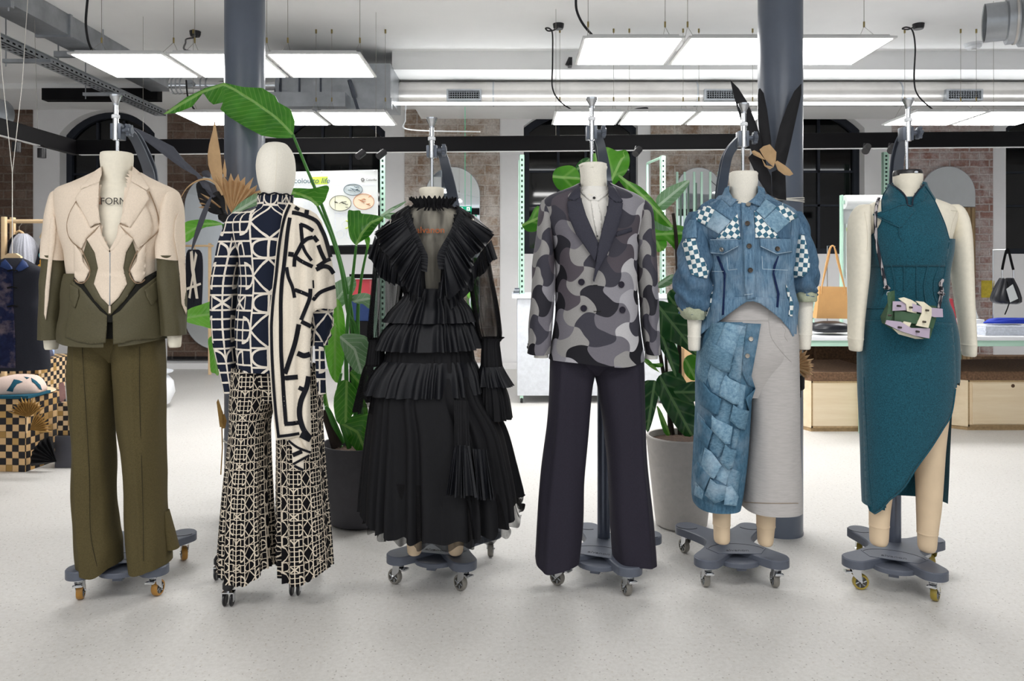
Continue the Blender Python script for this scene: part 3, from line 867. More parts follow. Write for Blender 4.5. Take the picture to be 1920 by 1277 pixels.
# ceiling roses with cables
def rose(px, py, Y, cable, label, lying=False):
    X = wx(px, Y); t = thing('ceiling_rose', label, 'ceiling rose', (X, Y, CEIL))
    m = MB(); m.lathe([(.04, -.045), (.046, -.03), (.05, 0)], (X, Y, CEIL), 20); m.build('cap', MT['black_plastic'], t)
    m = MB(); m.tube(bzP(cable, 8), .0065, 8); m.build('cable', MT['cord_black'], t)
Yr = CEIL-EYE
def yc(py): return (CEIL-EYE)*F/(CY-py)
rose(1047, 45, yc(45), [(1047, 50, 6.7), (1040, 56, 6.65), (1028, 58, 6.6), (1023, 53, 6.6), (1031, 54, 6.6), (1036, 66, 6.6), (1036, 120, 6.6), (1036, 165, 6.6), (1050, 190, 6.65), (1074, 207, 6.7)],
     'black ceiling rose with a looped cable, above the grey disc suit')
rose(1722, 45, yc(45), [(1715, 50, 6.7), (1703, 55, 6.65), (1692, 54, 6.6), (1700, 51, 6.6), (1711, 58, 6.6), (1716, 90, 6.6), (1714, 150, 6.6), (1722, 180, 6.65), (1752, 208, 6.7)],
     'black ceiling rose with a looped cable, above the teal dress')
rose(366, 59, yc(59), [(372, 63, 6.8), (366, 70, 6.7), (350, 73, 6.4), (348, 80, 6.0), (348, 94, 5.4), (395, 99, 5.1)],
     'black ceiling rose with a short cable above the left LED panels')
for pts, lab in (([(165, -10, 5.1), (161, 40, 5.1), (165, 75, 5.1), (174, 98, 5.1)], 'black cable dropping to the leftmost LED panel'),
                 ([(1080, -10, 4.9), (1081, 18, 4.9), (1093, 45, 4.9), (1116, 72, 4.9)], 'black cable dropping to the front right LED panel row'),
                 ([(349, 150, 7.0), (352, 180, 7.0), (362, 202, 6.9), (372, 212, 6.9)], 'black cable hanging behind the left LED panels'),
                 ([(1180, 209, 6.8), (1195, 204, 6.8), (1214, 203, 6.8), (1205, 210, 6.8)], 'black cable lying on the back middle LED row')):
    m = MB(); m.tube(bzP(pts, 8), .008, 8); tag(m.build('power_cable', MT['cord_black']), lab, 'cable')
m = MB(); m.tube(bzP([(761, 198, 7.6), (760, 225, 7.5), (768, 243, 7.2), (900, 247, 6.7)], 8), .006, 6); tag(m.build('power_cable', MT['white']), 'white cable curving down to the black beam above the brick pier', 'cable')
X, Yq = wx(1825, 7.35), 7.35
t = thing('smoke_detector', 'white round smoke detector on the ceiling at the right', 'smoke detector', (X, Yq, CEIL))
m = MB(); m.lathe([(.05, -.05), (.07, -.035), (.07, -.01), (.085, -.005), (.085, 0)], (X, Yq, CEIL), 24); m.build('body', MT['white'], t)
m = MB(); m.lathe([(.02, -.062), (.03, -.05)], (X, Yq, CEIL), 16); m.build('sensor', MT['panel_frame'], t)
m = MB(); m.bbox(wx(568, 5.3), wx(587, 5.3), 5.3, 5.36, PANEL_Z+.035, PANEL_Z+.07, .004); tag(m.build('driver_box', MT['galv'], smooth=False), 'small grey power box on top of the LED panel right of the left column', 'power box')
m = MB(); Yq = 7.5; m.box(wx(1066, Yq), wx(1073, Yq), Yq, Yq+.1, wz(122, Yq), wz(107, Yq)); m.tube([P(1069, 110, Yq), P(1063, 123, Yq)], .02, 8); tag(m.build('camera_sensor', MT['black_plastic']), 'small black sensor under the bulkhead left of the front right LED row', 'sensor')
# ------------------------------------------------------------------ cloth and body helpers
CAMP = Vector((0, 0, EYE))
def to_px(v): return (CX + v[0]*F/v[1], CY - (v[2]-EYE)*F/v[1])
def loft_data(rows, Yc, seg=96, sub=None, fold=None, hem=None, ex=2.3, caps=(0, 0), top=None):
    """horizontal slices (py, xleft, xright, half depth[, depth offset]) -> closed tube; u starts at the back"""
    rows = [tuple(r) + (0.0,)*(5-len(r)) for r in rows]
    R2 = []
    m = len(rows)
    for i in range(m-1):
        p0 = rows[max(i-1,0)]; p1 = rows[i]; p2 = rows[i+1]; p3 = rows[min(i+2,m-1)]
        k = sub or max(2, int(abs(p2[0]-p1[0])/7))
        for q in range(k):
            t = q/k; out = []
            for a, b, c, d in zip(p0, p1, p2, p3):
                m1 = (c-a)/2*1.0; m2 = (d-b)/2
                lim = 2.5*abs(c-b)
                m1 = max(-lim, min(lim, m1)); m2 = max(-lim, min(lim, m2))
                out.append((2*t**3-3*t*t+1)*b+(t**3-2*t*t+t)*m1+(-2*t**3+3*t*t)*c+(t**3-t*t)*m2)
            R2.append(out)
    R2.append(list(rows[-1]))
    n = len(R2); vs = []; uv = []
    e = 2.0/ex
    for i, (py, xl, xr, ry, dy) in enumerate(R2):
        t = i/(n-1)
        for k in range(seg+1):
            u = k/seg; th = 2*pi*u
            sx, sy = sin(th), cos(th)
            sx = math.copysign(abs(sx)**e, sx); sy = math.copysign(abs(sy)**e, sy)
            rx = (xr-xl)/2*Yc/F
            f = fold(u, t) if fold else 0.0
            dp = 0
            if hem: dp += hem(u)*max(0, (t-0.55)/0.45)**2
            if top: dp += top(u)*max(0, 1-t/0.25)
            y = Yc+dy+sy*(ry+f)
            # left on screen is minus x: u runs back -> left -> front -> right
            x = wx((xl+xr)/2, Yc) - sx*(rx+f)
            vs.append(Vector((x, y, wz(py+dp, Yc)))); uv.append((u, wz(py, Yc)))
    fs = []
    s1 = seg+1
    for i in range(n-1):
        for k in range(seg): fs.append((i*s1+k, (i+1)*s1+k, (i+1)*s1+k+1, i*s1+k+1))
    for which, flag in ((0, caps[0]), (n-1, caps[1])):
        if flag:
            c = sum((vs[which*s1+k] for k in range(seg)), Vector())/seg
            vs.append(c); uv.append((0.5, c.z)); ci = len(vs)-1
            for k in range(seg):
                a, b = which*s1+k, which*s1+k+1
                fs.append((ci, a, b) if which == 0 else (ci, b, a))
    return vs, fs, uv
def bvh(*datas):
    vs = []; fs = []
    for d in datas:
        b = len(vs); vs += list(d[0]); fs += [tuple(i+b for i in f) for f in d[1]]
    return BVHTree.FromPolygons(vs, fs)
def cut(data, polys, yf=None):
    vs, fs, uv = data; out = []
    for f in fs:
        c = sum((vs[i] for i in f), Vector())/len(f)
        if yf is None or c.y < yf:
            x, y = to_px(c)
            if any(inpoly(x, y, p) for p in polys): continue
        out.append(f)
    return vs, out, uv
def M_(name, data, mat, parent=None): return mesh(name, data[0], data[1], mat, parent, True, data[2])
def loft(name, rows, Yc, mat, parent=None, **kw): return M_(name, loft_data(rows, Yc, **kw), mat, parent)
def hit(surf, px, py, Yd=3.1):
    d = (P(px, py, 1.0)-CAMP).normalized()
    h = surf.ray_cast(CAMP, d)
    if h[0] is not None: return h[0], h[1]
    n = surf.find_nearest(P(px, py, Yd))
    return None, None
def hits(surf, pts, Yd):
    """ray-cast a list of screen points, filling the misses from their neighbours"""
    res = [hit(surf, x, y) for x, y in pts]; ok = [i for i, r in enumerate(res) if r[0] is not None]
    out = []
    for i, (p, nn) in enumerate(res):
        if p is None:
            if ok:
                x, y = pts[i]
                j = min(ok, key=lambda q: (pts[q][0]-x)**2+(pts[q][1]-y)**2)
                Y = res[j][0].y + 0.0006*hypot(pts[j][0]-x, pts[j][1]-y)*1.2; nn = Vector((0, -1, 0))
            else: Y = Yd; nn = Vector((0, -1, 0))
            p = P(pts[i][0], pts[i][1], Y)
        if nn.y > 0: nn = -nn
        out.append((p, nn))
    return out
def smooth_closed(poly, n=4):
    m = len(poly); out = []
    for i in range(m):
        p0, p1, p2, p3 = poly[i-1], poly[i], poly[(i+1) % m], poly[(i+2) % m]
        for k in range(n):
            t = k/n
            out.append(tuple(0.5*((2*b)+(-a+c)*t+(2*a-5*b+4*c-d)*t*t+(-a+3*b-3*c+d)*t**3) for a,b,c,d in zip(p0,p1,p2,p3)))
    return out
def segd(x, y, a, b):
    dx, dy = b[0]-a[0], b[1]-a[1]; L = dx*dx+dy*dy
    t = 0 if L == 0 else max(0, min(1, ((x-a[0])*dx+(y-a[1])*dy)/L))
    return hypot(x-a[0]-t*dx, y-a[1]-t*dy)
def patch_data(poly, surf, Yd=3.1, off=0.003, puff=0.003, step=6, thick=0.004, rnd=4.0, rot=0.0, wave=None, curve=False, tuck=0.0):
    if curve: poly = smooth_closed(poly)
    poly = dense(poly, step)
    v, fs, be = cdt(poly, step)
    hs = hits(surf, v, Yd); vs = []; uv = []
    cx = sum(p[0] for p in poly)/len(poly); cy = sum(p[1] for p in poly)/len(poly)
    n = len(v); bnd = set(i for e in be for i in e)
    s = Yd/F; cr, sr = cos(radians(rot)), sin(radians(rot))
    for i, (x, y) in enumerate(v):
        p, nn = hs[i]
        d = 0 if i in bnd else min(segd(x, y, poly[j-1], poly[j]) for j in range(len(poly)))
        h = off + puff*(1-math.exp(-d/rnd))
        if wave: h += wave(x, y)
        # move along the view ray so the outline stays put
        dirv = (CAMP-p).normalized()
        vs.append(p + dirv*h)
        X, Z = (x-cx)*s, (cy-y)*s
        uv.append((X*cr-Z*sr, X*sr+Z*cr))
    F2 = []
    for t in fs:
        a, b, c = (Vector(v[i]) for i in t[:3])
        cw = (b-a).x*(c-a).y-(b-a).y*(c-a).x
        F2.append(t if cw < 0 else t[::-1])
    # rim going back
    rim = {}
    for a, b in be:
        for q in (a, b):
            if q not in rim:
                rim[q] = len(vs); p = hs[q][0]; dirv = (CAMP-p).normalized()
                vs.append(vs[q] - dirv*(thick+off+tuck)); uv.append(uv[q])
        F2.append((a, b, rim[b], rim[a]))
    return vs, F2, uv
def patch(name, poly, surf, mat, parent=None, **kw): return M_(name, patch_data(poly, surf, **kw), mat, parent)
def join(*ds):
    vs = []; fs = []; uv = []
    for d in ds:
        b = len(vs); vs += list(d[0]); fs += [tuple(i+b for i in f) for f in d[1]]; uv += list(d[2])
    return vs, fs, uv
def ribbon_poly(line, w):
    pts = bez(line, 6) if len(line) > 2 else list(line); L = []; Rr = []
    for i, p in enumerate(pts):
        a = pts[max(i-1, 0)]; b = pts[min(i+1, len(pts)-1)]
        dx, dy = b[0]-a[0], b[1]-a[1]; l = hypot(dx, dy) or 1
        nx, ny = -dy/l*w/2, dx/l*w/2
        L.append((p[0]+nx, p[1]+ny)); Rr.append((p[0]-nx, p[1]-ny))
    return L+Rr[::-1]
def ribbon_data(line, w, surf, Yd, off=0.006, wave=None, step=3):
    """a flat printed/knitted band lying on a surface: strip of quads across the width"""
    pts = bez(line, 8) if len(line) > 2 else [tuple(a+(b-a)*t/10 for a, b in zip(line[0], line[1])) for t in range(11)]
    vs = []; fs = []; uv = []
    K = 3
    for i, p in enumerate(pts):
        a = pts[max(i-1, 0)]; b = pts[min(i+1, len(pts)-1)]
        dx, dy = b[0]-a[0], b[1]-a[1]; l = hypot(dx, dy) or 1
        nx, ny = -dy/l*w/2, dx/l*w/2
        row = [(p[0]+nx*(1-2*k/(K-1)), p[1]+ny*(1-2*k/(K-1))) for k in range(K)]
        for (q, _), (x, y) in zip(hits(surf, row, Yd), row):
            d = (CAMP-q).normalized(); vs.append(q + d*(off+(wave(x, y) if wave else 0))); uv.append((x*Yd/F, y*Yd/F))
    for i in range(len(pts)-1):
        for k in range(K-1): fs.append((i*K+k, i*K+k+1, (i+1)*K+k+1, (i+1)*K+k))
    return vs, fs, uv
def seam(mb, line, surf, r=0.0012, off=0.001, Yd=3.1, n=8, seg=6, smooth=True):
    pts = bez(line, n) if smooth and len(line) > 2 else dense(line + [], 5)
    if not (smooth and len(line) > 2): pts = [tuple(a+(b-a)*t/12 for a, b in zip(line[j], line[j+1])) for j in range(len(line)-1) for t in range(12)] + [line[-1]]
    hs = hits(surf, pts, Yd)
    mb.tube([p + (CAMP-p).normalized()*off for p, _ in hs], r, seg)
def disc_on(mb, px, py, surf, r, h=0.003, off=0.004, Yd=3.1, seg=20):
    p, nn = hits(surf, [(px, py)], Yd)[0]
    p = p + (CAMP-p).normalized()*off
    mm = MB(); mm.lathe([(r*.55, h*.55), (r*.62, h*.9), (r*.9, h), (r, h*.6), (r, 0)], (0, 0, 0), seg)
    q = Vector((0, 0, 1)).rotation_difference(nn).to_matrix().to_4x4()
    mb.add([p + (q @ v) for v in mm.v], mm.f)
def strip(name, top, bot, nf, amp, mat, parent=None, rows=9, seed=0, body=0.0, grow=1.3, per=9, ragged=0.0):
    """gathered frill between two 3-D curves: tight gathers at the top open to deep folds at the hem"""
    rr = random.Random(seed); N = nf*per
    def samp(c, t):
        L = [0]
        for a, b in zip(c[:-1], c[1:]): L.append(L[-1]+(Vector(b)-Vector(a)).length)
        x = t*L[-1]
        for i in range(len(c)-1):
            if x <= L[i+1] or i == len(c)-2:
                k = 0 if L[i+1] == L[i] else (x-L[i])/(L[i+1]-L[i]); return Vector(c[i]).lerp(Vector(c[i+1]), min(1, max(0, k)))
    ph = [rr.uniform(-.35, .35) for _ in range(nf+2)]; am = [rr.uniform(.55, 1.2) for _ in range(nf+2)]; hl = [rr.uniform(-1, 1) for _ in range(nf+2)]
    vs = []; uv = []
    for j in range(rows+1):
        s = j/rows
        for i in range(N+1):
            u = i/N; w = u*nf + .3*sin(u*9+seed*2.1)+.2*sin(u*23+seed); w = max(0, min(nf-.001, w)); k = int(w); f = w-k; f2 = f+0.0
            a_ = am[k]*(1-f)+am[k+1]*f; p_ = ph[k]*(1-f)+ph[k+1]*f
            A = samp(top, u); B = samp(bot, u)
            B = B + Vector((0, 0, -1))*ragged*(hl[k]*(1-f)+hl[k+1]*f)
            p = A.lerp(B, s)
            wv = sin(2*pi*w+p_*5)*a_
            wv = math.copysign(abs(wv)**0.7, wv)
            out = amp*(0.18+0.82*s**grow)*wv + body*sin(pi*min(1, s*.8))
            T = (samp(top, min(1, u+.01))-samp(top, max(0, u-.01)))
            T = T.normalized() if T.length > 0 else Vector((1, 0, 0))
            p = p + Vector((0, -1, 0))*out + T*amp*0.5*cos(2*pi*w+p_*5)*s*a_
            vs.append(p); uv.append((u, p.z))
    fs = []
    for j in range(rows):
        for i in range(N): fs.append((j*(N+1)+i, (j+1)*(N+1)+i, (j+1)*(N+1)+i+1, j*(N+1)+i+1))
    return mesh(name, vs, fs, mat, parent, True, uv)
def pleat(n, amp, seed=0, t0=0.0, pw=1.0, sharp=0.75):
    rr = random.Random(seed); ph = [rr.uniform(-.4, .4) for _ in range(n+1)]; am = [rr.uniform(.45, 1.25) for _ in range(n+1)]
    ph[n] = ph[0]; am[n] = am[0]
    def f(u, t):
        w = ((u % 1.0) + (.35/n)*sin(2*pi*u*5+seed) + (.3/n)*sin(2*pi*u*11+seed*3)) % 1.0 * n; k = min(n-1, int(w)); q = w-k; k2 = min(n, k+1)
        a = am[k]*(1-q)+am[k2]*q; p = ph[k]*(1-q)+ph[k2]*q
        s = sin(2*pi*w+p*4)*a; s = math.copysign(abs(s)**sharp, s)
        tt = max(0, (t-t0)/(1-t0)) if t0 < 1 else 0
        return amp*s*tt**pw
    return f
def wob(amp, seed=0, fu=3, ft=4):
    def f(u, t):
        return amp*(noise.noise(Vector((cos(2*pi*u)*fu*.5+seed, sin(2*pi*u)*fu*.5, t*ft)))*1.6)
    return f
def plus(*fs): return lambda u, t: sum(f(u, t) for f in fs)
def text_data(s, size, M, depth=0.0015, align='CENTER'):
    c = bpy.data.curves.new('lettering', 'FONT'); c.body = s; c.size = size; c.extrude = depth; c.align_x = align
    o = bpy.data.objects.new('lettering', c); COL.objects.link(o)
    dg = bpy.context.evaluated_depsgraph_get(); me = bpy.data.meshes.new_from_object(o.evaluated_get(dg))
    vs = [M @ v.co for v in me.vertices]; fs = [tuple(p.vertices) for p in me.polygons]
    bpy.data.objects.remove(o); bpy.data.curves.remove(c); bpy.data.meshes.remove(me)
    return vs, fs
FRONT = Matrix.Rotation(pi/2, 4, 'X')     # text plane facing the viewer

# ------------------------------------------------------------------ rolling stand
def base_outline():
    tips = [270-36, 270+36, 90-37, 90+37]; tips = sorted(tips)      # 53,127,234,306
    pts = []
    order = [53, 127, 234, 306]
    val = {53: (90, .135), 127: (180, .095), 234: (270, .10), 306: (360, .095)}
    for a in order:
        ar = radians(a); c = Vector((cos(ar), sin(ar)))*.228; t = Vector((-c.y, c.x)).normalized(); d = c.normalized()
        pts.append(tuple(c*.62 - t*.055))
        for k in range(7):
            q = -pi/2+pi*k/6; pts.append(tuple(c + d*cos(q)*.052 + t*sin(q)*.052))
        pts.append(tuple(c*.62 + t*.055))
        va, vr = val[a]; pts.append((cos(radians(va))*vr, sin(radians(va))*vr))
    return smooth_closed(pts, 3)
BO = base_outline()
def caster(parent, M, heading, tyre, brake, name='caster', zt=0.093, r=0.031):
    Mh = M @ Matrix.Rotation(radians(heading), 4, 'Z')
    mb = MB(); off = 0.02
    mb.lathe([(.018, zt-.014), (.018, zt-.004), (.024, zt)], (0, 0, 0), 16)
    for sx in (-.0155, .0135):
        mb.prism([(-.018, -.0), (.018, 0), (.012+off*.5, -.045), (.006+off, -.052), (-.006+off, -.052), (-.01, -.03)], sx, sx+.002,
                 Matrix.Translation((0, 0, zt-.008)) @ Matrix(((0, 0, 1, 0), (1, 0, 0, 0), (0, 1, 0, 0), (0, 0, 0, 1))))
    mb.box(-.0155, .0155, -.018, .02, zt-.013, zt-.008)
    mb.tube([(-.018, off, r+.001), (.018, off, r+.001)], .004, 8)
    if brake: mb.bbox(-.013, .013, off-.055, off-.0, zt-.026, zt-.021, .001); mb.box(-.017, .017, off-.06, off-.045, zt-.028, zt-.022)
    mb.v = [Mh @ v for v in mb.v]
    c = mb.build(name, MT['chrome'], parent)
    w = MB(); w.lathe([(r-.009, -.011), (r-.003, -.0115), (r, -.006), (r, .006), (r-.003, .0115), (r-.009, .011)], (0, off, r), 32, 'x', cap=False)
    w.v = [Mh @ v for v in w.v]; w.build('tyre', tyre, c)
    w = MB(); w.lathe([(r-.009, -.009), (r-.009, .009)], (0, off, r), 32, 'x'); w.lathe([(.009, -.0115), (.009, .0115)], (0, off, r), 16, 'x')
    w.v = [Mh @ v for v in w.v]; w.build('hub', MT['wheel_hub'], c)
    w = MB()
    for k in range(6):
        a = 2*pi*k/6
        w.tube([(-.0098, off+cos(a)*.009, r+sin(a)*.009), (-.0098, off+cos(a+.3)*(r-.01), r+sin(a+.3)*(r-.01))], .0022, 6)
        w.tube([(.0098, off+cos(a)*.009, r+sin(a)*.009), (.0098, off+cos(a+.3)*(r-.01), r+sin(a+.3)*(r-.01))], .0022, 6)
    w.v = [Mh @ v for v in w.v]; w.build('spokes', MT['galv'], c)
def stand(t, X, Y, rot, tyre, heads, pole_px, arm, clamp, neck, knob=1, pole_dy=0.07):
    """base with casters, pole, curved arm, clamp and rod. arm: screen points with depth; clamp: (px,py0,py1); neck (px,py,Y)"""
    M = Matrix.Translation((X, Y, 0)) @ Matrix.Rotation(radians(rot), 4, 'Z')
    mb = MB(); mb.prism(BO, .093, .127, M, .004); b = mb.build('base', MT['base'], t, auto=40)
    mb = MB()
    arc = [(cos(radians(a))*.115, -.125+sin(radians(a))*.075) for a in range(15, 166, 10)]
    mb.prism([(x, y) for x, y in arc] + [(-.12, -.10), (-.085, -.16), (.085, -.16), (.12, -.10)], .127, .129, M); mb.build('pedal_plate', MT['base'], b, auto=40)
    mb = MB(); mb.tube([M @ Vector((x, y, .1285)) for x, y in arc], .0018, 6); mb.build('groove', MT['base_dark'], b)
    for s in (-1, 1):
        a = radians(90-s*37); c = Vector((cos(a)*.228, sin(a)*.228))
        mb = MB(); mb.tube([M @ Vector((c.x+cos(q)*.05, c.y+sin(q)*.05, .1275)) for q in [radians(200+k*14+ (0 if s > 0 else -10)) for k in range(10)]], .0014, 6); mb.build('groove', MT['base_dark'], b)
    mb = MB(); el = [(cos(radians(a))*.082, -.145+sin(radians(a))*.07) for a in range(0, 360, 12)]
    mb.prism(el, .088, .106, M, .003); mb.prism([(-.018, -.19), (.018, -.19), (.018, -.16), (-.018, -.16)], .07, .09, M); mb.build('foot_pedal', MT['base'], b, auto=40)
    vs, fs = text_data('alvanon', .03, M @ Matrix.Translation((0, -.135, .129)), .0006); vs = [v for v in vs]
    mb = MB(); mb.add(vs, fs); mb.build('lettering', MT['base_dark'], b, smooth=False)
    for i, a in enumerate((234, 306, 53, 127)):
        ar = radians(a); Mc = M @ Matrix.Translation((cos(ar)*.232, sin(ar)*.232, 0))
        caster(t, Mc, heads[i], tyre, i < 2)
    Yp = Y+pole_dy; Xp = wx(pole_px, Yp)
    mb = MB(); mb.prism([(Xp+cos(q)*.027, Yp+sin(q)*.02) for q in [2*pi*k/24 for k in range(24)]], .125, wz(arm[0][1]+10, arm[0][2]))
    mb.build('pole', MT['pole'], t, auto=30)
    pts = bzP(arm, 8); n = len(pts)
    mb = MB()
    top0 = Vector((Xp, Yp, wz(arm[0][1]+12, arm[0][2])))
    path = [top0] + pts[1:]
    up = Vector((0, 1, 0)); vs = []; fs = []
    prof = [(-.024, -.018), (.024, -.018), (.024, -.010), (.006, -.006), (.006, .006), (.024, .010), (.024, .018), (-.024, .018), (-.024, .010), (-.006, .006), (-.006, -.006), (-.024, -.010)]
    for i, p in enumerate(path):
        T = (path[min(i+1, len(path)-1)]-path[max(i-1, 0)]).normalized(); a = T.cross(up)
        a.normalize(); bb = a.cross(T)
        sc = 1.0-.35*i/len(path)
        for (x, y) in prof: vs.append(p + a*x*sc + bb*y*sc)
    K = len(prof)
    for i in range(len(path)-1):
        for k in range(K): fs.append((i*K+k, (i+1)*K+k, (i+1)*K+(k+1) % K, i*K+(k+1) % K))
    fs.append(tuple(range(K))); fs.append(tuple((len(path)-1)*K+k for k in range(K))[::-1])
    mb.add(vs, fs); mb.build('curved_arm', MT['arm_metal'], t, auto=30)
    # clamp block, rod, top knob
    nx, ny, NY = neck; X0 = wx(nx, NY); z0 = wz(ny, NY)-.03
    zc0, zc1 = wz(clamp[1], NY), wz(clamp[0], NY)
    mb = MB(); mb.bbox(X0-.021, X0+.021, NY-.016, NY+.03, zc0, zc1, .004); mb.build('clamp', MT['arm_metal'], t, auto=40)
    mb = MB(); mb.tube([(X0, NY, z0), (X0, NY, zc1+.005)], .0065, 14); mb.build('rod', MT['chrome'], t)
    mb = MB(); mb.lathe([(.011, zc0-.004), (.011, zc1+.02), (.0125, zc1+.02), (.0125, zc1+.032), (.009, zc1+.034), (.009, zc1+.075)], (X0, NY-.012, 0), 20); mb.build('sleeve_tube', MT['chrome'], t)
    mb = MB(); mb.lathe([(.010, zc1+.068), (.011, zc1+.078), (.021, zc1+.098), (.022, zc1+.108), (.012, zc1+.110)], (X0, NY-.012, 0), 20); mb.build('top_knob', MT['chrome'], t)
    mb = MB(); mb.lathe([(.013, zc1+.018), (.015, zc1+.02), (.015, zc1+.03), (.013, zc1+.032)], (X0, NY-.012, 0), 20); mb.build('white_ring', MT['white'], t)
    mb = MB(); zk = (zc0+zc1)/2+.004; s = knob
    mb.tube([(X0+s*.02, NY, zk), (X0+s*.045, NY, zk)], .009, 14)
    prof = [(.016, .038), (.021, .041), (.021, .052), (.014, .058)]
    mb.lathe([(r_, s*x_) for r_, x_ in prof], (X0, NY, zk), 12, 'x')
    for k in range(6):
        a = 2*pi*k/6; mb.tube([(X0+s*.04, NY+cos(a)*.02, zk+sin(a)*.02), (X0+s*.054, NY+cos(a)*.02, zk+sin(a)*.02)], .0065, 8)
    mb.build('clamp_knob', MT['arm_metal'], t)
# ================================================================== figure one: cream and olive cut-out suit
def zA(l): return [(60+x/2.553, 170+y/2.554) for x, y in l]
def mirror(l, c): return [(2*c-x, y) for x, y in l][::-1]
Y1 = 2.99
t1 = thing('dress_form', 'cream canvas dress form on a wheeled stand, wearing the olive suit', 'mannequin', (-1.53, 3.15, 0))
stand(t1, -1.53, 3.14, 7, MT['wheel_amber'], (10, -15, 25, 0), 268, [(284, 352, 3.21), (281, 320, 3.20), (268, 285, 3.13), (252, 255, 3.06), (232, 240, Y1+.01)], (232, 262), (220, 286, Y1))
F1 = loft_data([(286,196,243,.045),(288,192,247,.056),(300,191,247,.058),(325,194,245,.057),(340,192,248,.06),(349,178,262,.07),(358,152,288,.085),(372,132,308,.1),(400,124,316,.115),(450,128,310,.122),(520,138,300,.115),(600,150,290,.09),(640,165,275,.06)], Y1, caps=(1,1), ex=2.2)
M_('torso', F1, MT['form'], t1)
for s, rows in (('l', [(600,92,118,.045,-.02),(632,91,115,.035,-.02),(650,92,112,.03,-.02),(654,94,111,.026,-.02)]), ('r', [(590,316,344,.045,-.02),(626,320,343,.035,-.02),(646,322,342,.03,-.02),(650,324,341,.026,-.02)])):
    loft('arm', rows, Y1, MT['form'], t1, caps=(1,1), seg=40)
# the jacket body
t = thing('cut_out_jacket', 'cream and olive jacket with curved cut-outs and wide lapels on the leftmost form', 'jacket', (-1.6, 3.15, 0.9))
Jb = loft_data([(322,180,258,.075,.02),(330,166,272,.088,.015),(343,138,300,.1,.01),(353,116,323,.112),(362,108,331,.12),(380,108,331,.128),(410,112,327,.134),(440,119,320,.138),(470,130,306,.14),(500,134,301,.139),(520,137,299,.134),(556,144,291,.124)], Y1, seg=140, ex=2.4)
Pl = loft_data([(513,132.5,303,.142),(522,131,305,.145),(560,127,309,.152),(600,124,312,.158),(639,122,315,.164)], Y1, seg=160, ex=2.5, fold=plus(wob(.004, 3, 4, 3)), hem=lambda u: 5*cos((u-.5)*2*pi*2))
S1 = bvh(Jb, Pl); S1b = bvh(Jb, Pl, F1)
V1 = [(192,300),(188,345),(186,420),(191,430),(205,476),(208,476),(220,432),(226,415),(236,345),(247,300)]
M_('body_cream', cut(Jb, [V1], Y1), MT['cream_wool'], t)
topcut = [(139,480),(298,480),(298,512),(294,514),(275,530),(262,540),(250,556),(232,574),(214,592),(203,592),(190,582),(172,560),(155,538),(142,530),(139,520)]
M_('peplum', cut(Pl, [[(x, y+9) for x, y in topcut], [(195,586),(218,586),(222,670),(193,670)]], Y1), MT['olive'], t)
patch('gap_shade_band', zA([(206,895),(235,915),(300,990),(372,1070),(440,1000),(510,910),(596,862),(598,890),(545,950),(450,1045),(384,1110),(360,1110),(300,1040),(235,955),(206,935)]), S1, MT['dark_gap'], t, off=.002, puff=.001, step=5)  # dark patch puts the shade of the open gap into colour
patch('peplum_front', [(122,632),(126,600),(130,560),(134,524),(140,531),(152,540),(170,562),(188,583),(201,592),(200,620),(198,643),(170,645),(145,641)], S1, MT['olive'], t, off=.006, puff=.003, step=5, Yd=Y1-.15)
patch('peplum_front', [(211,592),(225,583),(245,560),(262,542),(278,530),(301,513),(305,560),(310,600),(313,628),(290,636),(250,638),(230,644),(212,646)], S1, MT['olive'], t, off=.006, puff=.003, step=5, Yd=Y1-.15)
loft('lining', [(470,138,298,.125),(560,136,300,.13),(630,135,302,.135)], Y1, MT['dark_gap'], t, seg=60)
kw = dict(surf=S1, Yd=3.03, step=5)
def bothA(name, pl, mat, par=None, **k):
    q = zA(pl); c = 60+372/2.553; o = []
    o.append(patch(name, q, mat=mat, parent=par or t, **{**kw, **k})); o.append(patch(name, mirror(q, c), mat=mat, parent=par or t, **{**kw, **k})); return o
# olive hourglass and cream centre bib
bothA('olive_inset', [(262,722),(242,790),(278,862),(250,930),(300,1005),(368,1075),(372,1075),(372,1030),(330,985),(300,925),(322,850),(303,780),(262,715)], MT['olive'], off=.007, puff=.004)
patch('centre_bib', zA([(325,655),(262,712),(300,775),(316,850),(296,925),(330,990),(372,1032),(415,990),(455,925),(437,850),(450,775),(486,712),(415,655),(400,735),(372,775),(345,735)]), S1, MT['cream_wool'], t, off=.013, puff=.004, step=5, Yd=3.03)
# cream chest panels
bothA('chest_panel', [(208,535),(180,585),(166,640),(172,690),(195,725),(236,757),(262,705),(300,668),(328,640),(285,655),(262,610),(235,570)], MT['cream_wool'], off=.010, puff=.008)
bothA('side_panel', [(199,700),(205,735),(238,780),(245,820),(275,862),(252,914),(222,917),(204,893),(200,850)], MT['cream_wool'], off=.008, puff=.007, curve=False)
# small stand collar inside the V
bothA('inner_collar', [(325,645),(290,690),(330,745),(368,772),(372,760),(350,720),(335,690)], MT['cream_wool'], off=.014, puff=.004)
for l in ([(238,478),(212,530),(182,585),(168,640),(174,690),(196,727),(238,760)], [(560,482),(592,560),(606,620),(604,670),(560,715),(515,750)], [(240,765),(278,862),(253,916),(222,920),(205,905)], [(505,765),(466,862),(490,916),(521,920),(540,905)],
          [(275,660),(310,628),(328,640)], [(470,660),(440,628),(420,640)]):
    m = MB(); seam(m, zA(l), S1, .0024, .008, Yd=Y1-.12); m.build('cut_out_edge', MT['cream_edge'], t)
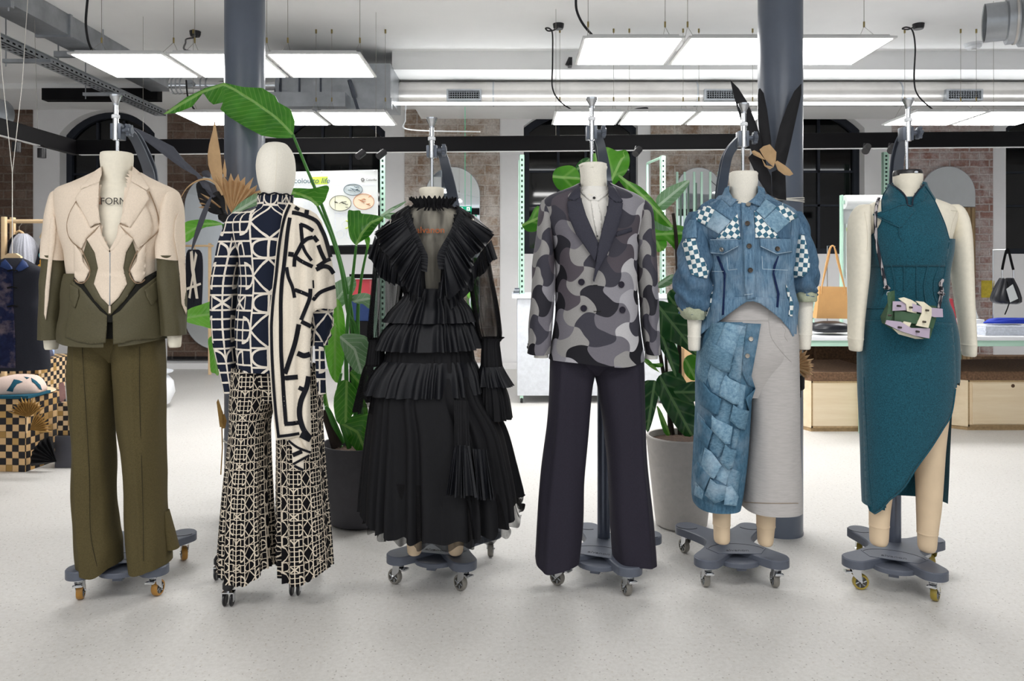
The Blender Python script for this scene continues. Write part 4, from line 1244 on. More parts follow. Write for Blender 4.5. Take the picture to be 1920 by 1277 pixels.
# lapels: upper collar and wide revers
kwl = dict(surf=S1b, Yd=3.05, step=5)
q = zA([(333,362),(300,385),(262,430),(229,462),(234,473),(285,452),(322,437),(334,400)]); patch('collar', q, mat=MT['cream_wool'], parent=t, off=.014, puff=.004, **kwl)
q = zA([(481,360),(515,390),(540,430),(561,466),(548,479),(520,460),(474,434),(478,395)]); patch('collar', q, mat=MT['cream_wool'], parent=t, off=.014, puff=.004, **kwl)
q = zA([(234,474),(322,437),(319,500),(318,560),(327,633),(300,640),(278,656),(262,620),(205,517)]); patch('lapel', q, mat=MT['cream_wool'], parent=t, off=.018, puff=.005, **kwl)
q = zA([(547,480),(474,434),(458,480),(445,530),(421,632),(445,640),(470,656),(500,615),(562,517)]); patch('lapel', q, mat=MT['cream_wool'], parent=t, off=.018, puff=.005, **kwl)
# pocket flaps on the peplum
patch('pocket_flap', zA([(178,925),(205,935),(222,950),(224,985),(205,1042),(190,1030),(178,980)]), S1, MT['olive'], t, off=.014, puff=.004, step=4)
patch('pocket_flap', zA([(540,955),(620,890),(622,920),(600,1005),(572,1030),(548,985)]), S1, MT['olive'], t, off=.014, puff=.004, step=4)
m = MB(); seam(m, zA([(373,775),(374,850),(373,950),(372,1030)]), S1, .0022, .016); m.build('zip', MT['galv'], t)
m = MB(); seam(m, zA([(372,1030),(372,1066)]), S1, .004, .012); m.build('zip_tape', MT['cream_wool'], t)
m = MB()
pass
m = MB()
for l in ([(240,950),(238,1060),(245,1190)], [(528,960),(528,1080),(530,1190)]): seam(m, zA(l), S1, .001, .0003)
m.build('peplum_seam', MT['dark_gap'], t)
# sleeves
sl = [(358,107,118,.03,-.0),(364,103,124,.05,-.005),(380,100,130,.064,-.01),(400,97,134,.07,-.012),(440,93,136,.074,-.015),(487,91,135,.075,-.02)]
sr = [(358,321,330,.03,-.0),(364,315,335,.05,-.005),(380,310,340,.064,-.01),(400,306,342,.07,-.012),(440,303,344,.074,-.015),(487,302,346,.075,-.02)]
for rows, low in ((sl, [(480,93,133,.071,-.02),(540,89,131,.071,-.02),(600,86,126,.068,-.02),(635,86,124,.066,-.02)]), (sr, [(480,304,345,.071,-.02),(540,306,348,.071,-.02),(600,311,350,.068,-.02),(627,313,349,.066,-.02)])):
    loft('sleeve', rows, Y1, MT['cream_wool'], t, seg=64, caps=(1, 0), fold=wob(.004, 9, 3, 3), hem=lambda u: 2*sin(u*12))
    loft('sleeve_lower', low, Y1, MT['olive'], t, seg=64, fold=wob(.005, 5, 3, 4))
SL = bvh(loft_data(sl, Y1, seg=64), loft_data([(487,93,133,.073,-.02),(540,88,131,.072,-.02),(600,86,126,.069,-.02),(634,86,124,.066,-.02)], Y1, seg=64))
SR = bvh(loft_data(sr, Y1, seg=64), loft_data([(487,304,345,.073,-.02),(540,306,348,.072,-.02),(600,311,350,.069,-.02),(626,313,349,.066,-.02)], Y1, seg=64))
patch('sleeve_inset', zA([(96,590),(108,605),(116,650),(112,720),(98,810),(88,900),(80,1000),(66,1100),(58,1070),(62,960),(78,800),(84,650)]), SL, MT['cream_wool'], t, off=.006, puff=.004, step=4)
patch('sleeve_inset', zA([(712,578),(698,590),(683,630),(680,700),(698,800),(708,900),(716,1020),(738,1075),(741,1050),(733,800),(722,640)]), SR, MT['cream_wool'], t, off=.006, puff=.004, step=4)
# printed words on the chest of the form
Mx = Matrix.Translation(P(60+390/2.553, 170+545/2.554, Y1-.118)) @ FRONT
vs, fs = text_data('FORM', .037, Mx, .0004, 'CENTER'); m = MB(); m.add(vs, fs)
w = m.build('printed_letters', MT['ink'], t1, smooth=False)
vs, fs = text_data('BOD', .014, Matrix.Translation(P(60+330/2.553, 170+545/2.554, Y1-.118)) @ FRONT @ Matrix.Rotation(pi/2, 4, 'Z'), .0004, 'LEFT'); m = MB(); m.add(vs, fs)
m.build('printed_side_letters', MT['ink_orange'], t1, smooth=False)

# ---- trousers builder
def trousers(name, label, Y, waist, legs, mat, group=None, crease=None, slit=None, extra=None, loc=None, seg=96):
    t = thing(name, label, 'trousers', loc or (wx((waist[0][1]+waist[0][2])/2, Y), Y, 0.5))
    loft('hips', waist, Y, mat, t, seg=seg)
    for i, (rows, hem, fold) in enumerate(legs): loft('trouser_leg', rows, Y, mat, t, seg=seg, hem=hem, fold=fold)
    return t
def crease_f(amp, w=.018, c=.5):
    return lambda u, t: amp*math.exp(-((u-c)/w)**2)
wl = [(625,146,294,.1),(650,150,290,.095),(678,185,250,.05)]
l1 = [(628,138,222,.1),(660,137,221,.1),(690,136,219,.1),(720,137,214,.098),(803,141,208,.098),(900,144,211,.096),(986,147,216,.095),(1020,149,223,.096),(1054,152,223,.097)]
l2 = [(628,214,302,.1),(660,215,304,.1),(690,217,305.5,.1),(720,219,305,.098),(803,228,304,.098),(900,240,306,.096),(986,243,310,.095),(1020,245,314,.096),(1054,249,317,.097)]
tr1 = trousers('olive_trousers', 'long olive green tailored trousers under the cream and olive jacket', Y1, wl,
    [(l1, lambda u: 14*math.exp(-((u-.52)/.1)**2)-10*math.exp(-((u-.2)/.12)**2), plus(crease_f(.006, .015, .46), wob(.006, 2, 3, 5))),
     (l2, lambda u: 10*math.exp(-((u-.45)/.1)**2), plus(crease_f(.005, .015, .52), wob(.006, 7, 3, 5)))], MT['olive_trouser'])
d = loft_data([(960,306,311,.02,.02),(1000,306,322,.03,.02),(1031,306,331,.03,.02)], Y1, seg=30); M_('side_slit_flap', d, MT['olive_trouser'], tr1)
Tb = bvh(loft_data(l1, Y1), loft_data(l2, Y1), loft_data(wl, Y1))
m = MB(); seam(m, [(154,650),(158,720),(163,800),(168,900),(170,1000),(182,1062)], Tb, .0009, .004); m.build('pressed_seam', MT['dark_gap'], tr1)
m = MB(); seam(m, [(214,640),(215,665),(215,690)], Tb, .0009, .002); m.build('fly_seam', MT['dark_gap'], tr1)
m = MB(); seam(m, [(262,650),(262,750),(265,850),(268,950),(269,1052)], Tb, .0009, .004); m.build('pressed_seam', MT['dark_gap'], tr1)

# ================================================================== figure two: black and cream geometric knits
Y2 = 2.98
t2 = thing('dress_form', 'white linen mannequin with an egg-shaped head on a black caster stand', 'mannequin', (wx(500, 3.0), 3.02, 0))
loft('head', [(267,512,524,.012),(269,502,534,.035),(275,494,541,.06),(290,486,549,.086),(312,483,552,.098),(335,485,551,.098),(352,489,547,.09),(368,494,542,.078),(390,498,540,.065)], Y2, MT['form_white'], t2, caps=(1,1), ex=2.05, seg=64)
m = MB(); Hs = bvh(loft_data([(267,512,524,.012),(269,502,534,.035),(275,494,541,.06),(290,486,549,.086),(312,483,552,.098),(335,485,551,.098),(352,489,547,.09),(368,494,542,.078),(390,498,540,.065)], Y2, ex=2.05, seg=64, caps=(1,1)))
seam(m, [(519,270),(519,300),(517,330),(515,360)], Hs, .0007, 0); m.build('head_seam', MT['form'], t2)
m = MB(); X0 = wx(500, 3.02)
m.tube([(wx(494, 3.05), 3.05, .12), (wx(494, 3.05), 3.05, .9)], .016, 16); m.build('pole', MT['black_plastic'], t2)
hub = Vector((wx(521, 3.03), 3.03, 0))
for (px, py), h in (((428,1137), 0), ((553,1117), 10), ((411,1088), 0), ((590,1075), 20)):
    Yw = EYE*F/(py-CY); tip = Vector((wx(px, Yw), Yw, 0))
    m = MB(); a = hub+Vector((0, 0, .125)); d = tip-hub
    pts = [a, hub+d*.3+Vector((0, 0, .135)), hub+d*.62+Vector((0, 0, .125)), hub+d*.88+Vector((0, 0, .1)), tip+Vector((0, 0, .085))]
    m.tube([Vector(p) for p in bez(pts, 6)], [.02]*10+[.017]*10+[.014]*5, 12)
    m.lathe([(.014, .062), (.021, .068), (.021, .088), (.014, .1), (.001, .102)], tip, 16)
    leg = m.build('leg', MT['black_plastic'], t2)
    m = MB(); r = .024
    for s in (-.013, .013): m.lathe([(.006, -.004), (r-.004, -.005), (r, -.002), (r, .002), (r-.004, .005), (.006, .004)], (tip.x+s, tip.y+.004, r), 24, 'x')
    m.build('caster_wheels', MT['black_plastic'], leg)
    m = MB()
    m.box(tip.x-.022, tip.x+.022, tip.y-.01, tip.y+.02, .05, .054); m.box(tip.x-.022, tip.x-.020, tip.y-.008, tip.y+.014, .02, .052); m.box(tip.x+.020, tip.x+.022, tip.y-.008, tip.y+.014, .02, .052)
    m.tube([(tip.x, tip.y, .05), (tip.x, tip.y, .07)], .006, 8); m.build('caster_fork', MT['chrome'], leg, smooth=False)
def z2(l): return [(380+x/2.128, 250+y/2.128) for x, y in l]
def z4(l): return [(400+x/4.56, 360+y/4.56) for x, y in l]
t = thing('knit_sweater', 'navy high-neck sweater with a cream geometric line pattern on the headed mannequin', 'sweater', (wx(515, Y2), Y2, .9))
KB = loft_data([(366,490,546,.078),(372,487,548,.082),(386,487,547,.083),(393,478,556,.085),(399,458,574,.09),(407,438,594,.1),(422,432,600,.115),(450,440,594,.13),(480,452,582,.135),(530,453,582,.125),(570,450,582,.125),(620,446,584,.132),(692,450,585,.135)], Y2, seg=120, ex=2.3, fold=wob(.004, 1, 3, 6))
M_('body', KB, MT['knit_navy'], t)
m = MB(); m.tube([Vector((wx(517, Y2)+cos(a)*.0625, Y2+sin(a)*.084, wz(367, Y2)+.003*sin(a*9))) for a in [2*pi*k/60 for k in range(61)]], .003, 6); m.build('neck_trim', MT['knit_line'], t)
SLr = [(398,443,466,.04,0),(408,430,462,.06,0),(430,422,461,.068,0),(470,411,456,.07,-.01),(530,402,443,.066,-.015),(600,402,441,.062,-.02),(650,408,443,.056,-.02),(700,418,447,.05,-.02),(733,427,450,.045,-.02)]
KS = loft_data(SLr, Y2, seg=64, fold=wob(.005, 12, 3, 6), caps=(1, 0)); 
KS = (KS[0], KS[1], [(u*.32+.176, v) for u, v in KS[2]])
M_('sleeve', KS, MT['knit_navy'], t)
KR = loft_data([(560,586,626,.06,-.02),(600,587,626,.06,-.03),(620,592,622,.055,-.03),(645,588,618,.05,-.03)], Y2, seg=64, fold=wob(.008, 4, 4, 8)); KR = (KR[0], KR[1], [(u*.32, v) for u, v in KR[2]])
M_('sleeve', KR, MT['knit_navy'], t)
# trousers
def hem2(seed):
    g = lambda u, c, w: math.exp(-((u-c)/w)**2)
    return (lambda u: 8*g(u,.5,.1)-13*g(u,.69,.09)-4*g(u,.33,.08)) if seed == 0 else (lambda u: 9*g(u,.48,.1)-14*g(u,.31,.08)-9*g(u,.68,.1))
def wave2(seed): return pleat(5, .013, seed, .2, 1.2, 1.0)
tw = [(685,445,592,.11),(720,450,588,.1),(750,470,560,.08)]
tl = [(686,439,522,.11),(720,437,521,.112),(755,434,516,.105),(800,434,504,.095),(913,425,505,.11),(1000,420,508,.12),(1068,418,512,.125)]
tr = [(686,515,600,.11),(720,515,602,.112),(755,514,604,.105),(800,520,604,.095),(913,522,610,.11),(1000,523,615,.12),(1066,525,618,.125)]
tr2 = trousers('knit_trousers', 'wide black knitted trousers with a cream circle and grid pattern', Y2, tw, [(tl, hem2(0), wave2(3)), (tr, hem2(2), wave2(8))], MT['knit_black'])
# shawl
Sh = bvh(loft_data([(366,484,560,.07),(380,478,570,.085),(392,455,594,.105),(405,440,608,.125),(440,430,620,.15),(500,425,630,.165),(580,424,636,.172),(700,420,630,.178),(900,412,626,.19)], Y2, seg=120, ex=2.4))
t = thing('knit_shawl', 'cream shawl with bold black lines draped over one shoulder of the knit outfit', 'shawl', (wx(560, Y2), Y2, .9))
def wv(x, y): return .007*sin((x-(y-380)*-.02)*.23)*min(1, max(0, (y-390)/80))+.003*sin(x*.5+y*.02)
def zS(l): return [(490+x/5.319, 360+y/5.319) for x, y in l]
def zT(l): return [(490+x/4.256, 600+y/4.256) for x, y in l]
A = zS([(265,105),(300,108),(345,132),(440,168),(485,180),(550,222),(600,290),(632,390),(670,520),(697,650),(727,820),(745,1000),(752,1140),(720,1175),(620,1162),(560,1172),(515,1205)]) + \
    zT([(398,20),(390,300),(393,700),(398,1068),(330,990),(306,934),(200,950),(116,962),(80,600),(60,300),(55,0)]) + zS([(85,1150),(110,950),(135,700),(155,500),(185,380),(215,200)])
dA = patch_data(A, Sh, Yd=2.9, off=.018, puff=.006, step=5, thick=.012, wave=wv)
dB = patch_data(zT([(196,948),(306,930),(398,1060),(385,1085),(340,1110),(338,1215),(300,1190),(250,1158),(245,1080),(245,1020)]), Sh, Yd=2.9, off=.010, puff=.003, step=5, thick=.004)
dC = patch_data([(590,640),(606,640),(610,690),(611,738),(597,742),(592,700)], Sh, Yd=2.95, off=.004, puff=.003, step=5)
lines = []
def LN(pts, w=7.2, off=.0262, wave=wv): lines.append(ribbon_data(pts, w, Sh, 2.9, off=off, wave=wave))
LN(zS([(285,125),(240,230),(207,360),(180,520),(165,650),(145,850),(120,1050),(103,1277)])+zT([(80,90),(85,300),(97,520),(116,750),(137,931)]), 5.4)
LN(zT([(125,931),(220,920),(303,906)]), 5.6)
LN(zS([(285,255),(270,340),(255,450),(240,600),(225,740),(205,900),(194,1100),(195,1277)])+zT([(158,250),(172,480),(182,650),(196,832)]), 7.2)
LN(zT([(184,830),(250,826),(300,818)]), 7.8)
for w, pl in ((7.5,[(305,205),(350,210),(450,240),(550,290),(600,370),(640,460),(680,600),(690,650)]), (6.5,[(335,150),(378,178)]), (8.5,[(456,178),(447,235)]), (7,[(385,322),(450,345),(518,388)]),
              (6.8,[(393,315),(400,400),(410,505)]), (7.5,[(405,510),(455,468),(515,452)]), (8,[(520,440),(562,495)]), (7.2,[(408,505),(370,580),(335,650),(328,745)]), (6,[(410,530),(440,600),(502,685)]),
              (9,[(268,618),(322,625)]), (7.2,[(335,640),(400,690),(512,745)]), (8,[(568,530),(600,610),(642,695)]), (7,[(692,668),(640,690),(555,745)]), (8,[(545,775),(620,742),(680,757),(722,815)]),
              (6.5,[(252,750),(270,850),(310,950),(332,1055)]), (7.2,[(332,975),(400,1000),(492,1038)]), (7.5,[(490,965),(482,1060),(440,1170),(395,1277)]), (7.2,[(515,1082),(590,1000),(737,945)]), (3,[(517,880),(522,960)])): LN(zS(pl), w)
for w, pl in ((9,[(300,35),(270,180),(225,320),(188,430)]), (8,[(318,12),(397,52)]), (9,[(180,465),(292,455)]), (10,[(288,265),(340,285),(390,272)]), (8,[(298,540),(350,562)]),
              (10,[(378,450),(360,540),(315,650),(305,760),(335,870),(392,945)]), (11,[(312,915),(393,955)])): LN(zT(pl), w)
for w, pl in ((4.5,[(215,962),(290,1018),(396,1058)]), (8,[(250,1080),(325,1048)]), (4.5,[(252,1152),(385,1080)]), (5,[(262,1165),(336,1200)])): lines.append(ribbon_data(zT(pl), w, Sh, 2.9, off=.015))
jl = join(*lines); ja = join(dA, dB)
b = len(ja[0]); vs = ja[0]+jl[0]; fs = ja[1]+[tuple(i+b for i in f) for f in jl[1]]
mesh('drape', vs, fs, None, t, True, ja[2]+jl[2], mats=[MT['knit_cream'], MT['knit_line']], fmat=[0]*len(ja[1])+[1]*len(jl[1]))
dC = (dC[0], dC[1], [(u*1.3+.1, v) for u, v in dC[2]]); M_('shawl_tail', dC, MT['knit_navy'], t)

# ================================================================== figure three: black tiered dress
Y3 = 3.07
t3 = thing('dress_form', 'cream dress form on a wheeled stand wearing the black ruffled dress', 'mannequin', (-.28, 3.25, 0))
stand(t3, -.275, 3.24, -14, MT['wheel_grey'], (70, 60, 10, 0), 852, [(853, 400, 3.31), (848, 365, 3.30), (838, 320, 3.22), (828, 290, 3.13), (812, 277, Y3+.01)], (273, 295), (810, 353, Y3))
F3 = loft_data([(352,792,828,.04),(354,787,833,.052),(360,786,833,.052),(378,790,830,.05),(388,780,840,.058),(395,760,862,.075),(405,738,884,.09),(425,731,892,.1),(460,745,880,.125),(500,752,872,.12),(555,765,860,.1),(610,748,878,.12),(680,742,884,.125),(720,750,876,.11)], Y3, caps=(1,1), seg=72, ex=2.2)
M_('torso', F3, MT['form'], t3)
for rows in ([(700,750,815,.075),(800,754,803,.062),(880,758,795,.05),(950,760,793,.043),(1003,761,792,.04),(1005,760,793,.041),(1008,762,792,.039),(1034,764,790,.036),(1038,767,788,.03)],
             [(700,815,880,.075),(800,828,876,.062),(880,836,874,.05),(950,838,872,.043),(1004,839,870,.04),(1006,838,871,.041),(1009,839,870,.039),(1034,841,868,.036),(1038,844,865,.03)]):
    loft('leg', rows, Y3, MT['form_tan'], t3, caps=(1,1), seg=48, ex=2.0)
vs, fs = text_data('alvanon', .036, Matrix.Translation(P(807, 437, Y3-.125)) @ FRONT, .0004); m = MB(); m.add(vs, fs); m.build('printed_letters', MT['ink_orange'], t3, smooth=False)
def z31(l, Y=None): return [(640+x/4.73, 350+y/4.73) for x, y in l]
t = thing('ruffled_dress', 'black tiered tulle dress with V-shaped ruffles and sheer long sleeves', 'dress', (wx(808, Y3), Y3, .3))
yk = loft_data([(384,776,846,.064),(390,770,852,.076),(396,756,866,.088),(405,735,888,.102),(430,735,888,.112),(460,745,880,.135),(500,750,872,.135),(560,760,862,.125)], Y3, seg=140, ex=2.2, fold=pleat(46, .004, 5, 0, 0, .8))
M_('sheer_yoke', yk, MT['sheer_neck'], t)
m = loft_data([(373,768,855,.082),(380,775,849,.076),(388,779,845,.07),(398,770,854,.082)], Y3, seg=200, sub=5, fold=pleat(34, .007, 8, -.6, .6, .8), top=lambda u: 3*sin(u*2*pi*34))
M_('neck_frill', m, MT['ruffle2'], t)
# opaque side pieces of the bodice beside the sheer V, then the waist
bd = loft_data([(386,766,858,.078),(394,752,872,.092),(405,738,884,.108),(430,733,890,.118),(470,742,882,.142),(520,748,876,.14),(560,760,866,.128),(600,748,876,.14)], Y3, seg=140, ex=2.25, fold=pleat(40, .003, 3, 0, 0))
M_('bodice', cut(bd, [[(764,370),(860,370),(838,470),(826,500),(822,560),(800,560),(797,500),(786,470)]], Y3), MT['ruffle2'], t)
Sb = bvh(loft_data([(385,764,860,.07),(400,742,882,.1),(420,722,900,.13),(460,715,908,.16),(510,722,902,.165),(570,735,890,.15),(640,720,900,.17)], Y3, seg=120, ex=2.2))
def onS(pts, lift=0.0, Yd=3.1):
    hs = hits(Sb, pts, Yd); return [p+(CAMP-p).normalized()*lift for p, _ in hs]
for side in (0, 1):
    if side == 0:
        inn = z31([(592,215),(680,420),(745,560),(768,630),(760,760)]); bo = z31([(548,262),(610,400),(660,500),(705,600),(705,740)])
        out1 = z31([(300,405),(330,520),(440,660),(545,860),(625,960),(725,1030)]); mid = z31([(430,330),(420,560),(440,700),(530,860),(570,900),(720,1040)])
        out2 = z31([(240,620),(300,720),(330,800),(440,850),(560,900),(620,1060)]); top2 = z31([(300,430),(340,520),(420,600),(500,700),(560,800),(640,940)])
    else:
        inn = z31([(1048,215),(960,400),(880,540),(850,620),(862,730)]); bo = z31([(1102,262),(1010,400),(950,510),(918,610),(912,740)])
        out1 = z31([(1352,425),(1275,525),(1165,640),(1165,720),(1135,830),(1060,920),(835,1030)]); mid = out1
        out2 = z31([(1392,640),(1330,680),(1260,780),(1180,830),(1160,925),(985,1080)]); top2 = z31([(1330,470),(1270,540),(1200,640),(1150,740),(1080,860),(960,980)])
    strip('smocked_band', onS(bez(inn, 6), .006), onS(bez(bo, 6), .012), 24, .0035, MT['ruffle'], t, rows=4, seed=side, per=8)
    strip('under_ruffle', onS(bez(top2, 6), .0), onS(bez(out2, 6), .02), 8, .016, MT['ruffle'], t, rows=8, seed=side+10, per=14, ragged=.006)
    strip('shoulder_ruffle', onS(bez(bo, 6), .014), onS(bez(out1, 6), .05), 11, .020, MT['ruffle'], t, rows=12, seed=side+21, per=14, grow=1.6, body=.016, ragged=.008)
    # ruffle carried over the shoulder to the back
    x0 = 703 if side == 0 else 925; xi = 756 if side == 0 else 872
    strip('back_ruffle', [P(xi, 405, Y3-.03), P((xi*2+x0)/3, 402, Y3+.05), P(xi, 404, Y3+.12)], [P(x0, 436, Y3-.05), P(x0, 436, Y3+.05), P((x0+xi)/2, 440, Y3+.16)], 9, .01, MT['ruffle'], t, rows=6, seed=5+side)
# sleeves
fs_ = pleat(14, .008, 6, 0, .3, .9)
loft('sheer_sleeve', [(425,716,752,.05),(460,706,757,.06),(520,701,755,.066),(580,696,748,.066),(625,692,738,.06),(640,694,724,.05)], Y3, MT['sheer'], t, seg=110, fold=fs_)
loft('sheer_sleeve', [(425,872,902,.05),(460,872,912,.06),(520,880,922,.066),(580,888,933,.066),(625,896,938,.06),(640,903,936,.05)], Y3, MT['sheer'], t, seg=110, fold=fs_)
loft('cuff', [(634,692,726,.056,-.02),(640,695,722,.05,-.02),(684,688,722,.05,-.02)], Y3, MT['ruffle2'], t, seg=90, fold=pleat(30, .0025, 2, 0, 0))
loft('cuff', [(632,901,946,.058,-.02),(640,904,937,.05,-.02),(662,903,939,.05,-.02),(686,902,942,.05,-.02)], Y3, MT['ruffle2'], t, seg=90, fold=pleat(30, .0025, 2, 0, 0))
loft('cuff_frill', [(680,688,722,.052,-.02),(700,682,723,.062,-.02),(768,668,722,.075,-.02)], Y3, MT['sheer'], t, seg=150, fold=pleat(14, .014, 9, 0, 1), sub=8)
loft('cuff_frill', [(684,901,943,.052,-.03),(700,899,950,.062,-.03),(720,898,961,.072,-.03)], Y3, MT['ruffle'], t, seg=150, fold=pleat(14, .014, 4, 0, 1), sub=8)
loft('cuff_frill', [(705,904,940,.05,-.025),(740,902,952,.062,-.025),(782,903,957,.07,-.025)], Y3, MT['ruffle2'], t, seg=150, fold=pleat(9, .01, 14, 0, 1), sub=8)
# tiers
def tier(name, rows, n, amp, seed, mat, hem=None, seg=None, sharp=.75, t0=0): 
    return loft(name, rows, Y3, mat, t, seg=seg or n*13, sub=7, fold=pleat(n, amp, seed, t0, .9, sharp), hem=hem)
tier('waist_tier', [(540,765,862,.135),(560,756,868,.145),(580,738,882,.158),(602,724,890,.17)], 24, .014, 4, MT['ruffle'])
tier('hip_tier', [(598,745,872,.145),(606,732,884,.155),(625,718,892,.172),(652,706,901,.186)], 34, .015, 6, MT['ruffle'])
tier('hip_underskirt', [(640,728,886,.15),(665,724,888,.16),(690,718,892,.165)], 30, .004, 7, MT['ruffle2'])
tier('thigh_tier', [(672,722,888,.163),(684,712,893,.17),(705,698,899,.186),(733,688,903,.2)], 34, .016, 9, MT['ruffle'])
tier('long_skirt', [(700,712,895,.17),(745,700,912,.19),(800,693,944,.215),(870,687,962,.24),(930,684,972,.26),(974,684,974,.268)], 22, .024, 12, MT['ruffle2'], hem=lambda u: -34*(abs(cos(pi*u))**2.2)-26*math.exp(-((u-.75)/.09)**2)-20*math.exp(-((u-.25)/.09)**2)+4*sin(u*2*pi*22), seg=330, sharp=.6)
tier('sheer_hem', [(880,696,950,.235),(930,690,968,.25),(984,688,980,.262)], 24, .016, 33, MT['sheer_hem'], hem=lambda u: -34*(abs(cos(pi*u))**2.2)-24*math.exp(-((u-.75)/.09)**2)-20*math.exp(-((u-.25)/.09)**2)+5*sin(u*2*pi*24), seg=330, sharp=.6)
Sk = bvh(loft_data([(700,700,898,.2),(745,690,918,.225),(800,683,950,.25),(870,677,970,.275),(980,675,985,.3)], Y3))
def onK(pts, lift): return [p+(CAMP-p).normalized()*lift for p, _ in hits(Sk, pts, 3.0)]
strip('skirt_panel', onK([(852,750),(878,752)], .0), onK([(851,838),(881,840)], .012), 5, .003, MT['ruffle2'], t, rows=6, seed=3)
strip('skirt_frill', onK([(851,836),(866,834),(881,836)], .012), onK([(838,929),(866,932),(897,931)], .03), 5, .018, MT['ruffle'], t, rows=10, seed=13, per=16)
strip('skirt_frill', onK([(886,842),(898,842),(912,843)], .006), onK([(893,935),(908,937),(925,936)], .02), 4, .015, MT['ruffle'], t, rows=10, seed=17, per=16)
# ================================================================== figure four: grey disc blazer
def zD(l): return [(970+x/2.554, 200+y/2.554) for x, y in l]
Y4 = 3.05
t4 = thing('dress_form', 'dress form with a white wrapped neck on a wheeled stand, wearing the grey disc blazer', 'mannequin', (.39, 3.27, 0))
stand(t4, .394, 3.2, -22, MT['wheel_grey'], (75, 40, 20, 0), 1132, [(1136, 345, 3.3), (1134, 320, 3.29), (1126, 280, 3.2), (1120, 260, 3.12), (1110, 243, Y4+.01)], (236, 262), (1109, 308, Y4))
F4 = loft_data([(306,1092,1132,.045),(308,1088,1137,.056),(314,1087,1138,.058),(330,1088,1137,.056),(350,1089,1138,.058),(362,1080,1148,.07),(372,1060,1168,.09),(392,1040,1185,.1),(450,1045,1180,.12),(560,1055,1173,.1),(640,1070,1160,.07)], Y4, caps=(1,1), seg=64, ex=2.1, fold=lambda u, t: .0015*sin(t*120+u*14) if t < .2 else 0)
M_('torso', F4, MT['form_white'], t4)
m = MB(); m.tube([P(1086+k*5, 311-3*sin(k*1.1), Y4-.055+.03*abs(k-5)/5) for k in range(11)], .005, 8); m.tube([P(1092+k*4, 309+2*sin(k), Y4-.03) for k in range(10)], .006, 8); m.build('neck_wrap', MT['form_white'], t4)
t = thing('shirt', 'white band-collar shirt worn inside the grey disc blazer', 'shirt', (wx(1113, Y4), Y4, 1.2))
H4 = loft_data([(352,1087,1140,.066),(358,1083,1143,.07),(368,1072,1155,.085),(380,1060,1168,.1),(400,1052,1176,.112),(460,1052,1176,.13),(500,1055,1174,.13)], Y4, seg=80, fold=wob(.003, 3, 6, 8))
M_('shirt_body', H4, MT['shirt'], t)
HS = bvh(H4)
patch('placket', zD([(348,425),(378,425),(402,520),(405,640),(385,640),(362,520)]), HS, MT['shirt'], t, off=.004, puff=.001, step=4)
patch('collar_band', zD([(300,385),(345,425),(385,432),(436,395),(437,415),(388,452),(345,448),(302,410)]), HS, MT['shirt'], t, off=.005, puff=.002, step=4)
m = MB(); disc_on(m, 970+368/2.554, 200+437/2.554, HS, .0055, .002, .01); disc_on(m, 970+383/2.554, 200+620/2.554, HS, .003, .002, .006); m.build('button', MT['black_plastic'], t)
for rows in ([(640,1002,1028,.035,-.02),(669,1001,1028,.036,-.02)], [(640,1208,1232,.035,-.02),(671,1208,1231,.036,-.02)]): loft('shirt_cuff', rows, Y4, MT['shirt'], t, seg=40, caps=(0, 1))
t = thing('disc_blazer', 'double-breasted blazer patterned with overlapping grey discs and charcoal lapels', 'blazer', (wx(1113, Y4), Y4, .9))
def uvm(d, k=.85): return (d[0], d[1], [((u-.5)*k, v) for u, v in d[2]])
B4 = loft_data([(344,1082,1146,.078,.02),(352,1066,1162,.092,.01),(362,1040,1186,.108),(372,1020,1204,.122),(384,1014,1211,.13),(410,1018,1208,.138),(440,1030,1200,.142),(480,1038,1194,.142),(530,1041,1193,.138),(580,1041,1197,.14),(630,1036,1203,.147),(672,1031,1208,.152)], Y4, seg=150, ex=2.4, fold=wob(.004, 6, 3, 4), hem=lambda u: 9*math.exp(-((u-.56)/.09)**2))
Vb = zD([(296,330),(436,330),(440,430),(425,520),(392,690),(385,695),(335,560),(302,430)])
B4 = uvm(B4)
M_('body', cut(B4, [Vb], Y4), MT['camo'], t); S4 = bvh(B4, F4)
for rows in ([(376,1014,1034,.03,0),(384,1011,1037,.05,0),(400,1008,1038,.066,-.01),(450,1005,1037,.074,-.012),(510,998,1040,.073,-.015),(555,995,1039,.07,-.02),(610,991,1035,.066,-.02),(660,989,1030,.062,-.02)],
             [(376,1193,1211,.03,0),(384,1190,1218,.05,0),(400,1189,1222,.066,-.01),(450,1191,1226,.074,-.012),(510,1195,1229,.073,-.015),(590,1200,1232,.068,-.02),(660,1207,1236,.062,-.02)]):
    M_('sleeve', uvm(loft_data(rows, Y4, seg=64, fold=wob(.005, 3+rows[0][1], 3, 5), caps=(1, 0), hem=lambda u: -3*cos(u*2*pi)), .38), MT['camo'], t)
k4 = dict(surf=S4, Yd=2.92, step=5)
False and patch('front_panel', zD([(372,740),(350,850),(352,980),(360,1100),(380,1243),(392,1243),(420,1238),(410,1000),(420,850),(400,760)]), mat=MT['camo'], parent=t, off=.004, puff=.002, **k4)
patch('collar', zD([(296,366),(262,405),(240,440),(250,447),(277,452),(303,432),(301,400)]), mat=MT['lapel'], parent=t, off=.012, puff=.003, **k4)
patch('collar', zD([(432,352),(470,390),(506,452),(500,460),(470,460),(438,432),(436,400)]), mat=MT['lapel'], parent=t, off=.012, puff=.003, **k4)
patch('lapel', zD([(277,450),(303,432),(330,520),(365,600),(390,655),(388,700),(372,740),(330,680),(280,610),(246,530),(238,472),(240,452)]), mat=MT['lapel'], parent=t, off=.014, puff=.004, **k4)
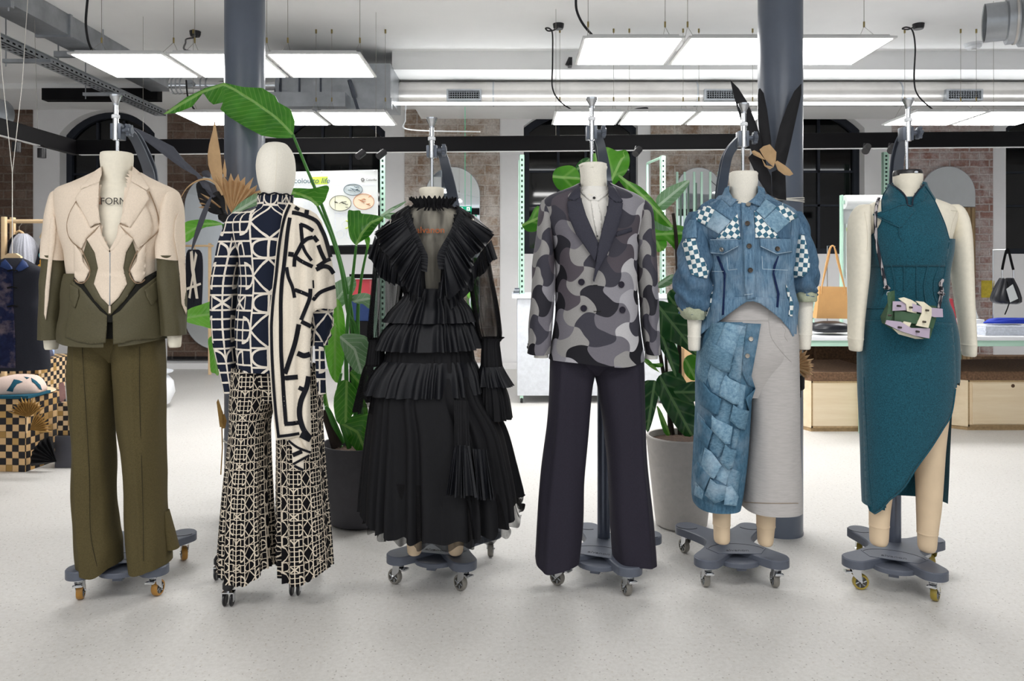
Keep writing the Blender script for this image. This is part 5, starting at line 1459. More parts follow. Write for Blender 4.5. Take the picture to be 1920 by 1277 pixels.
patch('lapel', zD([(438,432),(470,460),(506,460),(500,520),(470,620),(430,710),(385,790),(368,840),(362,832),(378,740),(388,660),(412,560),(434,480)]), mat=MT['lapel'], parent=t, off=.019, puff=.004, **k4)
patch('breast_pocket', zD([(470,600),(548,578),(550,598),(474,622)]), mat=MT['lapel'], parent=t, off=.006, puff=.002, **k4)
for x, y in ((307,840),(498,852),(318,966),(503,973)):
    m = MB(); px, py = zD([(x, y)])[0]; disc_on(m, px, py, S4, .0125, .004, .004); m.build('button', MT['trouser_navy'], t)
m = MB()
for l in ([(364,855),(384,855)], [(366,981),(400,980)]): seam(m, zD(l), S4, .0016, .008)
m.build('buttonhole', MT['dark_gap'], t)
m = MB()
for k in range(4): p = P(989.5+k*1.2, 651-k*5, Y4-.03); m.lathe([(.0001, -.004), (.0055, -.003), (.0055, .001), (.0001, .002)], p, 14, 'x')
m.build('cuff_buttons', MT['black_plastic'], t)
w4 = [(668,1045,1196,.1),(685,1055,1185,.09),(702,1085,1140,.05)]
a4 = [(668,1032,1118,.1),(700,1031,1116,.102),(730,1030,1110,.102),(800,1025,1103,.1),(890,1015,1096,.1),(980,1007,1092,.105),(1049,1003,1085,.11)]
b4 = [(668,1112,1207,.1),(700,1115,1208,.102),(730,1122,1208,.102),(800,1131,1210,.1),(890,1139,1216,.1),(980,1145,1223,.105),(1046,1150,1229,.11)]
tr4 = trousers('navy_trousers', 'wide midnight blue pressed trousers under the grey disc blazer', Y4, w4,
    [(a4, lambda u: 9*math.exp(-((u-.44)/.1)**2)-5*math.exp(-((u-.25)/.08)**2), plus(crease_f(.012, .035, .43), wob(.005, 21, 3, 3))),
     (b4, lambda u: 6*math.exp(-((u-.7)/.12)**2), plus(crease_f(.012, .035, .58), wob(.005, 27, 3, 3)))], MT['trouser_navy'])

# ================================================================== figure five: patchwork denim
def zE(l): return [(1250+x/2.554, 200+y/2.554) for x, y in l]
def zF(l): return [(1290+x/3.36, 580+y/3.36) for x, y in l]
def zJ(l): return [(1260+x/4.56, 340+y/4.56) for x, y in l]
Y5 = 3.08
t5 = thing('dress_form', 'dress form with a wrapped neck on a wheeled slate stand, wearing the patchwork denim', 'mannequin', (.91, 3.24, 0))
stand(t5, .91, 3.24, -1, MT['wheel_grey'], (5, 0, 30, 20), 1352, [(1352, 410, 3.32), (1350, 385, 3.31), (1355, 335, 3.25), (1365, 290, 3.16), (1390, 258, Y5+.01)], (246, 275), (1393, 325, Y5), pole_dy=.08)
F5 = loft_data([(322,1372,1416,.045),(324,1369,1419,.056),(330,1368,1420,.058),(350,1369,1419,.055),(378,1368,1420,.058),(386,1355,1435,.075),(396,1335,1455,.09),(420,1325,1465,.11),(470,1330,1462,.13),(560,1338,1455,.11),(640,1340,1455,.1),(690,1350,1440,.08)], Y5, caps=(1,1), seg=64, ex=2.1, fold=lambda u, t: .0012*sin(t*150+u*9) if t < .18 else 0)
M_('torso', F5, MT['form_white'], t5)
for rows in ([(570,1284,1316,.04,-.02),(600,1287,1313,.036,-.02),(628,1288,1311,.033,-.02),(630,1287,1312,.034,-.02),(633,1288,1311,.033,-.02),(654,1289,1310,.03,-.02),(656,1291,1308,.026,-.02)],
             [(535,1489,1522,.04,-.02),(590,1491,1519,.036,-.02),(624,1492,1518,.033,-.02),(626,1491,1519,.034,-.02),(629,1492,1517,.033,-.02),(652,1493,1515,.03,-.02),(654,1495,1513,.026,-.02)]):
    loft('arm', rows, Y5, MT['form_white'], t5, caps=(1,1), seg=48, ex=2.05)
for rows in ([(900,1332,1374,.05),(950,1336,1370,.044),(981,1337,1369,.041),(983,1336.5,1369.5,.042),(986,1338,1368,.04),(1012,1339,1368,.038),(1017,1342,1365,.03)],
             [(900,1416,1458,.05),(950,1418,1454,.044),(984,1419,1453,.041),(986,1418.5,1453.5,.042),(989,1420,1452,.04),(1015,1421,1449,.038),(1021,1424,1446,.03)]):
    loft('leg', rows, Y5, MT['form_tan'], t5, caps=(1,1), seg=48, ex=2.0)
t = thing('denim_skirt', 'long half and half skirt of grey jersey with woven blue denim strips', 'skirt', (wx(1400, Y5), Y5, .4))
HP = loft_data([(545,1345,1466,.12),(580,1334,1480,.135),(620,1322,1487,.147),(660,1314,1490,.152),(700,1316,1486,.125),(740,1330,1470,.09)], Y5, seg=120)
M_('jersey_hips', HP, MT['jersey'], t)
RL = loft_data([(560,1385,1478,.12),(600,1388,1485,.137),(640,1391,1489.5,.142),(700,1396,1491,.13),(760,1402,1491,.125),(850,1400,1494,.125),(951,1394,1497,.128)], Y5, seg=100, fold=wob(.004, 2, 3, 3), ex=2.6)
M_('jersey_leg', RL, MT['jersey'], t)
LLd = loft_data([(600,1322,1404,.135),(640,1314,1405,.142),(700,1307,1406,.13),(760,1307,1403,.125),(850,1303,1397,.125),(920,1300,1388,.128),(945,1303,1383,.128)], Y5, seg=100, ex=2.6)
M_('denim_leg', LLd, MT['denim_weave2'], t)
S5s = bvh(HP, RL, LLd)
k5 = dict(surf=S5s, Yd=2.95, step=7)
def strap(poly, off, mat='denim_weave', nm='denim_strip'): patch(nm, zF(poly), mat=MT[mat], parent=t, off=off, puff=.009, rnd=9, **k5)
patch('denim_ground', zF([(150,75),(460,92),(430,250),(400,420),(425,500),(400,580),(385,680),(365,760),(355,900),(335,1050),(320,1180),(305,1240),(150,1228),(35,1175),(33,1100),(38,1000),(58,850),(58,640),(62,440),(50,400),(72,270),(130,170)]), mat=MT['denim_weave2'], parent=t, off=.004, puff=.004, **k5)
VS = [[(150,75),(235,80),(150,300),(110,480),(65,440),(50,400),(72,270),(130,170)], [(235,80),(360,110),(330,160),(250,400),(215,560),(150,520),(120,430),(170,250)],
      [(330,120),(372,95),(350,300),(330,470),(250,430),(290,280)], [(215,560),(285,600),(265,740),(250,860),(190,940),(130,880),(160,700)],
      [(330,470),(365,480),(345,640),(305,625),(312,540)], [(290,745),(330,760),(300,885),(268,875)], [(60,650),(105,700),(120,760),(55,720)],
      [(205,930),(270,1010),(240,1110),(170,1070)], [(100,870),(60,960),(40,1100),(60,1120),(90,1000)], [(270,1000),(330,1025),(310,1180),(240,1120)], [(50,1090),(100,1145),(90,1200),(36,1170)]]
for i, p in enumerate(VS): strap(p, .010, 'denim_wash' if i % 3 == 1 else 'denim_weave')
HSs = [[(140,200),(180,225),(285,290),(262,400),(210,390),(110,330),(118,260)], [(235,410),(262,435),(332,470),(320,600),(285,598),(195,545),(210,470)], [(95,460),(140,520),(212,565),(190,665),(150,655),(75,600),(85,520)],
       [(285,600),(320,625),(385,640),(360,760),(320,752),(262,700)], [(150,665),(175,690),(282,740),(265,850),(235,850),(145,760)], [(62,660),(110,720),(155,770),(120,880),(60,800)],
       [(235,850),(262,878),(308,888),(280,1000),(250,1010),(200,960)], [(105,870),(150,900),(212,985),(165,1068),(140,1060),(78,990)], [(35,990),(60,960),(140,1055),(100,1145),(40,1080)],
       [(140,1065),(180,1100),(245,1115),(230,1200),(170,1225),(105,1170)], [(240,1120),(275,1110),(320,1180),(305,1240),(225,1232)], [(362,560),(425,500),(400,580),(385,640)]]
for i, p in enumerate(HSs): strap(p, .028, ('denim_weave', 'denim_wash', 'denim_weave2')[i % 3])
patch('button_placket', zF([(372,90),(460,92),(436,230),(400,420),(425,500),(380,480),(340,400),(350,260)]), mat=MT['denim_weave2'], parent=t, off=.016, puff=.003, **k5)
for x, y, mm in ((396,187,'button_silver'),(374,293,'button_silver')):
    m = MB(); px, py = zF([(x, y)])[0]; disc_on(m, px, py, S5s, .009, .004, .02); m.build('button', MT[mm], t)
m = MB()
for l in ([(510,70),(520,160),(560,230),(620,300),(652,330)], [(600,70),(595,100),(615,130),(610,170),(628,200)], [(160,72),(300,70),(505,72)], [(508,0),(508,75)]): seam(m, zF(l), S5s, .0014, .001)
m.build('jersey_seams', MT['jersey'], t)
m = MB(); seam(m, zF([(352,1215),(500,1222),(694,1222)]), S5s, .001, .002); m.build('hem_seam', MT['grey_card'], t)
# jacket
t = thing('denim_jacket', 'patchwork blue denim jacket with blue and white checked pieces', 'jacket', (wx(1400, Y5), Y5, 1.0))
DJ = loft_data([(366,1350,1438,.085,.01),(376,1338,1452,.1),(386,1320,1472,.118),(398,1302,1490,.132),(412,1294,1499,.142),(435,1300,1497,.152),(460,1316,1490,.16),(490,1326,1484,.168),(530,1326,1481,.168),(560,1322,1484,.166),(600,1314,1489,.162),(640,1309,1490,.158)], Y5, seg=150, ex=2.3, fold=plus(wob(.010, 14, 5, 6), wob(.004, 4, 10, 12)))
hem5 = [(1300,700),(1309,632),(1325,618),(1345,605),(1368,588),(1390,572),(1400,566),(1412,565),(1425,569),(1445,583),(1465,600),(1480,618),(1490,640),(1500,700)]
NV = [(1362,360),(1426,360),(1424,372),(1412,378),(1396,384),(1380,378),(1366,372)]
S5 = bvh(DJ, F5)
M_('body', cut(DJ, [[(x, y-7) for x, y in hem5[1:-1]]+[(1500,720),(1290,720)], NV], Y5), MT['denim'], t)
k6 = dict(surf=bvh(DJ), Yd=2.93, step=5)
def pj(nm, poly, mat, off, puff=.003, z=zJ, par=None, **k): return patch(nm, z(poly) if z else poly, mat=MT[mat], parent=par or t, off=off, puff=puff, **{**k6, **k})
pj('front_hem', [(1312,560),(1400,556),(1484,560),(1488,600),(1490,640),(1480,618),(1465,600),(1445,583),(1425,569),(1412,565),(1400,566),(1390,572),(1368,588),(1345,605),(1325,618),(1309,632)], 'denim', .003, .003, z=None)
pj('yoke', [(430,150),(590,330),(590,490),(310,500),(300,400),(165,310),(250,200),(330,150)], 'denim_dark', .003)
pj('yoke', [(800,150),(880,170),(960,190),(1080,310),(1030,330),(1015,500),(712,480),(705,250)], 'denim_dark', .003)
pj('check_patch', [(300,200),(365,240),(300,380),(165,320),(240,230)], 'check', .008, rot=20)
pj('check_patch', [(560,275),(585,490),(375,495),(480,370)], 'check', .008, rot=35)
pj('check_patch', [(705,250),(790,330),(880,430),(925,490),(712,482)], 'check', .008, rot=-35)
pj('check_patch', [(945,188),(1080,300),(1010,350),(880,232)], 'check', .012, rot=-25)
pj('denim_patch', [(365,245),(505,340),(400,450),(290,385)], 'denim_wash', .012, rot=0)
pj('denim_patch', [(895,225),(1010,345),(895,445),(780,335)], 'denim_wash', .012)
pj('denim_patch', [(440,130),(560,280),(505,335),(370,240),(410,180)], 'denim', .009)
pj('denim_patch', [(800,150),(895,215),(790,320),(720,250)], 'denim_wash', .009)
pj('button_band', [(590,180),(660,190),(700,300),(712,480),(715,700),(715,1000),(640,1010),(620,900),(612,600),(600,350)], 'denim', .011)
pj('pocket_flap', [(325,495),(560,490),(572,560),(440,628),(318,618)], 'denim', .014)
pj('pocket_flap', [(752,488),(1020,492),(1030,605),(895,628),(755,560)], 'denim', .014)
pj('check_patch', [(325,885),(352,885),(335,1050),(280,1195),(258,1190),(285,1050)], 'check', .010)
pj('check_patch', [(975,880),(1010,960),(1040,1060),(1030,1155),(995,1150),(1010,1050),(985,960)], 'check', .010)
# collar: stands round the neck and folds over
CB = loft_data([(352,1363,1426,.072,.012),(362,1358,1431,.082,.01),(376,1352,1438,.095,.004),(392,1345,1446,.11,0)], Y5, seg=90)
M_('collar_stand', cut(CB, [[(1368,340),(1421,340),(1425,368),(1418,384),(1396,392),(1376,384),(1366,368)]], Y5), MT['denim'], t)
kc = dict(surf=bvh(CB, DJ), Yd=2.95, step=5)
patch('collar', zJ([(490,35),(450,60),(425,150),(500,218),(560,155),(590,170),(520,140),(490,90)]), mat=MT['denim'], parent=t, off=.014, puff=.003, **kc)
patch('collar', zJ([(735,35),(790,60),(802,115),(755,215),(665,180),(640,185),(700,140),(735,95)]), mat=MT['denim'], parent=t, off=.014, puff=.003, **kc)
patch('zip_flap', zJ([(378,640),(400,640),(460,790),(455,900),(445,1140),(425,1145),(440,900),(440,800)]), mat=MT['denim_zip'], parent=t, off=.007, puff=.002, **k6)
patch('zip_flap', zJ([(905,640),(915,640),(890,720),(875,780),(920,960),(910,1080),(890,1075),(900,960),(860,790),(868,720)]), mat=MT['denim_zip'], parent=t, off=.007, puff=.002, **k6)
for x, y, mm in ((652,198,'button_silver'),(645,360,'stud'),(660,553,'stud'),(670,760,'stud'),(425,583,'button_silver'),(902,578,'stud')):
    m = MB(); px, py = zJ([(x, y)])[0]; disc_on(m, px, py, k6['surf'], .0095, .004, .019); m.build('button', MT[mm], t)
m = MB()
for l in ([(330,500),(560,495)], [(320,610),(440,620),(565,555)], [(757,555),(895,620),(1025,600)], [(470,650),(480,760),(560,750)], [(770,640),(775,750),(990,760)], [(620,970),(690,962)], [(340,770),(440,770)]): seam(m, zJ(l), k6['surf'], .0008, .017, smooth=False)
m.build('stitching', MT['stitch'], t)
sleL = [(398,1292,1316,.05,0),(412,1287,1322,.07,0),(443,1279,1326,.082,-.01),(480,1272,1329,.088,-.015),(515,1266,1330,.092,-.02),(540,1264,1331,.09,-.02),(560,1267,1328,.08,-.02),(578,1272,1320,.068,-.02),(588,1276,1317,.06,-.02)]
sleR = [(398,1478,1500,.05,0),(412,1476,1506,.07,0),(443,1477,1513,.082,-.01),(480,1474,1520,.088,-.015),(510,1473,1524,.092,-.02),(535,1475,1524,.085,-.02),(550,1484,1522,.068,-.02),(556,1487,1520,.06,-.02)]
def crump(s): return lambda u, t: (.006*sin(t*30+5*sin(2*pi*u+s))+.012*noise.noise(Vector((cos(2*pi*u)*2+s, sin(2*pi*u)*2, t*7))))*min(1, t*2.2)
for rows, s, cp, rt in ((sleL, 1, [(120,490),(200,490),(240,640),(270,660),(315,760),(300,830),(230,820),(160,790),(120,660),(85,530)], -12), (sleR, 5, [(1045,455),(1130,460),(1150,540),(1180,700),(1175,760),(1120,815),(1000,830),(985,800),(1030,740),(1040,600)], 5)):
    SD = loft_data(rows, Y5, seg=90, fold=crump(s), caps=(1, 0), sub=6); M_('sleeve', SD, MT['denim_dark'], t)
    pj('check_patch', cp, 'check', .006, surf=bvh(SD), rot=rt, puff=.003)
    pj('shoulder_panel', [(150,330),(205,330),(215,480),(85,490),(90,420)] if s == 1 else [(1020,330),(1085,320),(1120,400),(1140,455),(1030,460)], 'denim', .008, surf=bvh(SD))
loft('turn_up', [(574,1273,1317,.064,-.02),(578,1271,1319,.068,-.02),(590,1275,1318,.066,-.02),(598,1283,1316,.058,-.02)], Y5, MT['sage_cuff'], t, seg=60, fold=wob(.005, 3, 6, 6))
loft('turn_up', [(545,1484,1522,.062,-.02),(549,1483,1523,.066,-.02),(562,1485,1524,.066,-.02),(565,1486,1522,.06,-.02)], Y5, MT['sage_cuff'], t, seg=60, fold=wob(.004, 8, 6, 6))

# ================================================================== figure six: teal dress
def zG(l): return [(1560+x/2.554, 200+y/2.554) for x, y in l]
def zH(l): return [(1560+x/2.323, 600+y/2.323) for x, y in l]
Y6 = 3.04
t6 = thing('dress_form', 'cream dress form with black neck cap and bare canvas arms, at the far right', 'mannequin', (1.56, 3.16, 0))
stand(t6, 1.56, 3.155, -27, MT['wheel_olive'], (-70, -15, 40, 0), 1677, [(1681, 372, 3.25), (1680, 340, 3.24), (1683, 295, 3.17), (1690, 265, 3.1), (1700, 250, Y6+.01)], (238, 264), (1700, 322, Y6))
F6 = loft_data([(328,1677,1727,.056),(335,1677,1727,.056),(350,1678,1726,.056),(362,1676,1728,.06),(372,1660,1746,.072),(380,1638,1768,.084),(388,1622,1784,.092),(402,1612,1794,.1),(425,1620,1786,.115),(450,1634,1776,.135),(490,1638,1770,.135),(560,1648,1758,.105),(640,1626,1780,.125),(720,1628,1782,.125)], Y6, caps=(1,1), seg=80, ex=2.15)
M_('torso', F6, MT['form'], t6)
m = MB(); xn = wx(1701.5, Y6); m.lathe([(.05, wz(331, Y6)), (.0535, wz(330, Y6)), (.054, wz(324, Y6)), (.050, wz(320, Y6)), (.0001, wz(319, Y6))], (xn, Y6, 0), 40); m.build('neck_cap', MT['black_plastic'], t6)
m = MB(); m.lathe([(.008, -.057), (.006, -.0585), (.0001, -.0585)], (xn+.005, Y6, wz(326, Y6)), 16, 'y', sy=.6); m.build('cap_bolt', MT['chrome'], t6)
aL = [(384,1612,1630,.03,0),(392,1603,1632,.05,0),(410,1595,1631,.062,0),(440,1591,1627,.066,-.005),(474,1590,1626,.064,-.01),(513,1589.5,1624,.06,-.014),(552,1589,1619,.055,-.018),(600,1588,1614,.048,-.02),(632,1588,1612,.045,-.02),(634,1587.5,1612.5,.046,-.02),(637,1588.5,1611.5,.044,-.02),(655,1590,1610,.038,-.02),(657,1593,1607,.03,-.02)]
aR = [(384,1777,1795,.03,0),(392,1775,1803,.05,0),(411,1777,1811,.062,0),(440,1779,1814,.066,-.005),(474,1781,1815,.064,-.01),(513,1785,1815.5,.06,-.014),(552,1789,1816,.055,-.018),(610,1796,1819,.048,-.02),(643,1799,1821,.045,-.02),(645,1798.5,1821.5,.046,-.02),(648,1800,1821,.044,-.02),(664,1802,1821,.038,-.02),(667,1805,1818,.03,-.02)]
for rows in (aL, aR): loft('arm', rows, Y6, MT['form'], t6, caps=(1,1), seg=56, ex=2.05)
m = MB()
for l, rows in ((zG([(155,505),(165,560),(170,620),(168,690)]), aL), (zG([(598,500),(575,560),(565,620)]), aR)): seam(m, l, bvh(F6, loft_data(rows, Y6)), .0006, .0005)
for a, b in (((135,500),(165,503)), ((570,497),(600,500))): seam(m, zG([a, b]), bvh(F6), .0008, .002)
m.build('shoulder_seams', MT['form_seam'], t6)
for rows in ([(760,1630,1690,.075),(860,1630,1680,.062),(953,1631,1668,.045),(983,1631,1666,.041),(985,1630.5,1666.5,.042),(988,1631.5,1665.5,.04),(1014,1632,1664,.038),(1021,1636,1660,.03)],
             [(720,1700,1782,.09),(780,1708,1775,.078),(840,1715,1769,.066),(900,1719,1766,.055),(950,1720,1763,.047),(997,1721,1757,.041),(999,1720.5,1757.5,.042),(1002,1722,1756,.04),(1026,1723,1754,.038),(1033,1727,1750,.03)]):
    loft('leg', rows, Y6, MT['form_tan'], t6, caps=(1,1), seg=56, ex=2.0)
t = thing('teal_dress', 'fitted teal wool dress with a mandarin collar and a diagonal slit hem', 'dress', (wx(1704, Y6), Y6, .3))
DT = loft_data([(372,1662,1742,.076),(380,1640,1765,.088),(390,1625,1782,.1),(402,1614,1793,.108),(425,1622,1785,.125),(450,1630,1779,.146),(475,1631,1776,.152),(510,1636,1770,.14),(560,1628,1770,.12),(580,1622,1778,.122),(620,1616,1788,.132),(660,1613,1791,.138),(720,1614,1790,.136),(780,1616,1786,.13),(850,1618,1782,.124),(900,1619,1780,.12),(945,1621,1778,.118)], Y6, seg=200, ex=2.25, fold=wob(.002, 2, 3, 4))
S6 = bvh(DT, F6); S6d = bvh(DT)
# armholes and shoulders are bare: keep the cloth inside the halter line
hl = zG([(275,378),(240,440),(240,540),(215,595),(170,632)]); hr = zG([(447,380),(490,445),(540,560),(567,640)])
outL = [(1560,330)]+[(1668,330)]+hl+[(1560,460)]; outR = [(1734,330)]+hr+[(1850,460),(1850,330)]
slit = zH([(250,785),(310,735),(372,640),(430,560),(482,478),(520,410),(538,300)])
slitcut = slit+[(1830,700),(1830,1010),(1655,1010)]
def growp(p, d): 
    cx = sum(q[0] for q in p)/len(p); cy = sum(q[1] for q in p)/len(p); return p
back = [f for f in DT[1]]
D2 = cut(DT, [[(x-6, y) for x, y in slitcut[:7]]+slitcut[7:]], Y6-.0)
D2 = cut(D2, [[(x+3, y) if x > 1600 else (x, y) for x, y in outL], [(x-3, y) if x < 1800 else (x, y) for x, y in outR]], None)
M_('dress_body', D2, MT['teal'], t)
k7 = dict(surf=S6d, Yd=2.92, step=6)
fl = [(1614,640),(1616,700),(1618,780),(1620,860),(1622,936),(1630,958),(1640,965),(1652,956)]+slit+[(1792,700),(1791,665),(1789,640),(1786,606),(1700,600),(1618,600)]
patch('front_drape', fl, mat=MT['teal'], parent=t, off=.003, puff=.003, **{**k7, 'step': 8})
hal = [(1668,346)]+hl+[(1628.5,474),(1632,500),(1772,500),(1779,474),(1781,450)]+hr[::-1]+[(1734,346),(1722,372),(1712,386),(1704,386),(1694,378),(1682,362)]
patch('halter_front', hal, S6, MT['teal'], t, Yd=2.92, step=6, off=.004, puff=.003)
m = MB(); seam(m, slit, S6d, .003, .008); seam(m, [(1641,963),(1652,956),(1660,947)]+slit[:1], S6d, .003, .008); m.build('hem_roll', MT['teal'], t)
Ck = loft_data([(344,1668,1733,.066),(352,1667,1735,.072),(366,1661,1742,.082),(382,1652,1752,.095)], Y6, seg=90)
M_('collar', cut(Ck, [zG([(290,340),(300,390),(330,420),(360,455),(366,480),(382,480),(388,440),(410,410),(430,380),(432,340)])], Y6), MT['teal'], t)
kk = dict(surf=bvh(Ck, DT), Yd=2.95, step=4)
patch('collar_wing', zG([(275,370),(280,366),(330,405),(357,440),(362,468),(330,470),(250,440),(262,400)]), mat=MT['teal'], parent=t, off=.006, puff=.003, **kk)
patch('collar_wing', zG([(440,372),(410,405),(388,440),(385,472),(440,455),(455,420)]), mat=MT['teal'], parent=t, off=.006, puff=.003, **kk)
m = MB()
for l in ([(276,366),(330,403),(357,438),(363,470),(383,473),(389,438),(412,403),(440,373)],): seam(m, zG(l), kk['surf'], .0028, .011)
m.build('collar_piping', MT['navy_trim'], t)
patch('star_flap', zG([(195,515),(300,480),(345,470),(388,476),(400,500),(330,580),(315,580),(260,545)]), mat=MT['teal'], parent=t, off=.009, puff=.003, **kk)
m = MB()
for l in ([(197,518),(270,495),(340,468),(390,477)], [(197,518),(250,545),(322,578)], [(322,578),(322,610),(335,640)]): seam(m, zG(l), S6d, .0018, .012)
for l in ([(240,695),(290,655),(350,643),(450,645),(500,655),(552,700)], [(262,690),(285,760),(300,850),(290,900)], [(338,655),(345,760),(345,880)], [(412,650),(405,760),(405,880),(408,920)], [(490,660),(460,760),(440,860),(450,940)], [(535,690),(515,760),(490,830),(490,900),(510,950)], [(545,715),(540,800),(520,850)], [(215,960),(250,870)], [(165,965),(250,965)]):
    seam(m, zG(l), S6d, .0022, .003)
m.build('raised_seams', MT['teal'], t)
m = MB()
for l in ([(555,680),(560,650)], [(562,640),(540,560),(490,448),(447,382)], [(275,378),(240,440),(240,540),(215,592),(172,632)]): seam(m, zG(l), kk['surf'], .0022, .004)
m.build('armhole_piping', MT['teal_dark'], t)
m = MB(); seam(m, zH([(140,250),(150,450),(165,700),(180,830)]), S6d, .0015, .004); m.build('side_seam', MT['teal_dark'], t)
# rope strap and woven leather bag
t = thing('woven_bag', 'small woven bag of lilac, cream and green leather straps hanging on a speckled cord', 'handbag', P(1716, 600, Y6-.2))
Sx = S6d
for l in ([(225,436),(213,480),(208,560),(212,640),(225,710),(240,780),(256,850),(262,870)], [(532,828),(520,850),(527,880),(520,920),(512,965)]):
    m = MB(); pts = bez(zG(l), 12); hs = hits(S6, pts, 2.9)
    prev = [p+(CAMP-p).normalized()*.012 for p, _ in hs]; m.tube(prev, .0062, 8); m.build('cord', MT['cord_mix'], t)
    m = MB(); 
    for dxy in ((0, 0), (3, 3), (-3, 2)): m.lathe([(.0001, -.008), (.009, 0), (.0001, .008)], P(*( (1560+262/2.554+dxy[0], 200+862/2.554+dxy[1]) if l[0][0] == 225 else (1560+524/2.554+dxy[0], 200+882/2.554+dxy[1]*2)), prev[-1].y-.006), 10)
    m.build('cord_knot', MT['cord_mix'], t)
m = MB(); m.tube([P(1560+272/2.554+4*cos(a), 200+896/2.554+4*sin(a), Y6-.15) for a in [2*pi*k/16 for k in range(17)]], .0015, 6); m.build('ring', MT['chrome'], t)
Yg = Y6-.2
class _Pl: pass
def slab(nm, pl, mat, Y, bow=.02, th=.003, par=None):
    q = dense(zG(pl), 5); v, fs, be = cdt(q, 6)
    x0 = min(p[0] for p in v); x1 = max(p[0] for p in v); vs = []; uv = []
    for x, y in v: vs.append(P(x, y, Y - bow*sin(pi*(x-x0)/(x1-x0)))); uv.append((x*.002, y*.002))
    n = len(vs); vs += [p+Vector((0, th, 0)) for p in vs]; uv += uv
    F2 = []
    for tt in fs:
        a, b, c = (Vector(v[i]) for i in tt[:3]); cw = (b-a).x*(c-a).y-(b-a).y*(c-a).x
        f = tt if cw < 0 else tt[::-1]; F2.append(f); F2.append(tuple(i+n for i in f[::-1]))
    for a, b in be: F2.append((a, b, b+n, a+n))
    return mesh(nm, vs, F2, MT[mat], par or t, False, uv)
slab('bag_body', [(262,1010),(300,935),(500,955),(500,1000),(470,1110),(430,1112),(340,1085),(270,1040)], 'bag_green', Yg+.03, .02, .05)
slab('green_strap', [(300,975),(400,990),(500,1010),(485,1062),(400,1040),(300,1030)], 'bag_green', Yg+.006)
slab('green_tab', [(265,890),(300,880),(302,935),(290,1000),(280,1030),(255,1032),(270,960)], 'bag_green', Yg+.012, .005)
slab('lilac_strap', [(292,932),(360,933),(430,958),(530,968),(532,1008),(490,1008),(420,985),(350,975),(290,978)], 'bag_lilac', Yg, .02)
slab('lilac_strap', [(262,1022),(330,1030),(380,1060),(470,1062),(466,1110),(400,1098),(330,1075),(255,1040)], 'bag_lilac', Yg-.002, .02)
slab('cream_strap', [(318,918),(345,913),(380,925),(405,940),(405,990),(360,980),(355,945),(330,928)], 'bag_cream', Yg-.012, .01)
slab('cream_strap', [(400,930),(440,935),(480,965),(478,1000),(462,1060),(402,1048),(430,990),(432,960)], 'bag_cream', Yg-.012, .01)
slab('cream_strap', [(345,1028),(380,1035),(372,1055),(330,1048)], 'bag_cream', Yg-.014, .004)
slab('cream_lining', [(290,1060),(340,1080),(440,1112),(400,1112),(320,1090)], 'bag_cream', Yg+.01, .004)
for x, y in ((382,962),(460,976),(446,1031),(330,1058),(415,1078),(326,955),(282,1000)):
    m = MB(); px, py = zG([(x, y)])[0]; p = P(px, py, Yg-.034); m.lathe([(.0001, -.002), (.0038, -.0015), (.0042, .018)], p, 12, 'y'); m.build('stud', MT['stud'], t)
# ================================================================== sheets, leaves and paper shapes
def pline(x, y, pts):
    best = (1e9, 0, 0); L = 0
    for a, b in zip(pts[:-1], pts[1:]):
        dx, dy = b[0]-a[0], b[1]-a[1]; l = hypot(dx, dy) or 1e-6
        t = max(0, min(1, ((x-a[0])*dx+(y-a[1])*dy)/(l*l))); ex, ey = x-a[0]-t*dx, y-a[1]-t*dy
        d = hypot(ex, ey); s = 1 if dx*ey-dy*ex > 0 else -1
        if d < best[0]: best = (d, L+t*l, s)
        L += l
    return best
def sheet(name, outline, mat, parent, Y, mid=None, gx=0.0, gy=0.0, fold=0.0, curl=0.0, th=0.0015, step=7, smooth=True, curve=True, z=None):
    """a thin leaf, petal or paper: outline seen from the viewer, own depth, slope, fold along the midrib and thickness"""
    if z: outline = z(outline); mid = z(mid) if mid else None
    if curve: outline = smooth_closed(outline, 3)
    q = dense(outline, step); cx = sum(p[0] for p in q)/len(q); cy = sum(p[1] for p in q)/len(q)
    if mid is None: mid = [outline[0], (cx, cy)]
    extra = [tuple(p) for p in bez(mid, 4)]
    extra = [e for e in extra if inpoly(e[0], e[1], q) and min(segd(e[0], e[1], q[j-1], q[j]) for j in range(len(q))) > 1.5]
    v, fs, be = cdt(q, step, extra=extra)
    s = Y/F; vs = []; uv = []
    for x, y in v:
        d, al, sg = pline(x, y, mid)
        Yv = Y + gx*(x-cx)*s + gy*(y-cy)*s + fold*d*s + curl*(d*s)**2*20 + .004*sin(al*.16+sg)*min(1, d/12)
        vs.append(P(x, y, Yv)); uv.append((d*s*sg, al*s))
    n = len(vs); F2 = []
    vs += [p+Vector((0, th, 0)) for p in vs[:n]]; uv += uv[:n]
    for t in fs:
        a, b, c = (Vector(v[i]) for i in t[:3]); cw = (b-a).x*(c-a).y-(b-a).y*(c-a).x
        f = t if cw < 0 else t[::-1]; F2.append(f); F2.append(tuple(i+n for i in f[::-1]))
    for a, b in be: F2.append((a, b, b+n, a+n))
    return mesh(name, vs, F2, MT[mat], parent, smooth, uv, auto=50)
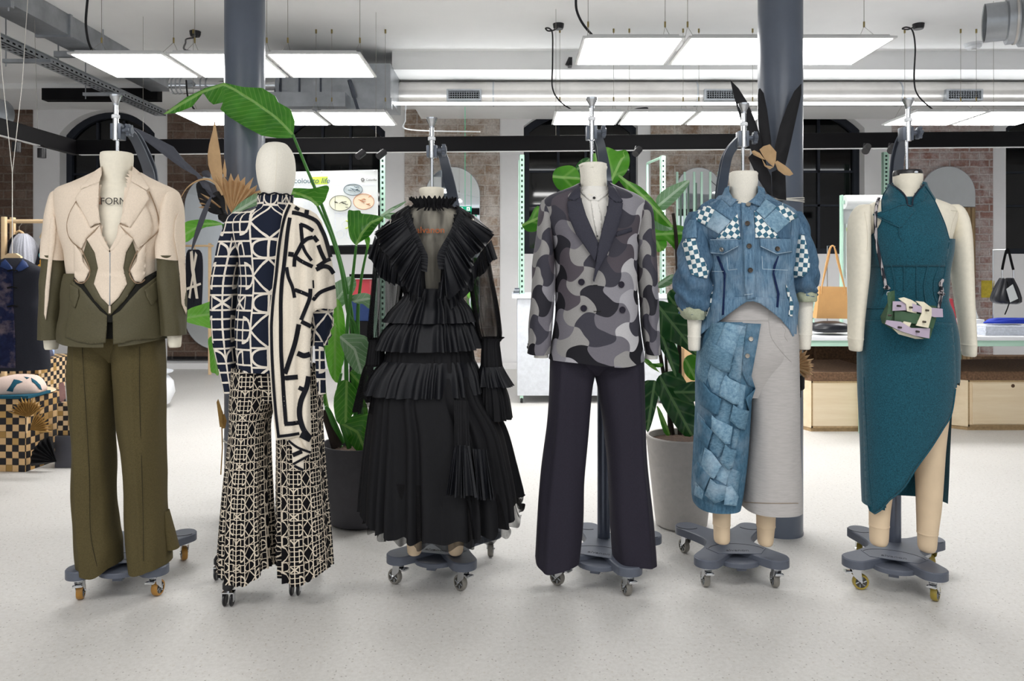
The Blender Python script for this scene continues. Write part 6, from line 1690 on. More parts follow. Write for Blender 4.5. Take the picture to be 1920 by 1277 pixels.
def fan(name, cx, cy, Y, a0, a1, n, L, mat, parent, w=.5, depth=.012, tips=True, seed=1, valley=.72):
    """pleated palm-like fan"""
    rr = random.Random(seed); vs = [P(cx, cy, Y)]; fs = []; N = 2*n
    for i in range(N+1):
        a = radians(a0+(a1-a0)*i/N); tip = i % 2 == 1
        l = L*(rr.uniform(.92, 1.04) if tip else valley*rr.uniform(.9, 1)) if tips else L*(1.0 if tip else .96)
        if callable(w): l *= w(i/N)
        vs.append(P(cx+cos(a)*l, cy-sin(a)*l, Y+(-depth if tip else depth)))
        if tips:
            lm = L*.55; vs.append(P(cx+cos(a)*lm, cy-sin(a)*lm, Y+(-depth if tip else depth)*.6))
        else: vs.append(P(cx+cos(a)*L*.5, cy-sin(a)*L*.5, Y+(-depth if tip else depth)*.5))
    for i in range(N):
        a, am = 1+2*i, 2+2*i; b, bm = 3+2*i, 4+2*i
        fs += [(0, am, bm), (am, a, b, bm)]
    n0 = len(vs); vs += [v+Vector((0, .0015, 0)) for v in vs]; fs += [tuple(i+n0 for i in f[::-1]) for f in fs]
    return mesh(name, vs, fs, MT[mat], parent, False)
def stem_o(name, pts, r, mat, parent):
    m = MB(); p = bzP(pts, 8); n = len(p)
    rs = [r[0]+(r[1]-r[0])*i/(n-1) for i in range(n)] if isinstance(r, tuple) else r
    m.tube(p, rs, 10); return m.build(name, MT[mat], parent)

# ---- banana plant in the charcoal pot
Yp = 3.86
t = thing('banana_plant', 'tall banana plant with one huge arching leaf, in the charcoal pot', 'plant', (wx(672, Yp), Yp, .38))
def z6(l): return [(560+x/1.878, 320+y/1.878) for x, y in l]
def z5(l): return [(480+x/5.804, 240+y/5.804) for x, y in l]
for pts, r in (([(549,252,3.72),(576,318,3.76),(605,389,3.8),(629,458,3.82),(648,533,3.84),(661,618,3.86),(668,835,3.87)], (.0065,.012)),
            ([(595,385,3.74),(619,437,3.78),(640,506,3.8),(653,586,3.82),(669,634,3.85),(672,835,3.86)], (.006,.012)),
            ([(668,460,3.74),(661,522,3.78),(651,618,3.8),(650,720,3.83),(660,835,3.86)], (.006,.013)),
            ([(689,464,3.8),(676,533,3.83),(671,618,3.85),(680,835,3.87)], (.005,.012)),
            ([(640,700,3.76),(632,760,3.8),(655,840,3.85)], (.006,.013)), ([(627,560,3.8),(617,600,3.8),(606,660,3.8),(614,780,3.85),(640,838,3.87)], (.005,.01)),
            ([(610,762,3.78),(618,775,3.8),(640,830,3.86)], (.006,.02))):
    stem_o('leaf_stalk', pts, r, 'stem', t)
stem_o('trunk', [(606,770,3.82),(618,800,3.83),(632,838,3.84)], (.014,.03), 'trunk', t)
sheet('leaf', [(549,258),(553,228),(545,205),(522,192),(516,180),(492,165),(455,163),(420,155),(385,165),(350,182),(325,200),(306,214),(330,212),(360,200),(381,174),(392,190),(400,196),(418,192),(413,205),(430,220),(458,237),(490,254),(520,259),(540,259)],
      'leaf', t, 3.68, mid=[(549,252),(520,222),(480,193),(440,168),(420,158),(380,172),(340,195),(308,214)], fold=.45, gx=.15, curve=False, step=6)
sheet('leaf', [(418,193),(425,170),(470,175),(500,195),(530,225),(549,252),(540,259),(520,259),(490,254),(458,237),(430,222),(413,205)], 'leaf_lit', t, 3.70, mid=[(549,252),(520,222),(480,193),(430,170)], fold=.4, gx=.1, curve=False, step=6) if False else None
sheet('leaf', [(350,660),(480,655),(600,660),(690,640),(770,625),(795,660),(775,720),(750,790),(700,835),(660,850),(600,800),(500,765),(400,755),(370,720)], 'leaf', t, 3.70, mid=[(350,690),(480,720),(600,770),(670,840)], fold=-.5, z=z5)
sheet('leaf', [(1000,905),(1060,900),(1130,897),(1150,930),(1250,940),(1390,975),(1330,1050),(1280,1120),(1230,1180),(1120,1250),(1090,1277),(1030,1210),(1005,1100)], 'leaf', t, 3.72, mid=[(1090,1277),(1150,1150),(1250,1030),(1390,970)], fold=.5, z=z5)
sheet('leaf', [(1180,1190),(1232,1185),(1240,1240),(1215,1330),(1195,1260)], 'leaf_lit', t, 3.78, z=z5)
sheet('leaf', [(711,406),(728,393),(745,384),(762,377),(752,386),(733,397),(718,407)], 'leaf_pale', t, 3.86)
sheet('leaf', [(716,401),(735,399),(757,400),(748,408),(735,412),(722,409)], 'leaf_pale', t, 3.88)
for ol, mat, Y, mid, fo in (
    ([(640,550),(661,553),(682,549),(697,556),(694,579),(680,570),(665,568)], 'leaf_pale', 3.80, [(661,566),(690,560)], .4),
    ([(610,590),(616,545),(632,528),(660,518),(668,535),(655,560),(635,580)], 'leaf_pale', 3.98, [(612,588),(660,525)], .3),
    ([(637,631),(665,626),(690,634),(692,660),(690,687),(676,702),(660,690),(648,670)], 'leaf_pale', 3.72, [(637,631),(665,655),(678,700)], .4),
    ([(626,746),(640,714),(658,718),(669,735),(668,755),(664,773),(645,795),(630,788)], 'leaf', 3.70, [(650,716),(648,792)], .35),
    ([(640,794),(655,783),(672,778),(693,780),(694,810),(690,831),(688,853),(672,848),(658,833),(645,812)], 'leaf', 3.74, [(640,794),(670,810),(687,850)], .35),
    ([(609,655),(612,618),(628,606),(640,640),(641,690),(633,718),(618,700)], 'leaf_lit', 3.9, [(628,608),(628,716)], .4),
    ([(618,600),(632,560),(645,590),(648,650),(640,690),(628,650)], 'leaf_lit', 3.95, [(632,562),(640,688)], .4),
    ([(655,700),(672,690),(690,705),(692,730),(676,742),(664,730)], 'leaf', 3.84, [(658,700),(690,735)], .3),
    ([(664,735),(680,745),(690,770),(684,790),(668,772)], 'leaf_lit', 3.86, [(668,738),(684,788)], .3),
    ([(606,690),(612,740),(622,790),(614,780),(604,740)], 'leaf', 3.82, [(606,690),(618,785)], .3),
    ([(434,402),(446,384),(464,371),(482,362),(500,366),(488,382),(462,392)], 'leaf_pale', 3.72, [(434,402),(495,366)], .4)):
    sheet('leaf', ol, mat, t, Y, mid=mid, fold=fo)
def pot(name, label, X, Y, prof, mat, soil):
    t = thing(name, label, 'plant pot', (X, Y, 0)); m = MB(); m.lathe(prof, (X, Y, 0), 64, cap=False); m.build('pot_body', MT[mat], t)
    m = MB(); m.lathe([(.0001, soil), (prof[-1][0]+.002, soil)], (X, Y, 0), 40, cap=False); m.build('soil', MT['soil'], t)
pot('plant_pot', 'rounded charcoal plant pot holding the banana plant', wx(675, 3.86), 3.86, [(.0001,0),(.12,0),(.155,.02),(.185,.12),(.195,.25),(.195,.39),(.19,.40),(.18,.40),(.175,.33)], 'pot_dark', .35)
pot('plant_pot', 'tapered stone grey plant pot holding the fiddle leaf fig', wx(1274, 3.86), 3.82, [(.0001,0),(.11,0),(.125,.012),(.172,.44),(.168,.447),(.158,.445),(.155,.4)], 'pot_grey', .415)
# ---- second banana plant behind the left column
Yp = 4.3
t = thing('banana_plant', 'banana plant mostly hidden behind the left column and the knit outfit', 'plant', (wx(440, Yp), Yp, 0))
for pts in ([(418,420,4.25),(432,500,4.3),(440,600,4.3),(442,930,4.3)], [(400,590,4.25),(425,640,4.3),(438,930,4.3)], [(408,640,4.2),(425,700,4.3),(440,930,4.3)]): stem_o('leaf_stalk', pts, (.006,.012), 'stem', t)
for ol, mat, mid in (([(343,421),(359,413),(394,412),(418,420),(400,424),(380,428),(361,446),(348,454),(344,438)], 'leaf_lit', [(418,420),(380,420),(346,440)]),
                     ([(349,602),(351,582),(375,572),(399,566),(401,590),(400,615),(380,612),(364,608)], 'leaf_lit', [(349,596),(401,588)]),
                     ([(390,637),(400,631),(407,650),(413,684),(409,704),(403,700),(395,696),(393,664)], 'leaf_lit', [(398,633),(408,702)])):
    sheet('leaf', ol, mat, t, 4.22, mid=mid, fold=.4)

# ---- fiddle leaf fig
def z7(l): return [(1160+x/1.659, 250+y/1.659) for x, y in l]
Yf = 3.82
t = thing('fiddle_leaf_fig', 'fiddle leaf fig between the disc blazer and the denim outfit', 'plant', (wx(1270, Yf), Yf, .42))
stem_o('trunk', [(1275,815,3.82),(1274,700,3.82),(1272,560,3.8),(1268,450,3.78),(1262,400,3.78)], (.012,.008), 'trunk', t)
stem_o('trunk', [(1256,815,3.82),(1250,700,3.82),(1248,660,3.82)], (.009,.006), 'trunk', t)
stem_o('trunk', [(1262,815,3.84),(1225,600,3.8),(1170,420,3.78),(1120,350,3.78),(1075,360,3.75)], (.01,.006), 'trunk', t)
for ol, mat, mid, Y, fo, z in (
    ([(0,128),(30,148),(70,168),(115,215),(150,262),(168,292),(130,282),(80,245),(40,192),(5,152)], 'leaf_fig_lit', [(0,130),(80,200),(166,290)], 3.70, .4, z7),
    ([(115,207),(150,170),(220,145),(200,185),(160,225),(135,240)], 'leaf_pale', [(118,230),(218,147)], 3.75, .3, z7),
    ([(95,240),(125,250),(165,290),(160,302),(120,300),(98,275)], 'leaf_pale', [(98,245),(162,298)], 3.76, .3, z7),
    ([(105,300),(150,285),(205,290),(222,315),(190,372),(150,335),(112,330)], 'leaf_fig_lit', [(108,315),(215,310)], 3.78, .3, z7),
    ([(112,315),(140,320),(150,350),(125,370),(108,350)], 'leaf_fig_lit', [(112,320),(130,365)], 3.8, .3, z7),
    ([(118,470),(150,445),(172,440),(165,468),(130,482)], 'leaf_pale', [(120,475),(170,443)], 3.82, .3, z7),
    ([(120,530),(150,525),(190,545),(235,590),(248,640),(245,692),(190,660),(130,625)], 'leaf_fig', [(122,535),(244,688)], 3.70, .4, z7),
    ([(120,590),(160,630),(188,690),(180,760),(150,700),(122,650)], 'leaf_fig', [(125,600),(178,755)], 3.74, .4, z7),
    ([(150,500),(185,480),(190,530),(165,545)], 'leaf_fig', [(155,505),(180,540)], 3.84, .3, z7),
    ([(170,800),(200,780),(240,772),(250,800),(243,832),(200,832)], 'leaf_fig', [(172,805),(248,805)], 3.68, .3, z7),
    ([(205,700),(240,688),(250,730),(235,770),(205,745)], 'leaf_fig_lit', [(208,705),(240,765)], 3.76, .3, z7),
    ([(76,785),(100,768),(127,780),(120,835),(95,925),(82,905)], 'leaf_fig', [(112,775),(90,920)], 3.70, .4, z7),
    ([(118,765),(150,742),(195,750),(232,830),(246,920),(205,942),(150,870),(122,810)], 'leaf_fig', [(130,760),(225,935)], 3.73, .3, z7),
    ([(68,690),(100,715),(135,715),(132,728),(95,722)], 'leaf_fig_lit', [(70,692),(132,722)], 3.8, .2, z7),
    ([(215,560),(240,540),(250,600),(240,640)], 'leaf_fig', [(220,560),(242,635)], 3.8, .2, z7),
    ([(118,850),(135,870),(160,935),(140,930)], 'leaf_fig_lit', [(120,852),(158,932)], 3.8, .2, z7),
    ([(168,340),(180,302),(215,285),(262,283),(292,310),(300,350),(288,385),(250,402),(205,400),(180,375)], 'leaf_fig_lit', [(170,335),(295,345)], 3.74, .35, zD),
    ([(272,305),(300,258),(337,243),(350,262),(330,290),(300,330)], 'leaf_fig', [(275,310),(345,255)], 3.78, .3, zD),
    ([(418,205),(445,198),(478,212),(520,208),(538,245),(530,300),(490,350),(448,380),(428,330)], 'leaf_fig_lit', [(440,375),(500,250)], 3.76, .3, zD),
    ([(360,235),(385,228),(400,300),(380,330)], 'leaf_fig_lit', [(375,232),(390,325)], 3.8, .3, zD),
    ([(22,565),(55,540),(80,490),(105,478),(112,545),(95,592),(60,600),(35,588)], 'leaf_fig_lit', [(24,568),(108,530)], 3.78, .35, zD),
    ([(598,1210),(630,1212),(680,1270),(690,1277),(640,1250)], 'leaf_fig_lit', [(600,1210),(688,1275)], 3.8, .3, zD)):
    sheet('leaf', ol, mat, t, Y, mid=mid, fold=fo, z=z)

# ---- paper leaves tied to the right column
def zK(l): return [(1340+x/4.255, 130+y/4.255) for x, y in l]
t = thing('paper_flower', 'tall black paper leaves with a tan paper flower, tied to the right column', 'paper decoration', P(1440, 400, 3.57))
for ol, mat, mid, Y in (([(125,85),(190,150),(260,260),(312,380),(362,520),(402,700),(440,900),(440,1010),(375,880),(290,640),(200,380),(150,200)], 'paper_black', [(125,85),(260,380),(440,1000)], 3.54),
    ([(345,200),(350,160),(362,150),(392,190),(420,330),(452,580),(450,700),(400,700),(365,560),(345,400)], 'paper_black', [(360,150),(450,690)], 3.56),
    ([(693,112),(692,200),(655,370),(605,600),(565,765),(500,790),(470,700),(480,610),(520,450),(580,290),(635,175)], 'paper_black', [(692,115),(500,780)], 3.55),
    ([(268,705),(298,672),(345,700),(420,790),(450,850),(458,1010),(420,990),(350,880)], 'paper_black', [(280,690),(450,1005)], 3.52),
    ([(455,820),(500,800),(565,850),(572,1045),(510,1035),(460,1010)], 'paper_black', [(510,810),(520,1040)], 3.57)):
    sheet('black_leaf', ol, mat, t, Y, mid=mid, fold=.35, z=zK, curve=False)
for ol, mid in (([(358,640),(390,613),(440,598),(493,660),(488,730),(470,778),(430,745),(398,712)], [(430,600),(470,775)]), ([(295,655),(315,645),(360,668),(402,722),(378,715),(310,682)], [(297,655),(400,720)]),
                ([(480,742),(500,728),(560,765),(600,798),(628,836),(600,850),(555,842),(505,805)], [(482,745),(625,838)]), ([(378,715),(410,765),(472,778),(440,798),(398,772)], [(380,718),(470,780)])):
    sheet('tan_petal', ol, 'paper_tan', t, 3.48, mid=mid, fold=.5, z=zK, curve=False)
x2, y2, r2 = c2[0], c2[1], c2[2]
def band(name, label, cc, zs, r, mat, cat, jitter=.0):
    m = MB(); x, y, rr = cc[:3]
    for k, z in enumerate(zs): m.tube([(x+cos(a)*(rr+r), y+sin(a)*(rr+r), z+jitter*sin(a*2+k)) for a in [2*pi*i/48 for i in range(49)]], r, 6)
    return tag(m.build(name, MT[mat]), label, cat)
band('string', 'white string wound round the right column at shoulder height', c2, [wz(379, y2)+q for q in (0, .006, .012)], .003, 'rope', 'string', .004)
t = thing('paper_fan', 'small tan spiky paper fan tied low on the right column beside the grey jersey', 'paper decoration', P(1495, 690, 3.58))
fan('paper_rays', 1488, 686, 3.56, -32, 100, 9, 40, 'paper_tan', t, depth=.012); fan('paper_rays', 1492, 690, 3.6, -50, 30, 5, 34, 'paper_tan', t, depth=.012, seed=4)
m = MB(); m.lathe([(r2+.002, wz(728, y2)), (r2+.006, wz(726, y2)), (r2+.006, wz(702, y2)), (r2+.002, wz(700, y2))], (x2, y2, 0), 48, cap=False); m.bbox(wx(1492, 3.6), wx(1500, 3.6), 3.585, 3.6, wz(745, 3.6), wz(722, 3.6), .003)
tag(m.build('strap_band', MT['black']), 'black strap round the right column just below the tan paper fan', 'strap')
# ---- paper leaves tied to the left column
def zL(l): return [(300+x/4.256, 220+y/4.256) for x, y in l]
t = thing('paper_flower', 'spray of tan, slate and black paper leaves tied to the left column', 'paper decoration', P(420, 400, 3.8))
sheet('tan_leaf', [(435,15),(455,130),(480,280),(497,430),(502,560),(522,650),(541,775),(480,640),(415,480),(385,380),(380,300),(392,215),(420,110)], 'paper_tan', t, 3.74, mid=[(435,15),(430,300),(540,770)], fold=.4, z=zL, curve=False)
sheet('tan_leaf', [(515,333),(530,420),(528,480),(510,470),(500,430)], 'paper_tan', t, 3.76, z=zL, curve=False)
m = MB(); m.tube(bzP([(*zL([p])[0], 3.72) for p in ((150,668),(215,565),(300,507),(385,495),(450,535),(500,620))], 8), [.001+.0002*k if k < 25 else .006 for k in range(41)], 6); m.build('tan_strip', MT['paper_tan'], t)
sheet('slate_ribbon', [(240,234),(262,243),(300,262),(325,275),(345,300),(372,325),(392,346),(398,362),(380,352),(368,330),(345,318),(322,302),(300,285),(270,262),(245,246)], 'paper_slate', t, 3.72, mid=[(240,238),(320,290),(395,358)], fold=.6, curve=False)
for ol, mat, Y, mid in (([(290,530),(350,505),(420,530),(500,600),(520,720),(482,775),(400,760),(330,700),(300,620)], 'paper_black', 3.78, [(292,535),(500,770)]),
    ([(330,505),(400,520),(470,590),(425,640),(370,590)], 'paper_slate', 3.74, [(332,508),(440,620)]), ([(335,432),(385,425),(402,480),(345,470)], 'paper_slate', 3.86, [(340,435),(400,475)]),
    ([(418,612),(465,588),(505,625),(520,700),(515,760),(490,720),(470,650),(440,622)], 'paper_black', 3.72, [(430,605),(510,750)]),
    ([(412,625),(400,690),(345,850),(300,960),(262,1052),(250,1050),(275,930),(320,790),(365,690)], 'paper_slate', 3.70, [(412,625),(256,1050)]),
    ([(300,600),(370,650),(470,720),(490,775),(400,745),(320,680)], 'paper_black', 3.76, [(302,602),(488,772)]),):
    sheet('dark_leaf', ol, mat, t, Y, mid=mid, fold=.5, z=zL)
bx, by = zL([(572,770)])[0]
fan('pleated_fan', bx, by, 3.74, 22, 118, 9, 78, 'paper_tan', t, depth=.014, seed=3, valley=.8)
fan('pleated_fan', zL([(490,720)])[0][0], zL([(490,720)])[0][1], 3.77, 140, 185, 4, 46, 'paper_tan', t, depth=.01, seed=8)
m = MB(); m.lathe([(.0001,-.025),(.022,-.01),(.026,.01),(.0001,.03)], P(*zL([(505,800)])[0], 3.79), 14); m.build('knot', MT['paper_black'], t)
t = thing('paper_fan', 'thin dried tan paper fan tied low on the left column beside the knit trousers', 'paper decoration', P(415, 800, 3.85))
for k, (a, b) in enumerate((((409,748),(416,800)), ((413,760),(419,802)), ((420,775),(419,803)))): sheet('blade', [(a[0]-3, a[1]+6), a, (a[0]+5, a[1]+14), (b[0]+3, b[1]), (b[0]-4, b[1]+1)], 'paper_gold', t, 3.82+.01*k, curve=False)
m = MB(); m.tube([P(416, 800, 3.83), P(417, 840, 3.83), P(414, 890, 3.83)], .003, 6); m.build('stalk', MT['paper_gold'], t)
band('string', 'white string wound low round the left column', c1, [wz(826, 3.95)+q for q in (0, .008)], .0025, 'rope', 'string', .005)

# ================================================================== left side display
def uvbox(name, x0, x1, y0, y1, z0, z1, mat, parent=None, rz=0.0, flap=0):
    fs = []; vs = []; uv = []
    cx, cy = (x0+x1)/2, (y0+y1)/2; c, s = cos(rz), sin(rz)
    def T(x, y, z): x -= cx; y -= cy; return Vector((cx+x*c-y*s, cy+x*s+y*c, z))
    for q, f in (([(x0,y0,z0),(x1,y0,z0),(x1,y0,z1),(x0,y0,z1)], lambda p: (p[0]-x0, p[2]-z0)), ([(x1,y0,z0),(x1,y1,z0),(x1,y1,z1),(x1,y0,z1)], lambda p: (p[1]-y0+.5, p[2]-z0)),
                 ([(x1,y1,z0),(x0,y1,z0),(x0,y1,z1),(x1,y1,z1)], lambda p: (p[0]-x0, p[2]-z0)), ([(x0,y1,z0),(x0,y0,z0),(x0,y0,z1),(x0,y1,z1)], lambda p: (p[1]-y0+.7, p[2]-z0)),
                 ([(x0,y0,z1),(x1,y0,z1),(x1,y1,z1),(x0,y1,z1)], lambda p: (p[0]-x0, p[1]-y0)), ([(x0,y1,z0),(x1,y1,z0),(x1,y0,z0),(x0,y0,z0)], lambda p: (p[0]-x0, p[1]-y0))):
        b = len(vs); vs += [T(*p) for p in q]; uv += [f(p) for p in q]; fs.append((b, b+1, b+2, b+3))
    return mesh(name, vs, fs, MT[mat], parent, False, uv)
Yb = 4.85
X1 = wx(57, Yb)
zt = wz(748, Yb)
tag(uvbox('woven_box', X1-.55, X1, Yb, Yb+.5, 0, zt, 'basket', rz=radians(-4)), 'large black and tan woven card box on the floor at the left edge', 'box')
t = thing('display_tray', 'pale oval tray lying on top of the large woven box', 'tray', (X1-.2, Yb+.25, zt))
m = MB(); m.lathe([(.0001,0),(.36,0),(.375,.006),(.37,.012),(.0001,.012)], (wx(-15, Yb+.2), Yb+.22, zt+.003), 48, sy=.72); m.build('tray_board', MT['ply'], t)
zt2 = zt+.016
m = MB(); m.bbox(wx(-40, Yb), wx(60, Yb), Yb-.04, Yb+.2, zt2-.01, zt2+.01, .004); o = m.build('folded_cloth', MT['teal_cloth']); tag(o, 'folded dark teal cloth lying on the pale tray', 'cloth')
Yc_ = Yb+.12
o = loft('soft_pouch', [(702,30,50,.03),(705,10,66,.07),(712,-6,74,.1),(722,-14,80,.12),(732,-16,82,.12),(737,-10,78,.1)], Yc_, MT['pink_cloth'], None, caps=(1,1), fold=wob(.012, 3, 3, 2), seg=60)
tag(o, 'soft pale pink pouch with teal shapes lying on the teal cloth', 'pouch')
pb = BVHTree.FromPolygons([o.matrix_world @ v.co for v in o.data.vertices], [tuple(p.vertices) for p in o.data.polygons])
for ol in ([(12,733),(20,722),(26,711),(36,713),(43,716),(32,720),(26,728),(24,735)], [(58,708),(68,714),(76,722),(80,734),(74,730),(66,720),(60,716)], [(44,706),(56,708),(50,711)]):
    patch('teal_shape', ol, pb, MT['teal_cloth'], o, Yd=4.8, off=.003, puff=.001, step=4)
Yb2 = 5.5
zt3 = wz(674, Yb2)
t = thing('woven_box', 'black and tan woven card box standing behind the pale tray, under the blue bag', 'box', (wx(20, Yb2), Yb2, 0))
uvbox('woven_sides', wx(-40, Yb2), wx(82, Yb2), Yb2, Yb2+.4, 0.0, zt3, 'basket_small', t, rz=radians(-6))
o = loft('woven_tote', [(626,38,60,.05),(632,18,78,.1),(642,6,86,.14),(655,2,90,.15),(668,2,90,.15),(675,8,84,.13)], Yb2+.15, MT['woven_blue'], None, caps=(1,1), fold=wob(.03, 7, 4, 4), seg=60)
tag(o, 'lumpy blue and grey woven bag resting on the rear woven box', 'bag')
bb = BVHTree.FromPolygons([v.co.copy() for v in o.data.vertices], [tuple(p.vertices) for p in o.data.polygons])
rr = random.Random(5)
cols_ = ['stack', 'plinth', 'navy_silk', 'base', 'grey_tulle', 'stack', 'base']
for k in range(22):
    x, y = rr.uniform(8, 82), rr.uniform(633, 668); a = rr.choice([.5, .6, -1.0, -.9]); l, w = rr.uniform(14, 22), 6
    q = [(x+cos(a)*l/2*sx - sin(a)*w/2*sy, y+sin(a)*l/2*sx+cos(a)*w/2*sy) for sx, sy in ((-1,-1),(1,-1),(1,1),(-1,1))]
    patch('woven_strip', q, bb, MT[cols_[k % 7]], o, Yd=5.4, off=.006, puff=.003, step=4)
Yb3 = 4.95
t = thing('woven_box', 'small black and tan woven card box on the dark grey plinth', 'box', (wx(125, Yb3), Yb3, .2))
zp = wz(816, Yb3)
uvbox('woven_sides', wx(108, Yb3), wx(165, Yb3), Yb3, Yb3+.2, zp, wz(756, Yb3), 'basket_small', t, rz=radians(3))
m = MB(); m.bbox(wx(106, Yb3), wx(168, Yb3), Yb3-.02, Yb3+.24, 0, zp-.002, .004); tag(m.build('display_plinth', MT['plinth']), 'low dark grey plinth on the floor behind the olive trousers', 'plinth')
t = thing('woven_pouch', 'small pink, white and grey woven strip pouch on the small woven box', 'pouch', P(122, 755, Yb3+.1))
for ol, mt in (([(110,720),(119,716),(124,740),(118,755),(112,752)], 'pink'), ([(122,717),(136,716),(138,755),(124,756)], 'white'), ([(112,740),(138,736),(138,746),(114,750)], 'pink'), ([(110,748),(124,744),(136,752),(134,756),(112,756)], 'base')):
    sheet('woven_strip', ol, mt, t, Yb3+.08+.01*len(mt)%.05, curve=False)
t = thing('paper_fan', 'pleated black paper fan lying on the floor beside the dark grey plinth', 'paper decoration', P(104, 868, Yb3-.1))
fan('fan_paper', 106, 866, 4.84, 100, 190, 7, 50, 'paper_black', t, tips=False, depth=.02)
t = thing('paper_fan', 'pair of gold palm-like paper fans on the right side of the large woven box', 'paper decoration', P(52, 782, 4.8))
fan('gold_fan', 52, 782, 4.76, 25, 170, 13, 38, 'paper_gold', t, depth=.016, seed=2); fan('gold_fan', 56, 806, 4.72, -10, 75, 9, 42, 'paper_gold', t, depth=.016, seed=6)
m = MB(); m.tube([P(52, 782, 4.77), P(50, 812, 4.77)], .005, 6); m.build('fan_stalk', MT['wood'], t)
# clothes rail
Yr_ = 5.4
t = thing('clothes_rail', 'pale wooden clothes rail at the left edge', 'clothes rail', (wx(60, Yr_), Yr_, 0))
zr = wz(415, Yr_)
m = MB(); m.tube([(wx(10, Yr_), Yr_, zr), (wx(272, Yr_), Yr_, zr)], .014, 12); m.build('rail', MT['wood'], t)
for px, dy in ((12, -.12), (17, .2)): m = MB(); m.bbox(wx(px, Yr_)-.014, wx(px, Yr_)+.014, Yr_+dy*.2-.014, Yr_+dy*.2+.014+.0, 0, zr+.03, .003); m.build('post', MT['wood'], t)
for px in (270,): m = MB(); m.bbox(wx(px, Yr_)-.014, wx(px, Yr_)+.014, Yr_-.014, Yr_+.014, 0, zr+.03, .003); m.build('post', MT['wood'], t)
def hanger(par, px, py, Y, w, mat='wood'):
    m = MB(); p = P(px, py, Y); m.tube([p+Vector((-w, 0, -.05)), p+Vector((-w*.4, 0, -.01)), p, p+Vector((w*.4, 0, -.01)), p+Vector((w, 0, -.05))], .009, 8); h = m.build('hanger', MT[mat], par)
    m = MB(); m.tube([p, p+Vector((0, 0, .03)), p+Vector((.018, 0, .05)), p+Vector((.005, 0, .07)), p+Vector((-.015, 0, .06))], .0025, 6); m.build('hanger_hook', MT['wire'], h)
def garment(name, label, Y, rows, mat, cat='garment', fold=None, hang=None):
    t = thing(name, label, cat, P((rows[0][1]+rows[0][2])/2, rows[0][0], Y)); loft('cloth', rows, Y, MT[mat], t, caps=(1, 0), seg=80, fold=fold or pleat(9, .008, int(rows[0][0]))); 
    if hang: hanger(t, *hang)
    return t
garment('hanging_sweater', 'dark top with orange and cyan patches on the wooden clothes rail', Yr_+.03, [(440,82,88,.02),(450,78,97,.03),(480,72,104,.04),(520,66,108,.05),(640,64,110,.06)], 'black_wool', hang=(84, 433, Yr_+.03, .03))
tt = bpy.data.objects[[o.name for o in COL.objects if o.name.startswith('hanging_sweater')][-1]]
for ol, mt in (([(73,476),(79,469),(86,472),(87,481),(80,486),(74,483)], 'cyan'), ([(76,474),(82,472),(83,480),(78,481)], 'orange'), ([(75,487),(83,484),(86,492),(80,498),(75,495)], 'orange'), ([(69,499),(77,494),(84,499),(82,507),(73,508),(68,505)], 'orange'), ([(72,500),(78,499),(77,505)], 'yellow')):
    sheet('flower_patch', ol, mt, tt, Yr_-.05)
garment('hanging_ruffle', 'grey tulle ruffle garment on the wooden clothes rail', Yr_, [(438,36,50,.02),(446,30,58,.05),(465,26,64,.08),(500,25,68,.09)], 'grey_tulle', fold=pleat(14, .02, 3))
garment('hanging_coat', 'black coat on a wooden hanger at the left end of the clothes rail', Yr_+.05, [(440,28,34,.02),(450,20,44,.04),(480,14,60,.05),(640,10,64,.06)], 'black_wool', hang=(36, 433, Yr_+.05, .05))
# kimono vest hung by a string
Yk = 4.55
t = thing('hanging_vest', 'sleeveless vest, half navy floral and half black, hanging on a twine at the left edge', 'vest', P(26, 480, Yk))
VD = loft_data([(484,10,42,.03),(488,2,50,.045),(497,-18,66,.07),(508,-28,83,.085),(530,-32,82,.095),(562,-30,76,.1),(590,-32,82,.1),(640,-34,86,.11),(692,-34,89,.11)], Yk, seg=90, fold=wob(.008, 3, 3, 3))
M_('body', VD, MT['black_wool'], t); vb = bvh(VD)
patch('floral_side', [(24,500),(25,560),(29,640),(29,690),(-10,690),(-30,640),(-28,560),(-24,508),(5,496)], vb, MT['floral'], t, Yd=4.45, off=.004, puff=.003)
patch('silk_collar', [(2,492),(10,486),(22,500),(24,509),(14,506),(0,500)], vb, MT['navy_silk'], t, Yd=4.45, off=.008, puff=.003, step=4)
patch('silk_collar', [(42,486),(50,492),(54,500),(40,508),(28,510),(30,503)], vb, MT['navy_silk'], t, Yd=4.45, off=.008, puff=.003, step=4)
m = MB()
for k, py in enumerate((508, 540, 575)): m.tube([P(14, py, Yk-.11), P(24, py-2, Yk-.115), P(33, py, Yk-.11)], .005, 6)
m.build('knot_buttons', MT['black'], t)
m = MB(); m.prism([(-.055,-.012),(.055,-.012),(.05,.01),(.022,.028),(-.022,.028),(-.05,.01)], -.01, .01, Matrix.Translation(P(24, 484, Yk)) @ Matrix.Rotation(pi/2, 4, 'X')); m.build('hanger', MT['wood'], t, smooth=False)
m = MB(); m.tube([P(23, 478, Yk), P(23, 325, Yk)], .0028, 6); m.tube([P(23, 325, Yk), P(4, 140, Yk), P(-2, 20, Yk)], .0022, 6); m.tube([P(23, 325, Yk), P(42, 150, Yk), P(56, -60, Yk)], .0022, 6); m.build('twine', MT['rope'], t)
